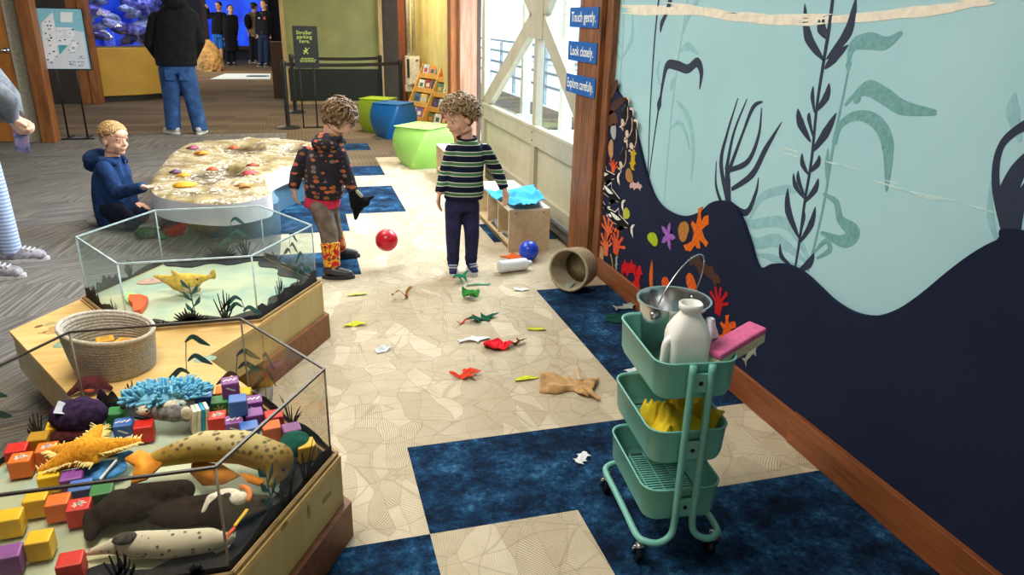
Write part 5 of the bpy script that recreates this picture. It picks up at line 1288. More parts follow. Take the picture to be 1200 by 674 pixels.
# --- red duck and green toy on the carpet behind the farther tank
g0 = at_z(207, 277, .0); 
def f_duck(b): b.ball(g0+V((0, 0, .05)), (.085, .05, .045)); b.ball(g0+V((.07, 0, .10)), .036); b.cap(g0+V((-.06, 0, .06)), g0+V((-.12, 0, .09)), .02, .006)
t = blobthing('duck_plush', 'small red plush duck on the carpet behind the farther tank', 'plush toy', [('body', f_duck, fur('#c8371f'))], g0, .008)
b = MB(); b.cap(g0+V((.10, -.01, .098)), g0+V((.128, -.01, .095)), .012, .005); b.obj('beak', [M('#d9a02a', .6)], t, True, world=True)
g1 = at_z(186, 279, 0)
t = blobthing('frog_plush', 'dark green plush lump beside the red plush duck', 'plush toy', [('body', lambda b: (b.ball(g1+V((-.075, 0, .045)), (.09, .06, .045)), b.ball(g1+V((.015, -.02, .075)), .03), b.ball(g1+V((.03, -.05, .02)), (.04, .025, .02))), fur('#2f4a2a'))], g1, .008)
b = MB(); 
for s in (-.015, .02): b.ball(g1+V((.02, -.045+s*.2, .09+s*.1)), .008)
b.obj('eyes', [M('#d8d4b0', .4)], t, True, world=True)
# ================================================================== felt pieces
def outline(kind, seed=0):
    r = random.Random(seed); P = []
    if kind == 'blob':
        k1, k2 = r.uniform(0, 6), r.uniform(0, 6)
        for i in range(22): a = 2*PI*i/22; q = .5*(1+.10*math.sin(2*a+k1)+.07*math.sin(3*a+k2)+.03*r.uniform(-1, 1)); P.append((q*math.cos(a), q*math.sin(a)))
    elif kind == 'leaf':
        for i in range(13): u = i/12; P.append((u-.5, .20*math.sin(PI*u)**.8+.06*math.sin(4*u)))
        for i in range(11, 0, -1): u = i/12; P.append((u-.5, -.14*math.sin(PI*u)**.8+.06*math.sin(4*u)))
    elif kind == 'star':
        for i in range(20): a = 2*PI*i/20; q = (.5, .33, .16, .33)[i % 4]; P.append((q*math.cos(a), q*math.sin(a)))
    elif kind == 'whale':
        P = [(.5, .02), (.42, .12), (.25, .17), (.05, .16), (.0, .30), (-.06, .15), (-.25, .08), (-.36, .05), (-.5, .18), (-.46, .0), (-.52, -.14), (-.36, -.04), (-.2, -.08), (.0, -.12), (.04, -.26), (.14, -.12), (.32, -.10), (.45, -.06)]
    elif kind == 'fish':
        P = [(.5, .0), (.38, .12), (.15, .19), (-.1, .14), (-.26, .04), (-.46, .17), (-.42, .0), (-.46, -.16), (-.26, -.04), (-.08, -.13), (.0, -.22), (.12, -.15), (.36, -.11)]
    elif kind == 'bird':
        P = [(.0, .5), (.09, .44), (.12, .34), (.08, .26), (.17, .12), (.22, -.05), (.2, -.2), (.1, -.36), (.12, -.47), (.0, -.44), (-.1, -.5), (-.07, -.36), (-.14, -.2), (-.16, -.02), (-.10, .16), (-.05, .28), (-.09, .38), (-.16, .42)]
    elif kind == 'coral':
        n = 5
        P = [(-.14, -.5)]
        for k in range(n):
            a = PI-PI*.05-(PI*.9)*k/(n-1); q = r.uniform(.42, .55); w_ = .10
            P += [(.20*math.cos(a+.25), .20*math.sin(a+.25)-.1), (q*math.cos(a+w_*1.3), q*math.sin(a+w_*1.3)), ((q+.05)*math.cos(a), (q+.05)*math.sin(a)), (q*math.cos(a-w_*1.3), q*math.sin(a-w_*1.3)), (.20*math.cos(a-.25), .20*math.sin(a-.25)-.1)]
        P += [(.14, -.5)]
        Q = []
        for p in P:
            if not Q or (abs(p[0]-Q[-1][0])+abs(p[1]-Q[-1][1])) > .02: Q.append(p)
        P = Q
    elif kind == 'lobster':
        P = [(.06, .5), (.02, .34), (.10, .22), (.16, .34), (.30, .42), (.36, .26), (.24, .16), (.16, .08), (.30, -.02), (.46, -.06), (.42, -.16), (.26, -.12), (.14, -.12), (.22, -.26), (.10, -.30), (.02, -.26), (-.10, -.44), (-.30, -.5), (-.42, -.44), (-.28, -.36), (-.12, -.24), (-.10, -.06), (-.26, .04), (-.24, .12), (-.08, .10), (-.06, .26), (-.10, .40), (-.02, .46)]
    elif kind == 'strip':
        for i in range(11): u = i/10; P.append((u-.5, .06+.10*math.sin(3*u)))
        for i in range(10, -1, -1): u = i/10; P.append((u-.5, -.04+.10*math.sin(3*u)))
    elif kind == 'pig':
        P = [(-.5, -.06), (-.44, .14), (-.30, .2), (-.24, .34), (-.16, .2), (.1, .2), (.2, .34), (.26, .18), (.44, .14), (.5, -.02), (.40, -.1), (.36, -.3), (.26, -.14), (.0, -.16), (-.12, -.32), (-.2, -.16), (-.36, -.14), (-.42, -.28)]
    elif kind == 'ribbon':
        for i in range(15): u = i/14; P.append((u-.5, .10+.16*math.sin(9*u)))
        for i in range(14, -1, -1): u = i/14; P.append((u-.5, -.08+.16*math.sin(9*u)))
    elif kind == 'kelp':
        P = [(-.5, -.05), (-.3, .04), (-.22, .28), (-.12, .12), (.0, .10), (.06, .34), (.16, .16), (.36, .20), (.5, .04), (.34, .02), (.2, -.02), (.12, -.2), (.02, -.06), (-.14, -.08), (-.2, -.3), (-.3, -.12)]
    return P
def sheet_mesh(P, curl, seed, th=.003, sub=2):
    bm = bmesh.new(); f = bm.faces.new([bm.verts.new(V((p[0], p[1], 0))) for p in P])
    bmesh.ops.triangulate(bm, faces=[f])
    for _ in range(sub): bmesh.ops.subdivide_edges(bm, edges=bm.edges[:], cuts=1)
    for v in bm.verts:
        v.co.z = curl*(abs(noise.noise(V((v.co.x*2.2, v.co.y*2.2, seed*1.7))))*1.4+.5*abs(v.co.x)**2)
    lo = min(v.co.z for v in bm.verts)
    for v in bm.verts: v.co.z -= lo
    q = bmesh.ops.extrude_face_region(bm, geom=bm.faces[:]); vs = [g for g in q['geom'] if isinstance(g, bmesh.types.BMVert)]
    bmesh.ops.translate(bm, verts=vs, vec=(0, 0, th)); bmesh.ops.recalc_face_normals(bm, faces=bm.faces[:])
    me = bpy.data.meshes.new('felt'); bm.to_mesh(me); bm.free(); return me
NF = [0]
def felt_floor(name, x, y, kind, size, rot, col, label, curl=.01, asp=1.0, z=.001):
    NF[0] += 1; me = sheet_mesh([(p[0]*size, p[1]*size*asp) for p in outline(kind, NF[0])], 0, 0)
    me = sheet_mesh([(p[0]*size, p[1]*size*asp) for p in outline(kind, NF[0])], 0, NF[0])
    for v in me.vertices: v.co.z += curl*(.5+.9*noise.noise(V((v.co.x/size*2.6, v.co.y/size*2.6, NF[0]*3.1)))+1.2*(v.co.x/size)**2)
    lo = min(v.co.z for v in me.vertices)
    for v in me.vertices: v.co.z -= lo
    p = at_z(x, y, z); o = link_mesh(name, me, [felt(col)]); o.location = (p.x, p.y, z); o.rotation_euler = (0, 0, rot)
    return tag(o, label, 'felt shape', 'felt pieces dropped on the carpet')
for a in (('felt_leaf', 416, 382, 'leaf', .13, .1, '#c4cc3a', 'lime felt leaf on the carpet right of the farther tank', .02),
          ('felt_leaf', 419, 346, 'leaf', .12, .1, '#c9d26a', 'thin pale lime felt leaf on the carpet by the dark boots', .008),
          ('felt_starfish', 472, 349, 'ribbon', .14, .5, '#9a6a34', 'curled brown felt strip on the carpet below the red ball', .05),
          ('felt_kelp', 541, 331, 'kelp', .16, .6, '#147a55', 'teal green felt kelp curled at the feet of the striped boy', .06),
          ('felt_seaweed', 561, 335, 'strip', .15, -.1, '#1d8a68', 'thin teal felt strip right of the curled teal kelp', .012),
          ('felt_leaf', 551, 349, 'blob', .10, .9, '#3c8a3c', 'green felt scrap standing up below the teal kelp', .05),
          ('felt_kelp', 566, 375, 'kelp', .20, .15, '#0c4a34', 'dark green felt kelp strip beside a red scrap in mid carpet', .04),
          ('felt_coral', 546, 379, 'strip', .12, .5, '#b4202e', 'red felt strip touching the dark green kelp', .03),
          ('felt_leaf', 629, 387, 'leaf', .11, -.2, '#bcc23c', 'lime felt leaf on the carpet left of the blue tiles', .01),
          ('felt_whale', 556, 399, 'whale', .17, .05, '#d7dce2', 'white felt whale on the carpet left of the red crab', .012),
          ('felt_crab', 582, 406, 'blob', .135, .2, '#d8202c', 'bright red felt crab on the carpet beside a white whale', .04),
          ('felt_snail', 608, 404, 'kelp', .10, .3, '#6a4424', 'small brown felt scrap right of the red crab', .03),
          ('felt_fish', 450, 411, 'fish', .10, .4, '#dfe2e6', 'small white felt fish alone on the left of the beige carpet', .03),
          ('felt_lobster', 547, 441, 'lobster', .135, -1.0, '#d8442a', 'orange red felt lobster in the middle of the beige carpet', .035),
          ('felt_leaf', 617, 445, 'leaf', .12, .15, '#c6c83a', 'yellow green felt leaf beside the tan hand puppet', .012),
          ('felt_fish', 611, 340, 'fish', .10, -.2, '#e6e6ea', 'white felt fish on the carpet left of the tipped basket', .015),
          ('felt_shell', 682, 538, 'pig', .085, .8, '#dedfe2', 'white felt piece on the blue carpet left of the trolley', .006),
          ('felt_fish', 743, 434, 'fish', .10, .2, '#d3d6d8', 'white felt fish on blue carpet just behind the trolley', .008),
          ('felt_seal', 735, 362, 'whale', .17, .1, '#8c948e', 'grey felt seal on blue carpet by the baseboard', .03),
          ('felt_seaweed', 720, 374, 'blob', .12, .1, '#123f34', 'dark green felt patch left of the grey felt seal', .006),
          ('felt_leaf', 746, 375, 'blob', .12, .3, '#b4622a', 'orange brown felt piece beside the grey felt seal', .03),
          ('felt_starfish', 603, 302, 'star', .21, .2, '#d8622e', 'orange felt starfish on the carpet in front of the bench', .006)):
    felt_floor(*a)
b = MB(); p = at_z(735, 352, 0); b.lathe([(.001, 0), (.022, .0), (.020, .02), (.008, .032), (.006, .05), (.010, .058), (.001, .066)], 16); o = b.obj('toy_whistle', [M('#dcdcd8', .5)], None, True); o.location = (p.x+.03, p.y+.06, .0); tag(o, 'small white skittle shaped toy on the carpet behind the grey felt seal', 'toy')
p = V((bc.x, bc.y, .012))+ax*.045; felt_p = sheet_mesh([(q[0]*.10, q[1]*.12) for q in outline('leaf', 3)], 0, 2)
for v in felt_p.vertices: v.co.z += .9*v.co.x**2
o = link_mesh('felt_seal', felt_p, [felt('#9aa596')]); o.location = (p.x, p.y, .030); o.rotation_euler = (0, -.25, .9); tag(o, 'pale grey green felt piece inside the tipped woven basket', 'felt shape')
# tan fabric hand puppet on the carpet
pts = [at_z(*p) for p in ((631, 441), (660, 437), (681, 445), (692, 450), (703, 466), (694, 470), (680, 465), (658, 458), (632, 461))]
pcx = at_z(662, 453, 0)
bm = bmesh.new(); n = 22; g = []
L0, L1 = at_z(632, 461), at_z(633, 440); R0, R1 = at_z(690, 467), at_z(702, 447)
for i in range(n+1):
    row = []
    for j in range(n+1):
        u, v = i/n, j/n; a = L0.lerp(R0, u); b_ = L1.lerp(R1, u); p = a.lerp(b_, v)
        pinch = 1-.55*math.exp(-((u-.62)/.16)**2); m_ = a.lerp(b_, .5); p = m_+(p-m_)*pinch
        z = .004+.055*math.sin(PI*v)*(1-.5*u)*(.6+.4*math.cos(3*u))+.03*max(0, noise.noise(V((u*4, v*4, 2))))+.018*max(0, u-.55)*abs(math.sin(v*14))*2
        row.append(bm.verts.new(V((p.x, p.y, max(z, .003)))))
    g.append(row)
for i in range(n):
    for j in range(n): bm.faces.new((g[i][j], g[i+1][j], g[i+1][j+1], g[i][j+1]))
me = bpy.data.meshes.new('puppet'); bm.to_mesh(me); bm.free()
t = thing('fabric_puppet', 'tan fabric hand puppet crumpled on the beige carpet', 'hand puppet', (pcx.x, pcx.y, 0))
TAN = M('#c79b68', .9, .08, 40, .3, 300); o = link_mesh('body', me, [TAN], t, True, True); sd = o.modifiers.new('thick', 'SOLIDIFY'); sd.thickness = .003
b = MB(); b.slab([at_z(672, 441, .03), at_z(676, 429, .075), at_z(684, 437, .05), at_z(688, 443, .03), at_z(680, 445, .03)], (0, .006, .006)); b.obj('ear', [M('#dcc4a4', .9)], t, world=True, label='paler fabric ear')
for k in range(3): b = MB(); b.tube(smoothpath([at_z(684+k*4, 453+k*2, .034-.004*k), at_z(691+k*3, 460+k*2, .028-.004*k), at_z(699+k*2, 464+k*2, .018-.003*k)], 5), .0075, 8); b.obj('finger_fold', [TAN], t, True, world=True)
# pieces on the felt board
NW = [0]
def felt_wall(name, x, y, kind, w_, h_, rot, col, label, layers=None, off=0):
    NW[0] += 1; p = at_x(x, y, XW-.001-off)
    mt = Matrix.Translation((XW+.0006-off, p.y, p.z)) @ Matrix(((0, 0, -1, 0), (-1, 0, 0, 0), (0, 1, 0, 0), (0, 0, 0, 1))) @ Matrix.Rotation(rot, 4, 'Z')
    def mk(s, th, z0, kd=kind, dx=0, dy=0, wk=1, hk=1):
        me = sheet_mesh([(q[0]*w_*s*wk+dx*w_, q[1]*h_*s*hk+dy*h_) for q in outline(kd, NW[0])], 0, 0, th, 0); me.transform(mt @ Matrix.Translation((0, 0, z0))); return me
    if not layers:
        me = mk(1, .003, 0); c = V((XW-.0012, p.y, p.z)); me.transform(Matrix.Translation(-c)); o = link_mesh(name, me, [felt(col)]); o.location = c; return tag(o, label, 'felt shape', 'felt pieces on the board')
    t = thing(name, label, 'felt shape', (XW-.0012, p.y, p.z), 0, 'felt pieces on the board')
    for nm, s, col2, z0, kd, dx, dy, wk, hk in layers: link_mesh(nm, mk(s, .0025, z0, kd or kind, dx, dy, wk, hk), [felt(col2)], t, False, True)
    return t
ORCA = [('white_backing', 1.16, '#e6e3da', 0, None, 0, 0, 1, 1), ('black_body', 1.0, '#16181d', .0026, None, 0, 0, 1, 1), ('white_belly', .42, '#e9e6de', .0052, 'leaf', .10, -.04, 1, .8), ('eye_patch', .12, '#efece4', .0052, 'blob', .33, .05, 1, .7)]
BIRD = [('pale_backing', 1.16, '#e3c9b8', 0, None, 0, 0, 1, 1), ('black_body', 1.0, '#1b1a1e', .0026, None, 0, 0, 1, 1), ('pale_belly', .30, '#d9c2b0', .0052, 'blob', .06, -.30, .8, .7)]
for a in (('felt_rock', 717, 108, 'blob', .20, .07, .7, '#553a30', 'topmost dark brown felt rock on the navy board'), ('felt_wing', 722, 126, 'leaf', .32, .17, .5, '#4a332c', 'large dark brown felt wing below the topmost rock'), ('felt_rock', 716, 139, 'blob', .18, .10, .1, '#5a3d31', 'brown felt rock under the dark wing'),
          ('felt_seaweed', 707.5, 157, 'strip', .20, .09, 1.7, '#1e7a72', 'tall teal felt strip beside the timber post'), ('felt_shell', 719, 154, 'blob', .085, .085, 0, '#a9a8a6', 'grey oval felt shell near the black birds'), ('felt_shell', 716, 174.5, 'blob', .08, .10, .2, '#b98a62', 'tan oval felt shell below the grey one'),
          ('felt_banana', 704, 178.5, 'strip', .09, .10, .9, '#c9a93a', 'small yellow felt strip by the timber post'), ('felt_fish', 719, 194.5, 'coral', .14, .08, 0, '#d9552a', 'orange felt scrap above the first orca'), ('felt_sponge', 742, 187, 'pig', .12, .13, 1.5, '#c2a21f', 'mustard yellow felt sponge at the edge of the board'),
          ('felt_rock', 737.3, 206, 'blob', .10, .075, 0, '#a87a45', 'tan brown felt rock below the yellow sponge'), ('felt_pig', 745, 218, 'pig', .16, .08, .15, '#cba9a4', 'pale pink felt sea pig near the edge of the board'),
          ('felt_leaf', 734, 250.5, 'blob', .085, .07, .6, '#b5bd45', 'lime felt scrap right of the lowest orca'), ('felt_leaf', 765, 280, 'blob', .11, .075, 0, '#a9bf2a', 'lime green felt scrap left of the purple starfish'), ('felt_starfish', 782.6, 276.5, 'star', .15, .17, 1.45, '#9a63b8', 'purple felt starfish in the middle of the navy board'),
          ('felt_rock', 801, 271, 'blob', .11, .095, .3, '#b0783c', 'tan felt disc between the purple starfish and orange squid'), ('felt_squid', 817, 271, 'lobster', .24, .26, -.1, '#dc6a1e', 'orange felt squid right of the tan disc'),
          ('felt_coral', 713, 268, 'coral', .23, .16, .1, '#e0673f', 'orange felt coral below the orcas, left branch cluster'), ('felt_coral', 723, 284, 'coral', .24, .16, -.1, '#d9562f', 'orange felt coral below the orcas, right branch cluster'), ('felt_coral', 710, 286, 'coral', .20, .15, .2, '#e27048', 'orange felt coral cluster nearest the timber post'),
          ('felt_shell', 695.5, 291, 'blob', .055, .10, 0, '#c2c4c4', 'pale grey felt shell low beside the timber post'), ('felt_shell', 704, 298, 'blob', .09, .11, .2, '#c39a6c', 'tan felt shell low near the baseboard'), ('felt_banana', 716.5, 306, 'strip', .09, .10, -1.0, '#b99f28', 'yellow felt strip just above the baseboard'), ('felt_shell', 722.5, 307, 'pig', .10, .06, 1.6, '#a3aaa6', 'grey felt piece beside the low yellow strip'),
          ('felt_coral', 737, 315, 'pig', .22, .16, .3, '#c8161e', 'bright red felt coral above the baseboard, upper'), ('felt_coral', 747, 328, 'pig', .19, .15, 1.3, '#cc1a20', 'bright red felt coral above the baseboard, lower'), ('felt_leaf', 764, 326, 'leaf', .20, .12, 1.8, '#d9641e', 'tall orange felt leaf behind the steel bucket'),
          ('felt_leaf', 780, 333, 'blob', .09, .07, 0, '#d9571e', 'orange felt scrap behind the rim of the steel bucket'), ('felt_leaf', 810.5, 333, 'blob', .12, .08, -.7, '#d9601e', 'orange felt oval behind the handle of the bucket'), ('felt_rock', 826, 316, 'pig', .30, .14, -.1, '#4c352c', 'dark brown felt rock behind the bucket handle'),
          ('felt_coral', 843, 352, 'coral', .16, .14, 0, '#b81a22', 'red felt coral right of the steel bucket'), ('felt_lobster', 851, 386, 'lobster', .20, .15, 0, '#dc5a1e', 'orange felt lobster behind the pink foam block'), ('felt_seal', 881, 411, 'whale', .17, .14, 1.1, '#8f9488', 'grey patterned felt fish right of the pink foam block')):
    felt_wall(*a)
for (x, y, rot, s, lb) in ((710.5, 205, 1.0, 1, 'topmost felt orca on the board, nose up'), (716, 226, .75, 1, 'felt orca right of the leftmost one'), (700, 232, .7, 1, 'leftmost felt orca, touching the timber post'), (725, 257, .85, 1.05, 'lowest felt orca on the board')):
    felt_wall('felt_orca', x, y, 'whale', .35*s, .21*s, rot+PI*.72, '#16181d', lb, ORCA)
for k, (x, y, rot, lb) in enumerate(((732, 133, -.35, 'highest black felt bird at the edge of the board'), (737, 146, -.3, 'second black felt bird from the top'), (742, 160, -.25, 'third black felt bird, at the mural edge'), (730, 183, -.35, 'lowest black felt bird, left of the yellow sponge'))):
    felt_wall('felt_bird', x, y, 'bird', .20, .175, rot, '#1b1a1e', lb, BIRD, off=.0)
# ================================================================== people
SKIN = NT('skin'); SKIN.color(SKIN.ramp(SKIN.noise(18, 3), [(.3, '#d69f84'), (.7, '#e6b79d')])); SKIN.b.inputs['Roughness'].default_value = .55
SKIN.b.inputs['Subsurface Weight'].default_value = .0
SKIN = SKIN.m
def frame3(F, up=V((0, 0, 1))):
    F = V(F).normalized(); S = V(up).cross(F).normalized(); U = F.cross(S).normalized()   # S = the figure's left
    return F, S, U
def E3(F, S, U): return Matrix((S, F, U)).transposed()
def head_prims(b, c, fr, h):
    F, S, U = fr; R = E3(F, S, U)
    def el(s, f, u, rs, rf, ru): b.ball(c+S*s*h+F*f*h+U*u*h, (rs*h, rf*h, ru*h), R, 3)
    el(0, -.06, .10, .365, .44, .39); el(0, .09, -.14, .29, .31, .35); el(0, .25, -.39, .13, .11, .10)
    for s in (-1, 1):
        el(s*.15, .25, -.16, .12, .11, .12); el(s*.355, -.05, -.06, .045, .09, .125); el(s*.19, -.02, -.34, .10, .20, .10); el(s*.13, .335, .085, .11, .05, .03)
    b.cap(c+F*.385*h+U*.03*h, c+F*.455*h-U*.10*h, .035*h, .055*h); el(0, .40, -.125, .085, .06, .04)
    el(0, .36, -.235, .115, .055, .028); el(0, .35, -.285, .10, .055, .03); el(0, .30, .22, .24, .14, .16)
def hand_prims(b, w, d, n, L, curl=.35, thumb=1, fist=False):
    """w wrist, d towards the fingers, n out of the back of the hand"""
    d = V(d).normalized(); n = (V(n)-d*V(n).dot(d)).normalized(); s = d.cross(n).normalized()*thumb
    pl = L*.50; r = L*.062
    for k in range(4):
        o = (-.5+k/3)*L*.36; a = w+s*o*.55+d*L*.06; kn = w+s*o+d*(pl-abs(k-1.3)*L*.025)
        b.cap(a, kn, r*1.45, r*1.25, seg=10)
        ln = L*(.40, .50, .54, .48)[3-k] if True else 0
        p = kn; ang = curl*.5
        for q, f in enumerate((.46, .31, .23)):
            ang += curl*(.5, .75, .55)[q]; e = p+(d*math.cos(ang)-n*math.sin(ang)+s*o*.35/L*(1-q*.3)).normalized()*ln*f; b.cap(p, e, r*(1-.10*q), r*(1-.10*(q+1)), seg=10); p = e
    t0 = w+s*L*.15+d*L*.12; t1 = t0+(d*.75+s*.65-n*.25).normalized()*L*.24; t2 = t1+(d*.95+s*.15-n*.25).normalized()*L*.18; b.cap(t0, t1, r*1.5, r*1.15, seg=10); b.cap(t1, t2, r*1.15, r*.85, seg=10)
def rings_torso(b, rs, n=28):
    """rs: (centre, side vector, forward vector, half width, half depth) bottom to top"""
    R_rings = []
    for c, S, F, hw, hd in rs: R_rings.append([c+S*hw*math.copysign(abs(math.cos(a))**.85, math.cos(a))+F*hd*math.copysign(abs(math.sin(a))**.85, math.sin(a)) for a in [2*PI*k/n for k in range(n)]])
    loft(b, R_rings, True)
def chain(b, pts, rs, fa=False, fb=False):
    for i in range(len(pts)-1): b.cap(pts[i], pts[i+1], rs[i], rs[i+1], fa and i == 0, fb and i == len(pts)-2)
def put_part(name, b, voxel, smooth, mat, t, label=None): return link_mesh(name, b.blob(voxel, smooth), mat, t, True, True, label)
def face_parts(t, c, fr, h, iris='#4a3a28', brow='#6b4d34'):
    F, S, U = fr; R = E3(F, S, U)
    for s in (-1, 1):
        e = c+F*.338*h+S*s*.145*h+U*.0*h
        b = MB(); b.ball(e, (.052*h, .040*h, .030*h), R, 3); o = b.obj('eye', [M('#d9d0c8', .3, .01)], t, True, world=True)
        b = MB(); b.ball(e+F*.028*h, (.033*h, .014*h, .033*h), R, 2); b.obj('iris', [M(iris, .2)], o, True, world=True)
        b = MB(); b.cap(e+U*.095*h-S*s*.07*h+F*.028*h, e+U*.105*h+S*s*.07*h+F*.0*h, .014*h, .010*h); b.obj('eyebrow', [M(brow, .9)], t, True, world=True)
    b = MB(); b.cap(c+F*.402*h-U*.255*h-S*.07*h, c+F*.402*h-U*.255*h+S*.07*h, .016*h, .016*h); b.obj('mouth', [M('#b0605a', .5)], t, True, world=True)
def shoe(t, ankle, toe_dir, L, cols, z0=0.0, name='shoe', heel=.28, label=None, high=.0):
    d = V(toe_dir); d.z = 0; d.normalize(); s = V((-d.y, d.x, 0)); A = V((ankle.x, ankle.y, z0)); w = L*.19
    b = MB(); b.cap(A-d*L*.18+V((0, 0, .035+L*.10)), A+d*L*.10+V((0, 0, .03+L*.09)), w*.92, w*.85); b.cap(A+d*L*.08+V((0, 0, .03+L*.06)), A+d*L*.52+V((0, 0, .022+L*.03)), w*.95, w*.78); b.cap(A-d*L*.10+V((0, 0, .05+L*.1)), V((ankle.x, ankle.y, z0+.075+L*.12+high))-d*L*.06, w*.85, w*.80, fb=True)
    me = b.blob(.006, 4)
    for v in me.vertices: v.co.z = max(v.co.z, z0+.014)
    p = link_mesh(name, me, [cols[0]], t, True, True, label)
    b = MB(); pts = []
    for k in range(28):
        a = 2*PI*k/28; u = math.cos(a); pts.append(A+d*(L*.16+L*.56*u)+s*w*1.02*math.sin(a)*(1-.12*u)+V((0, 0, .001)))
    b.slab(pts, (0, 0, .022)); b.obj('sole', [cols[1]], p, world=True)
    return p, d, s, A
def curls(b, c, fr, h, n, seed, rad, r0, front=.28, low=-.30, turns=1.6, lift=.02):
    F, S, U = fr; r = random.Random(seed); k = 0
    while k < n:
        v = V((r.gauss(0, 1), r.gauss(0, 1), r.gauss(0, 1))).normalized()
        if v.z < low or (v.y > front and v.z < .42) or (v.y > -.1 and v.z < -.05 and abs(v.x) > .3): continue
        k += 1; p = c+S*v.x*.385*h+F*(v.y*.43*h-.07*h)+U*(v.z*.41*h+.11*h); nn = (S*v.x+F*v.y+U*v.z).normalized()
        tx = nn.cross(V((r.uniform(-1, 1), r.uniform(-1, 1), r.uniform(-1, 1)))).normalized(); ty = nn.cross(tx); a0 = r.uniform(0, 6); R0 = rad*r.uniform(.7, 1.25)
        pts = [p+nn*(lift*h*j/11+.004)+tx*R0*math.cos(a0+turns*2*PI*j/11)+ty*R0*math.sin(a0+turns*2*PI*j/11)+nn*R0*.9*math.sin(a0+turns*4*j/11) for j in range(12)]
        b.tube(pts, [r0*.5]+[r0]*9+[r0*.7, r0*.25], 5)
def locks(b, c, fr, h, n, seed, L, r0, flow, front=.32, low=-.3, messy=.35):
    F, S, U = fr; r = random.Random(seed); k = 0
    while k < n:
        v = V((r.gauss(0, 1), r.gauss(0, 1), r.gauss(0, 1))).normalized()
        if v.z < low or (v.y > front and v.z < .40) or (v.y > .0 and v.z < 0 and abs(v.x) > .3): continue
        k += 1; p = c+S*v.x*.372*h+F*(v.y*.425*h-.07*h)+U*(v.z*.395*h+.11*h); nn = (S*v.x+F*v.y+U*v.z).normalized()
        g = (S*flow[0]+F*flow[1]+U*flow[2]+V((r.uniform(-1, 1), r.uniform(-1, 1), r.uniform(-1, 1)))*messy); g = (g-nn*g.dot(nn)).normalized(); l = L*h*r.uniform(.6, 1.2); w = r.uniform(-1, 1)*.3; sd = nn.cross(g)
        pts = [p+g*l*u+nn*(.05*h*math.sin(PI*u*.8)+.012*h)+sd*l*w*u*u - nn*l*.35*u*u for u in (0, .25, .5, .75, 1)]
        b.tube(pts, [r0*.6, r0, r0, r0*.8, r0*.2], 5)
def hair_cap(b, c, fr, h, k=1.0):
    F, S, U = fr; b.ball(c+U*.125*h-F*.10*h, (.385*h*k, .425*h*k, .385*h*k), E3(F, S, U), 3); b.ball(c-F*.20*h-U*.08*h, (.32*h*k, .27*h*k, .28*h*k), E3(F, S, U), 3)
def HAIR(c1, c2):
    t = NT('hair'); t.color(t.ramp(t.noise(70, 3), [(.3, c1), (.7, c2)])); t.b.inputs['Roughness'].default_value = .55; t.bump(t.noise(200, 3), .5, .003); return t.m
def striped(period, cols):
    t = NT('striped_knit'); z = t.node('ShaderNodeSeparateXYZ', i_0=t.co).outputs[2]
    f = t.math('FRACT', t.math('DIVIDE', z, period)); t.color(t.ramp(f, cols, 'CONSTANT')); t.b.inputs['Roughness'].default_value = .95; t.b.inputs['Specular IOR Level'].default_value = .1; t.bump(t.noise(500, 2), .3, .003); return t.m
# ---------------------------------------------------------------- boy in the striped sweater
Y0 = 4.38
Q = lambda x, y, dy=0: at_y(x, y, Y0+dy)
t = thing('person', 'curly haired child in green and navy striped sweater looking down to the left', 'person', at_z(541, 320, 0))
hc, hh = Q(538, 138), .205; hf = frame3((-.86, -.42, -.30)); bf = frame3((-.22, -.97, 0)); F, S, U = bf
sh = [Q(568, 175), Q(530, 175)]; el = [Q(582, 199, .02), Q(521, 206, .02)]; wr = [Q(591, 221, -.03), Q(515, 226, -.03)]
hp = [Q(551, 238), Q(532, 238)]; kn = [Q(553, 275, -.02), Q(531, 276, -.02)]; an = [Q(552, 309, .0), Q(531, 310, .0)]
nk = Q(546, 163); pv = Q(541, 236); ch = Q(547, 188)
b = MB(); head_prims(b, hc, hf, hh); b.cap(hc-hf[0]*.16*hh-hf[2]*.36*hh, nk-V((0, 0, .02)), .042, .040)
rings_torso(b, [(pv-U*.02, S, F, .085, .065), (pv+U*.08, S, F, .085, .065), (ch, S, F, .085, .06), (nk-U*.045, S, F, .070, .045), (nk-U*.02, S, F, .04, .036)])
for i in (0, 1):
    chain(b, [sh[i], el[i], wr[i]], [.034, .027, .019]); chain(b, [hp[i], kn[i], an[i], an[i]-V((0, 0, .04))], [.05, .038, .028, .026])
    hand_prims(b, wr[i]+(wr[i]-el[i]).normalized()*.008, (wr[i]-el[i])+V(((-.02, .01)[i], 0, -.1)), V(((1, -1)[i]*.8, .5, .1)), .108, .30, (1, -1)[i])
put_part('body', b, .0042, 3, [SKIN], t); face_parts(t, hc, hf, hh)
b = MB()
rings_torso(b, [(Q(543, 232), S, F, .122, .092), (Q(544, 222), S, F, .124, .095), (Q(545, 205), S, F, .112, .090), (Q(547, 188), S, F, .110, .084), (Q(548, 176), S, F, .100, .074), (Q(548, 168), S, F, .074, .060), (Q(547, 162.5), S, F, .056, .052)])
for i in (0, 1): chain(b, [sh[i]-U*.008, el[i], wr[i]], [.046, .039, .031], fb=True)
put_part('sweater', b, .006, 4, [striped(.062, [(0, '#1a1f36'), (.30, '#e0dfd0'), (.37, '#4d7a55'), (.66, '#e0dfd0'), (.73, '#1a1f36')])], t)
b = MB(); N_ = 24
b.tube([Q(547, 161.5)+S*.057*math.cos(2*PI*k/N_)+F*.053*math.sin(2*PI*k/N_)+U*(.004-.012*max(0, math.sin(2*PI*k/N_))) for k in range(N_)], .0075, 8, True); b.obj('collar', [cloth('#1c2238')], t, True, world=True, label='navy collar')
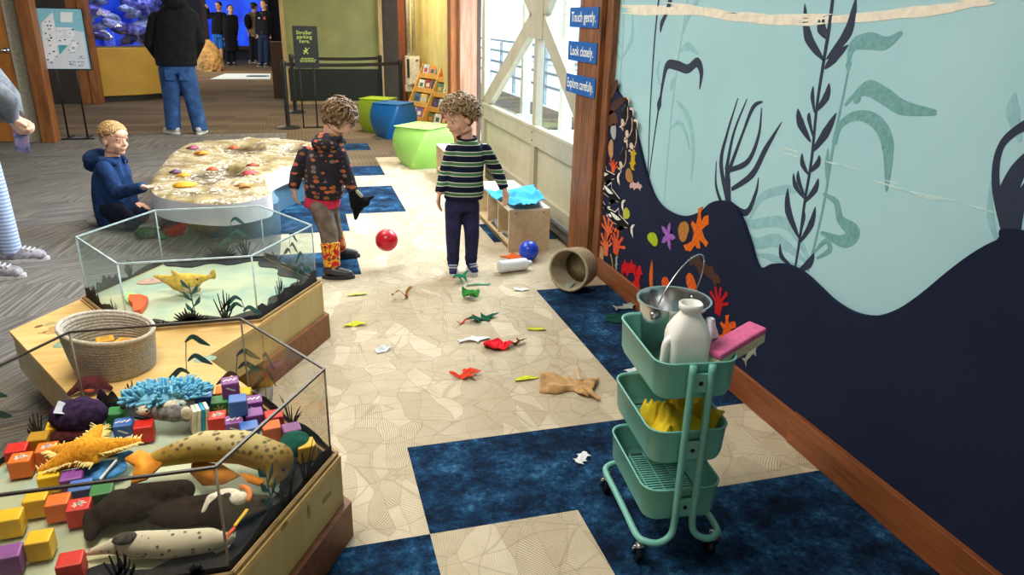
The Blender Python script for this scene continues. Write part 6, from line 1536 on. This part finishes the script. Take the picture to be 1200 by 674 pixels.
b = MB(); rings_torso(b, [(pv-U*.055, S, F, .092, .070), (pv, S, F, .100, .078), (pv+U*.06, S, F, .098, .078)])
for i in (0, 1): chain(b, [hp[i]-U*.01, kn[i], an[i]-V((0, 0, .005))], [.060, .048, .036], fb=True); b.cap(an[i]+V((0, 0, .008)), an[i]+V((0, 0, .040)), .036, .043)
put_part('trousers', b, .006, 4, [cloth('#2b2a4c', .16)], t)
for i in (0, 1):
    p, d, s, A = shoe(t, an[i], ((.05, -1, 0), (-.22, -1, 0))[i], .165, [cloth('#2f3357'), M('#c9cbd0', .6)])
    b = MB()
    for k in (0, .35): b.cap(A+d*(.055+k*.06)+s*.022+V((0, 0, .064-k*.028)), A+d*(.055+k*.06)-s*.022+V((0, 0, .064-k*.028)), .006)
    b.obj('strap', [M('#9aa0b0', .6)], p, True, world=True, label='pale strap')
b = MB(); hair_cap(b, hc, hf, hh, 1.0); H1 = HAIR('#4e3826', '#8a6a48'); cap_ = put_part('hair', b, .006, 2, [H1], t)
b = MB(); curls(b, hc, hf, hh, 420, 5, .0155, .0036, low=-.42, lift=.16); o = b.obj('curls', [HAIR('#6a4c32', '#c4a67e')], cap_, True, world=True); o['kind'] = 'stuff'
# ---------------------------------------------------------------- boy with the patterned hoodie, seen from behind
Y0 = 4.58
t = thing('person', 'child from behind in dark hoodie with orange animal print and red patterned rubber boots', 'person', at_z(395, 318, 0))
hc, hh = Q(399, 138), .205; hf = frame3((.83, .12, -.52)); bf = frame3((.72, .69, 0)); F, S, U = bf
sh = [Q(358, 176, .06), Q(398, 179, -.05)]; el = [Q(348, 203, .05), Q(407, 206, -.08)]; wr = [Q(344, 221, .03), Q(414, 225, -.10)]
hp = [Q(384, 241, .06), Q(376, 243, -.06)]; kn = [Q(390, 268, .14), Q(385, 271, -.10)]; an = [V((at_z(399, 302, 0).x, at_z(399, 302, 0).y, .06)), V((at_z(391, 326, 0).x, at_z(391, 326, 0).y, .06))]
nk = Q(389, 164); pv = Q(379, 236); ch = Q(381, 190)
b = MB(); head_prims(b, hc, hf, hh); b.cap(hc-hf[0]*.12*hh-hf[2]*.34*hh, nk-V((0, 0, .03)), .046, .050)
rings_torso(b, [(pv-U*.02, S, F, .085, .065), (ch, S, F, .095, .07), (nk-U*.04, S, F, .085, .055), (nk-U*.01, S, F, .05, .045)])
for i in (0, 1):
    chain(b, [sh[i], el[i], wr[i]], [.034, .027, .019]); chain(b, [hp[i], kn[i], an[i]], [.05, .036, .028])
hand_prims(b, wr[0]+V((0, 0, -.008)), V((0, 0, -1)), V((-.9, -.3, 0)), .105, .45, 1)
hand_prims(b, wr[1]+V((.004, 0, -.006)), V((.35, -.1, -1)), V((.8, -.5, .2)), .095, .9, -1)
put_part('body', b, .0042, 3, [SKIN], t); face_parts(t, hc, hf, hh)
b = MB()
for s_ in (-1, 1):
    e = hc+hf[0]*.40*hh+hf[1]*s_*.15*hh; b.tube([e+(hf[1]*math.cos(a)*.105+hf[2]*math.sin(a)*.075)*hh for a in [2*PI*k/16 for k in range(16)]], .0026, 6, True); b.cap(e+hf[1]*s_*.105*hh, hc-hf[0]*.05*hh+hf[1]*s_*.40*hh+hf[2]*.02*hh, .0026)
b.cap(hc+hf[0]*.43*hh+hf[1]*.05*hh, hc+hf[0]*.43*hh-hf[1]*.05*hh, .0026); b.obj('eyeglasses', [M('#27406e', .3)], t, True, world=True, label='blue framed eyeglasses')
dn = NT('print_fleece'); vv = dn.node('ShaderNodeTexVoronoi', i_Vector=dn.node('ShaderNodeMapping', i_Vector=dn.co, i_Scale=(1, 1, 1.9)).outputs[0], i_Scale=17.0, i_Randomness=.5)
nn_ = dn.noise(60, 3); msk = dn.ramp(dn.math('ADD', vv.outputs['Distance'], dn.math('MULTIPLY', nn_, .34)), [(.52, 1.0), (.56, 0.0)])
spc = dn.node('ShaderNodeSeparateColor'); dn.link(vv.outputs['Color'], spc.inputs[0]); pc_ = dn.ramp(spc.outputs[0], [(0, '#a85a34'), (.35, '#7d6a62'), (.6, '#8a5a34'), (.8, '#c0603f')], 'CONSTANT')
dn.color(dn.mix(msk, dn.ramp(dn.noise(25), [(.3, '#1b1722'), (.7, '#27222e')]), pc_)); dn.b.inputs['Roughness'].default_value = .95; dn.bump(dn.noise(400, 2), .3, .003)
b = MB()
rings_torso(b, [(Q(380, 231), S, F, .118, .098), (Q(380, 220), S, F, .126, .104), (Q(380, 202), S, F, .124, .100), (Q(381, 186), S, F, .122, .094), (Q(384, 174), S, F, .112, .084), (Q(388, 166), S, F, .082, .068), (Q(391, 161), S, F, .058, .055)])
for i in (0, 1): chain(b, [sh[i]-U*.014, el[i], wr[i]], [.047, .042, .033], fb=True)
hoodie = put_part('hoodie', b, .006, 4, [dn.m], t)
b = MB(); hb_ = nk-F*.07+U*.0; b.ball(hb_-U*.015, (.095, .060, .05), E3(F, S, U)); b.ball(hb_+F*.02+U*.02, (.085, .05, .03), E3(F, S, U)); b.cap(nk+S*.062+U*.005, nk+S*.05+F*.05-U*.01, .026, .018); b.cap(nk-S*.062+U*.005, nk-S*.05+F*.05-U*.01, .026, .018); put_part('hood', b, .006, 4, [dn.m], hoodie)
b = MB(); rings_torso(b, [(Q(377, 242), S, F, .114, .095), (Q(378, 234), S, F, .112, .093), (Q(379, 226), S, F, .106, .09)]); put_part('shirt_hem', b, .006, 3, [cloth('#c4304f')], t, 'pinkish red shirt hem')
b = MB(); rings_torso(b, [(pv-U*.065, S, F, .092, .075), (pv-U*.01, S, F, .102, .085), (pv+U*.04, S, F, .10, .085)])
for i in (0, 1): lo_ = kn[i].lerp(an[i], .45); chain(b, [hp[i]-U*.01, kn[i], lo_], [.066, .058, .052], fb=True)
put_part('trousers', b, .006, 4, [cloth('#6f6258', .2)], t)
bp = NT('boot_print'); n1 = bp.noise(26, 3); bp.color(bp.ramp(n1, [(0, '#b71f1c'), (.47, '#c62a1e'), (.50, '#e9b52c'), (.57, '#e07a1e'), (.60, '#2a2a2e'), (.68, '#c9281e')], 'CONSTANT')); bp.b.inputs['Roughness'].default_value = .35
for i in (0, 1):
    p, d, s, A = shoe(t, an[i], ((1, -.12, 0), (1, -.22, 0))[i], .185, [M('#33353c', .35), M('#25262a', .5)], name='rubber_boot')
    tp_ = kn[i].lerp(an[i], .30); b = MB(); b.cap(V((an[i].x-.004, an[i].y, .075)), tp_, .050, .060, True, True, 20); me = b.blob(.006, 3); link_mesh('boot_shaft', me, [bp.m], p, True, True, 'red and yellow patterned shaft')
b = MB(); hair_cap(b, hc, hf, hh, 1.02); cap_ = put_part('hair', b, .006, 2, [HAIR('#2f2016', '#54402c')], t)
b = MB(); locks(b, hc, hf, hh, 300, 9, .42, .0065, (0, -.2, -.8), messy=.6, low=-.45); curls(b, hc, hf, hh, 70, 3, .013, .0045, low=.1, front=.6); o = b.obj('locks', [HAIR('#3d2b1d', '#a07e56')], cap_, True, world=True); o['kind'] = 'stuff'
# black bird puppet hanging on his hand
hbp = wr[1]+V((.02, -.01, -.05))
def f_bp(b):
    b.cap(wr[1]+V((.004, 0, .010)), hbp+V((0, 0, -.03)), .036, .045, True); b.ball(hbp+V((.035, -.01, -.01)), (.045, .035, .035)); b.cap(hbp+V((.0, 0, -.03)), hbp+V((-.015, .0, -.115)), .036, .012); b.cap(hbp+V((.05, -.01, 0)), hbp+V((.105, -.01, .022)), .018, .005)
t = thing('bird_puppet', 'black bird hand puppet worn on the hand of the child in the printed hoodie', 'hand puppet', hbp)
b = MB(); f_bp(b); put_part('body', b, .005, 4, [fur('#15151a')], t); b = MB(); b.cap(wr[1]+V((.022, -.028, .006)), wr[1]+V((.045, -.034, -.02)), .013, .010); b.obj('care_label', [M('#a9a596', .8)], t, True, world=True, label='pale label')
# ---------------------------------------------------------------- kneeling boy in blue
Y0 = 5.95
t = thing('person', 'short haired child in blue hooded sweatshirt kneeling beside the tide pool table', 'person', at_z(135, 262, 0))
hc, hh = Q(134, 163), .222; hf = frame3((.80, -.56, -.10)); bf = frame3((.86, -.50, 0)); F, S, U = bf
pv = Q(134, 240, .02); ch = Q(131, 206); nk = Q(129, 186)
sh = [Q(137, 194, .13), Q(122, 197, -.11)]; el = [Q(150, 220, .12), Q(138, 226, -.16)]; hand_t = at_y(184, 216, 5.38)
wr = [Q(157, 238, .08), at_y(168, 219.5, 5.56)]
hp = [Q(140, 243, .08), Q(130, 245, -.07)]; kn = [V((hp[0].x+.14, hp[0].y-.02, .07)), V((hp[1].x+.14, hp[1].y-.10, .07))]; an = [V((hp[0].x-.07, hp[0].y+.10, .06)), V((hp[1].x-.07, hp[1].y+.06, .06))]
b = MB(); head_prims(b, hc, hf, hh); b.cap(hc-hf[0]*.10*hh-hf[2]*.36*hh, nk-V((0, 0, .05)), .050, .055)
rings_torso(b, [(pv-U*.02, S, F, .10, .075), (ch, S, F, .115, .085), (nk-U*.05, S, F, .10, .065), (nk-U*.01, S, F, .055, .05)])
for i in (0, 1):
    chain(b, [sh[i], el[i], wr[i]], [.04, .032, .022]); chain(b, [hp[i], kn[i], an[i]], [.06, .045, .032])
hd_ = (hand_t-wr[1]); hand_prims(b, wr[1]+hd_.normalized()*.01, hd_+V((0, 0, -.004)), V((0, 0, 1)), .125, .12, -1)
hand_prims(b, wr[0]+V((.01, 0, 0)), V((1, -.2, -.3)), V((0, 0, 1)), .115, .3, 1)
put_part('body', b, .0048, 3, [SKIN], t); face_parts(t, hc, hf, hh, brow='#9a7448')
b = MB()
rings_torso(b, [(pv-U*.135, S, F, .138, .118), (pv-U*.02, S, F, .150, .125), (pv+U*.10, S, F, .145, .12), (ch, S, F, .145, .112), (nk-U*.065, S, F, .130, .095), (nk-U*.01, S, F, .085, .075), (nk+U*.02, S, F, .065, .06)])
for i in (0, 1): chain(b, [sh[i]-U*.008, el[i], wr[i]], [.062, .052, .038], fb=True)
hoodie = put_part('hooded_sweatshirt', b, .007, 4, [cloth('#1c365f', .25)], t)
b = MB(); hb_ = nk-F*.11-U*.005; b.ball(hb_, (.125, .085, .075), E3(F, S, U)); b.ball(hb_-F*.035-U*.045, (.095, .06, .06), E3(F, S, U)); b.cap(nk+S*.085, nk+S*.055+F*.08-U*.02, .036, .024); b.cap(nk-S*.085, nk-S*.055+F*.08-U*.02, .036, .024); put_part('hood', b, .007, 4, [cloth('#1a3055', .25)], hoodie)
b = MB(); 
for s_ in (-.03, .035): b.cap(nk+F*.095+S*s_-U*.015, nk+F*.12+S*s_-U*.12, .004)
b.obj('drawstrings', [M('#2b4c86', .8)], hoodie, True, world=True)
b = MB(); rings_torso(b, [(pv-U*.14, S, F, .115, .10), (pv-U*.05, S, F, .128, .11)])
for i in (0, 1): chain(b, [hp[i], kn[i], an[i]], [.082, .066, .048])
me = b.blob(.007, 4)
for v in me.vertices: v.co.z = max(v.co.z, .003)
link_mesh('trousers', me, [cloth('#141a2c')], t, True, True)
for i in (0, 1):
    d = V((-.7, .3, -.2)); b = MB(); b.cap(an[i]+V((-.02, .01, .0)), an[i]+V((-.10, .04, -.012)), .042, .034); me = b.blob(.006, 3)
    for v in me.vertices: v.co.z = max(v.co.z, .004)
    p = link_mesh('shoe', me, [M('#b9b6b2', .6)], t, True, True, 'pale grey shoe')
b = MB(); F2, S2x, U2 = hf; b.ball(hc+U2*.155*hh-F2*.085*hh, (.372*hh, .435*hh, .35*hh), E3(*hf), 3); cap_ = put_part('hair', b, .006, 2, [HAIR('#8a6540', '#b8905c')], t)
b = MB(); locks(b, hc+U2*.03*hh, hf, hh, 420, 4, .20, .0048, (0, .6, .5), front=.6, low=.12, messy=.7); o = b.obj('tufts', [HAIR('#8f6a40', '#d0aa74')], cap_, True, world=True); o['kind'] = 'stuff'
b = MB(); b.ball(hc-F2*.13*hh+U2*.0*hh, (.362*hh, .36*hh, .30*hh), E3(*hf), 3); put_part('shaved_sides', b, .006, 2, [HAIR('#a3805c', '#bd9872')], cap_)
# ---------------------------------------------------------------- grown-ups
def adult(label, at, Yp, J, F, hF, hh, cols, voxel=.008, shoes=None, hairc=('#241a14', '#3a2c22'), skirt=None, girth=1.0, hoodie=False, coat=0, face=True, toe=None, bare=None, extra=None, slv=1.0):
    global Y0
    Y0 = Yp; t = thing('person', label, 'person', at); bf = frame3(F); F, S, U = bf; hf = frame3(hF); g = girth; G_ = {k: (Q(*v) if not isinstance(v, V) else v) for k, v in J.items()}
    nk, pv, hc = G_['nk'], G_['pv'], G_['hc']; ch = nk.lerp(pv, .36)
    b = MB(); head_prims(b, hc, hf, hh); b.cap(hc-hf[0]*.10*hh-hf[2]*.34*hh, nk-U*.05, .058, .065)
    rings_torso(b, [(pv-U*.04, S, F, .14*g, .10*g), (ch, S, F, .16*g, .11*g), (nk-U*.07, S, F, .13*g, .08*g), (nk, S, F, .06, .06)])
    for i in 'lr':
        chain(b, [G_['s'+i], G_['e'+i], G_['w'+i]], [.052, .042, .029]); chain(b, [G_['h'+i], G_['k'+i], G_['a'+i]], [.082, .056, .040])
        dd = (G_['w'+i]-G_['e'+i]); hd2 = G_.get('f'+i); dd = (hd2-G_['w'+i]) if hd2 is not None else dd
        hand_prims(b, G_['w'+i]+dd.normalized()*.015, dd, (-F if i == 'l' else -F)+S*(.8 if i == 'l' else -.8), .170, .95, 1 if i == 'l' else -1)
    put_part('body', b, min(voxel, .0065) if voxel < .01 else .010, 3, [SKIN], t)
    if face: face_parts(t, hc, hf, hh)
    b = MB(); hem = pv-U*(.02+coat); w_ = .20*g
    rings_torso(b, [(hem, S, F, w_*.97, .145*g), (pv+U*.10, S, F, w_, .15*g), (ch, S, F, w_, .145*g), (nk-U*.12, S, F, .185*g, .125*g), (nk-U*.045, S, F, .125*g, .095*g), (nk+U*.015, S, F, .078, .075)])
    for i in 'lr': chain(b, [G_['s'+i], G_['e'+i], G_['w'+i]], [.082*g*slv, .066*g*slv, .050*slv], fb=True)
    top = put_part('jacket', b, voxel, 4, [cols[0]], t)
    if hoodie: b = MB(); b.ball(nk-F*.10+U*.0, (.15, .09, .09), E3(F, S, U)); b.ball(nk+U*.03, (.115, .10, .05), E3(F, S, U)); put_part('hood', b, voxel, 4, [cols[0]], top)
    b = MB(); rings_torso(b, [(pv-U*.12, S, F, .155*g, .115*g), (pv-U*.02, S, F, .165*g, .125*g), (pv+U*.05, S, F, .16*g, .12*g)])
    for i in 'lr':
        e_ = G_['a'+i] if not bare else G_['h'+i].lerp(G_['k'+i], .95); k_ = G_['k'+i] if not bare else G_['h'+i].lerp(G_['k'+i], .5); f_ = cols[3] if len(cols) > 3 else 1.0
        chain(b, [G_['h'+i], k_, e_-(V((0, 0, .03)) if not bare else V())], [.105*g*f_, .085*g*f_, .078*g*f_], fb=True)
    put_part('trousers', b, voxel, 4, [cols[1]], t)
    for i in 'lr':
        p, d, s, A = shoe(t, G_['a'+i], (toe or {}).get(i, F), .29, cols[2])
        b = MB()
        for k in range(4): b.cap(A+d*(.045+.026*k)+s*.030+V((0, 0, .098-.0075*k)), A+d*(.045+.026*k)-s*.030+V((0, 0, .098-.0075*k)), .006)
        b.obj('laces', [M('#d8d8d8' if k < 0 else '#b9b9bd', .7)], p, True, world=True)
    b = MB(); hair_cap(b, hc, hf, hh, 1.03); cap_ = put_part('hair', b, .008, 2, [HAIR(*hairc)], t)
    if extra: extra(t, G_, bf, top)
    return t, G_
JEAN = NT('denim'); JEAN.color(JEAN.ramp(JEAN.noise(7, 5, .65), [(.3, '#1a3660'), (.55, '#2b5288'), (.75, '#4d76a6')])); JEAN.b.inputs['Roughness'].default_value = .9; JEAN.bump(JEAN.noise(300, 2), .3, .004)
def man_extra(t, G_, bf, top):
    F, S, U = bf; b = MB()
    for s_ in (-1, 1): b.box(G_['pv']-U*.12-F*.135+S*s_*.085, (.12, .01, .13), E3(F, S, U), .003)
    for s_ in (-1, 1): q = MB(); q.box(G_['pv']-U*.13-F*.152+S*s_*.085, (.12, .012, .13), E3(F, S, U), .004); q.obj('back_pocket', [JEAN.m], t, world=True)
    b.b.free()
adult('adult from behind in black hooded jacket and blue jeans, hands in pockets', at_z(218, 155, 0), 10.75,
      dict(hc=(206, -18), nk=(206, 3), pv=(207, 75), sl=(183, 22), sr=(226, 22), el=(175, 50, .02), er=(234, 48, .02), wl=(187, 71, .16), wr=(227, 70, .16), fl=(196, 76, .2), fr=(219, 75, .2), hl=(198, 82), hr=(217, 82), kl=(201, 116), kr=(226, 116), al=(203, 149, -.02), ar=(235, 151, -.06)),
      (-.05, 1, 0), (.1, 1, .0), .25, [cloth('#17181c', .3), JEAN.m, [M('#c9c6c0', .6), M('#e3e0da', .6)], .98], .010, slv=.86, girth=1.28, hoodie=True, face=True, toe={'l': (-.7, .7, 0), 'r': (.25, 1, 0)}, extra=man_extra)
# visitor cut by the left edge
LEG = NT('striped_leggings'); zz = LEG.node('ShaderNodeSeparateXYZ', i_0=LEG.co).outputs[2]; LEG.color(LEG.ramp(LEG.math('FRACT', LEG.math('MULTIPLY', zz, 42.0)), [(0, '#c7d3ea'), (.55, '#8fa6d2')], 'CONSTANT')); LEG.b.inputs['Roughness'].default_value = .85
fA, fB = at_z(12, 327, 0), at_z(24, 304, 0)
def wom_extra(t, G_, bf, top):
    b = MB(); b.cap(G_['wl'].lerp(G_['el'], .02), G_['wl'].lerp(G_['el'], .22), .052, .057, True, True); me = b.blob(.007, 2); link_mesh('cuff', me, [cloth('#24252a')], top, True, True, 'black cuff')
    b = MB(); b.cap(G_['wr'].lerp(G_['er'], .02), G_['wr'].lerp(G_['er'], .22), .052, .057, True, True); me = b.blob(.007, 2); link_mesh('cuff', me, [cloth('#24252a')], top, True, True, 'black cuff')
wt_, wG = adult('visitor at the left edge in grey jacket and pale striped leggings holding a phone', at_z(-2, 318, 0), 5.0,
      dict(hc=V((-1.910, 5.02, 1.53)), nk=V((-1.900, 5.02, 1.38)), pv=V((-1.890, 5.02, .93)), sl=V((-1.860, 5.16, 1.33)), sr=V((-1.860, 4.87, 1.33)), el=at_y(9, 112, 5.16), er=at_y(6, 118, 4.90), wl=at_y(16, 135, 5.06), wr=at_y(10, 138, 4.97), fl=at_y(27, 151, 5.03), fr=at_y(24, 153, 4.965),
           hl=V((-1.880, 5.10, .88)), hr=V((-1.880, 4.93, .88)), kl=V((-1.860, 5.14, .48)), kr=V((-1.890, 4.90, .48)), al=V((-1.855, 5.17, .09)), ar=V((-1.890, 4.83, .09))),
      (1, 0, 0), (1, 0, -.3), .235, [cloth('#6b7078', .2), LEG.m, [M('#8b8790', .7, .3), M('#d8d4d2', .6)], .86], .007, hairc=('#4a3626', '#6a5038'), girth=.9, face=True, extra=wom_extra, slv=1.1)
pc0, pc1 = at_y(18.5, 150, 5.0), at_y(31.5, 177, 5.0); t = thing('phone', 'phone in a marbled purple blue case held by the visitor at the left edge', 'phone', (pc0.lerp(pc1, .5).x, 4.99, pc1.z))
cm_ = NT('marble_case'); cm_.color(cm_.ramp(cm_.noise(16, 3, .5), [(.3, '#3a4d86'), (.5, '#8a86b8'), (.62, '#c08fa8'), (.75, '#5d7fb8')])); cm_.b.inputs['Roughness'].default_value = .25
mid = pc0.lerp(pc1, .5); Rz = Euler((0, .05, .15)).to_matrix()
b = MB(); b.box(mid, (.075, .010, .150), Rz, .006); b.obj('case', [cm_.m], t, world=True)
b = MB(); b.box(mid+V((.012, -.0065, .045)), (.034, .004, .036), Rz, .003); cb = b.obj('camera_bump', [M('#1d1f2a', .2)], t, world=True)
for dx, dz in ((.004, .053), (.004, .038), (.021, .045)): b = MB(); b.lathe([(.0065, 0), (.0065, .003), (.005, .0035)], 14, Matrix.Translation(mid+V((dx, -.0085, dz))) @ Matrix.Rotation(PI/2, 4, 'X')); b.obj('lens', [M('#08080c', .1)], cb, world=True)
# far visitors in the hall
def stand(cx, foot, Yp, w=8.0, arms=None, top=4):
    d = foot-top; y = lambda u: top+d*u
    J = dict(hc=(cx, y(.065)), nk=(cx, y(.165)), pv=(cx, y(.50)), sl=(cx-w*.85, y(.205)), sr=(cx+w*.85, y(.205)), el=(cx-w*1.1, y(.36)), er=(cx+w*1.1, y(.36)), wl=(cx-w*1.0, y(.50)), wr=(cx+w*1.0, y(.50)), hl=(cx-w*.42, y(.52)), hr=(cx+w*.42, y(.52)), kl=(cx-w*.45, y(.74)), kr=(cx+w*.45, y(.74)), al=(cx-w*.5, y(.955)), ar=(cx+w*.5, y(.955)))
    if arms: J.update(arms)
    return J
DKC = cloth('#1a1b22')
adult('far visitor in dark shirt and blue shorts raising a hand by the blue aquarium', at_z(257, 76, 0), 25.4, stand(256, 77, 25.4, 7.5, dict(el=(244, 20, .1), wl=(243, 9, -.15)), 2), (-.3, -.9, 0), (-.4, -.9, 0), .25, [DKC, cloth('#2f6fc0'), [M('#20222a'), M('#d0d0d4')]], .018, bare=True, hairc=('#15100c', '#221a14'))
adult('far visitor in a long dark coat, silhouetted against the blue aquarium', at_z(270, 76, 0), 25.0, stand(270, 77, 25.0, 6.5, None, 6), (.3, -.9, 0), (.3, -.9, 0), .25, [cloth('#15141c'), cloth('#14141a'), [M('#1a1a20'), M('#2a2a2e')]], .018, coat=.45, hairc=('#14100e', '#1f1814'))
def pack(t, G_, bf, top):
    F, S, U = bf; c = G_['nk'].lerp(G_['pv'], .45)-F*.24; b = MB(); b.ball(c, (.16, .10, .24), E3(F, S, U)); put_part('backpack', b, .02, 3, [cloth('#111216')], t)
adult('far visitor in a tan coat with a black backpack, partly behind another', at_z(298, 74, 0), 26.2, stand(298, 74, 26.2, 6.5, None, 3), (.7, .6, 0), (.7, .6, 0), .25, [cloth('#7d6a55'), cloth('#20202a'), [M('#8a8680'), M('#bab6b0')]], .018, coat=.1, extra=pack)
def stripes(t, G_, bf, top):
    F, S, U = bf
    for i in 'lr':
        o_ = (S if i == 'l' else -S); b = MB(); a, e = G_['s'+i], G_['e'+i]
        for k in (-1, 0, 1): b.cap(a+o_*.085*1.0+F*.028*k+U*.03, e+o_*.066+F*.025*k, .007)
        b.obj('sleeve_stripes', [M('#e0e0e0', .6)], top, True, world=True, label='three white stripes')
    c = G_['nk'].lerp(G_['pv'], .30)+F*.155; b = MB(); b.box(c+S*.09, (.07, .02, .09), E3(F, S, U), .01); b.obj('chest_badge', [M('#b03a34', .6)], top, world=True, label='red badge'); b = MB(); b.box(c-S*.08, (.06, .02, .035), E3(F, S, U), .006); b.obj('chest_logo', [M('#d8d8d8', .6)], top, world=True, label='white mark')
    b = MB(); b.beam(G_['nk']-U*.03+F*.105, G_['pv']+U*.02+F*.155, .012, .006, tuple(F)); b.obj('zip', [M('#5a5a60', .4)], top, world=True)
adult('far visitor facing us in black jacket with white shoulder stripes and dark jeans', at_z(309, 79, 0), 24.6, stand(309, 80, 24.6, 7.5, None, 0), (-.35, -.93, 0), (-.5, -.85, .05), .26, [cloth('#191b20'), cloth('#26344f'), [M('#3a3d44'), M('#d0d0d4')]], .016, hairc=('#2a2420', '#3a322c'), extra=stripes)
# ================================================================== light
w = bpy.data.worlds.new('daylight'); SC.world = w; w.use_nodes = True
bg = w.node_tree.nodes['Background']; bg.inputs[0].default_value = (.86, .94, 1.0, 1); bg.inputs[1].default_value = 3.4
def area(name, loc, size, power, color=(1, .95, .88), target=None, sy=None):
    l = bpy.data.lights.new(name, 'AREA'); l.energy = power; l.color = color; l.size = size
    if sy: l.shape = 'RECTANGLE'; l.size_y = sy
    o = bpy.data.objects.new(name, l); COL.objects.link(o); o.location = loc
    if target: o.rotation_euler = (V(target)-V(loc)).to_track_quat('-Z', 'Y').to_euler()
    return o
area('ceiling_lamp', (-.5, 2.1, 2.95), 1.0, 66, (1, .95, .86))
area('ceiling_lamp', (-.4, 5.2, 2.95), 1.2, 70, (1, .96, .9))
area('ceiling_lamp', (.6, 7.5, 2.95), 1.2, 60, (1, .93, .82))
area('ceiling_lamp', (1.0, 11.0, 2.9), .7, 70, (1, .88, .62))
area('hall_lamp', (-1.6, 21, 3.5), 1.0, 160, (1, .82, .6))
area('ceiling_lamp', (-1.8, 12.5, 2.9), .8, 25, (1, .85, .65))
area('aquarium_lamp', (-3.1, 15.0, 2.5), .5, 22, (.75, .82, 1))
area('door_daylight', (2.6, 6.4, 2.6), 1.6, 260, (.95, .98, 1), (0, 5.2, 0), 1.2)
SC.view_settings.view_transform = 'Standard'; SC.view_settings.look = 'None'
SC.view_settings.exposure = .32; SC.view_settings.gamma = 1; SC.view_settings.use_curve_mapping = False
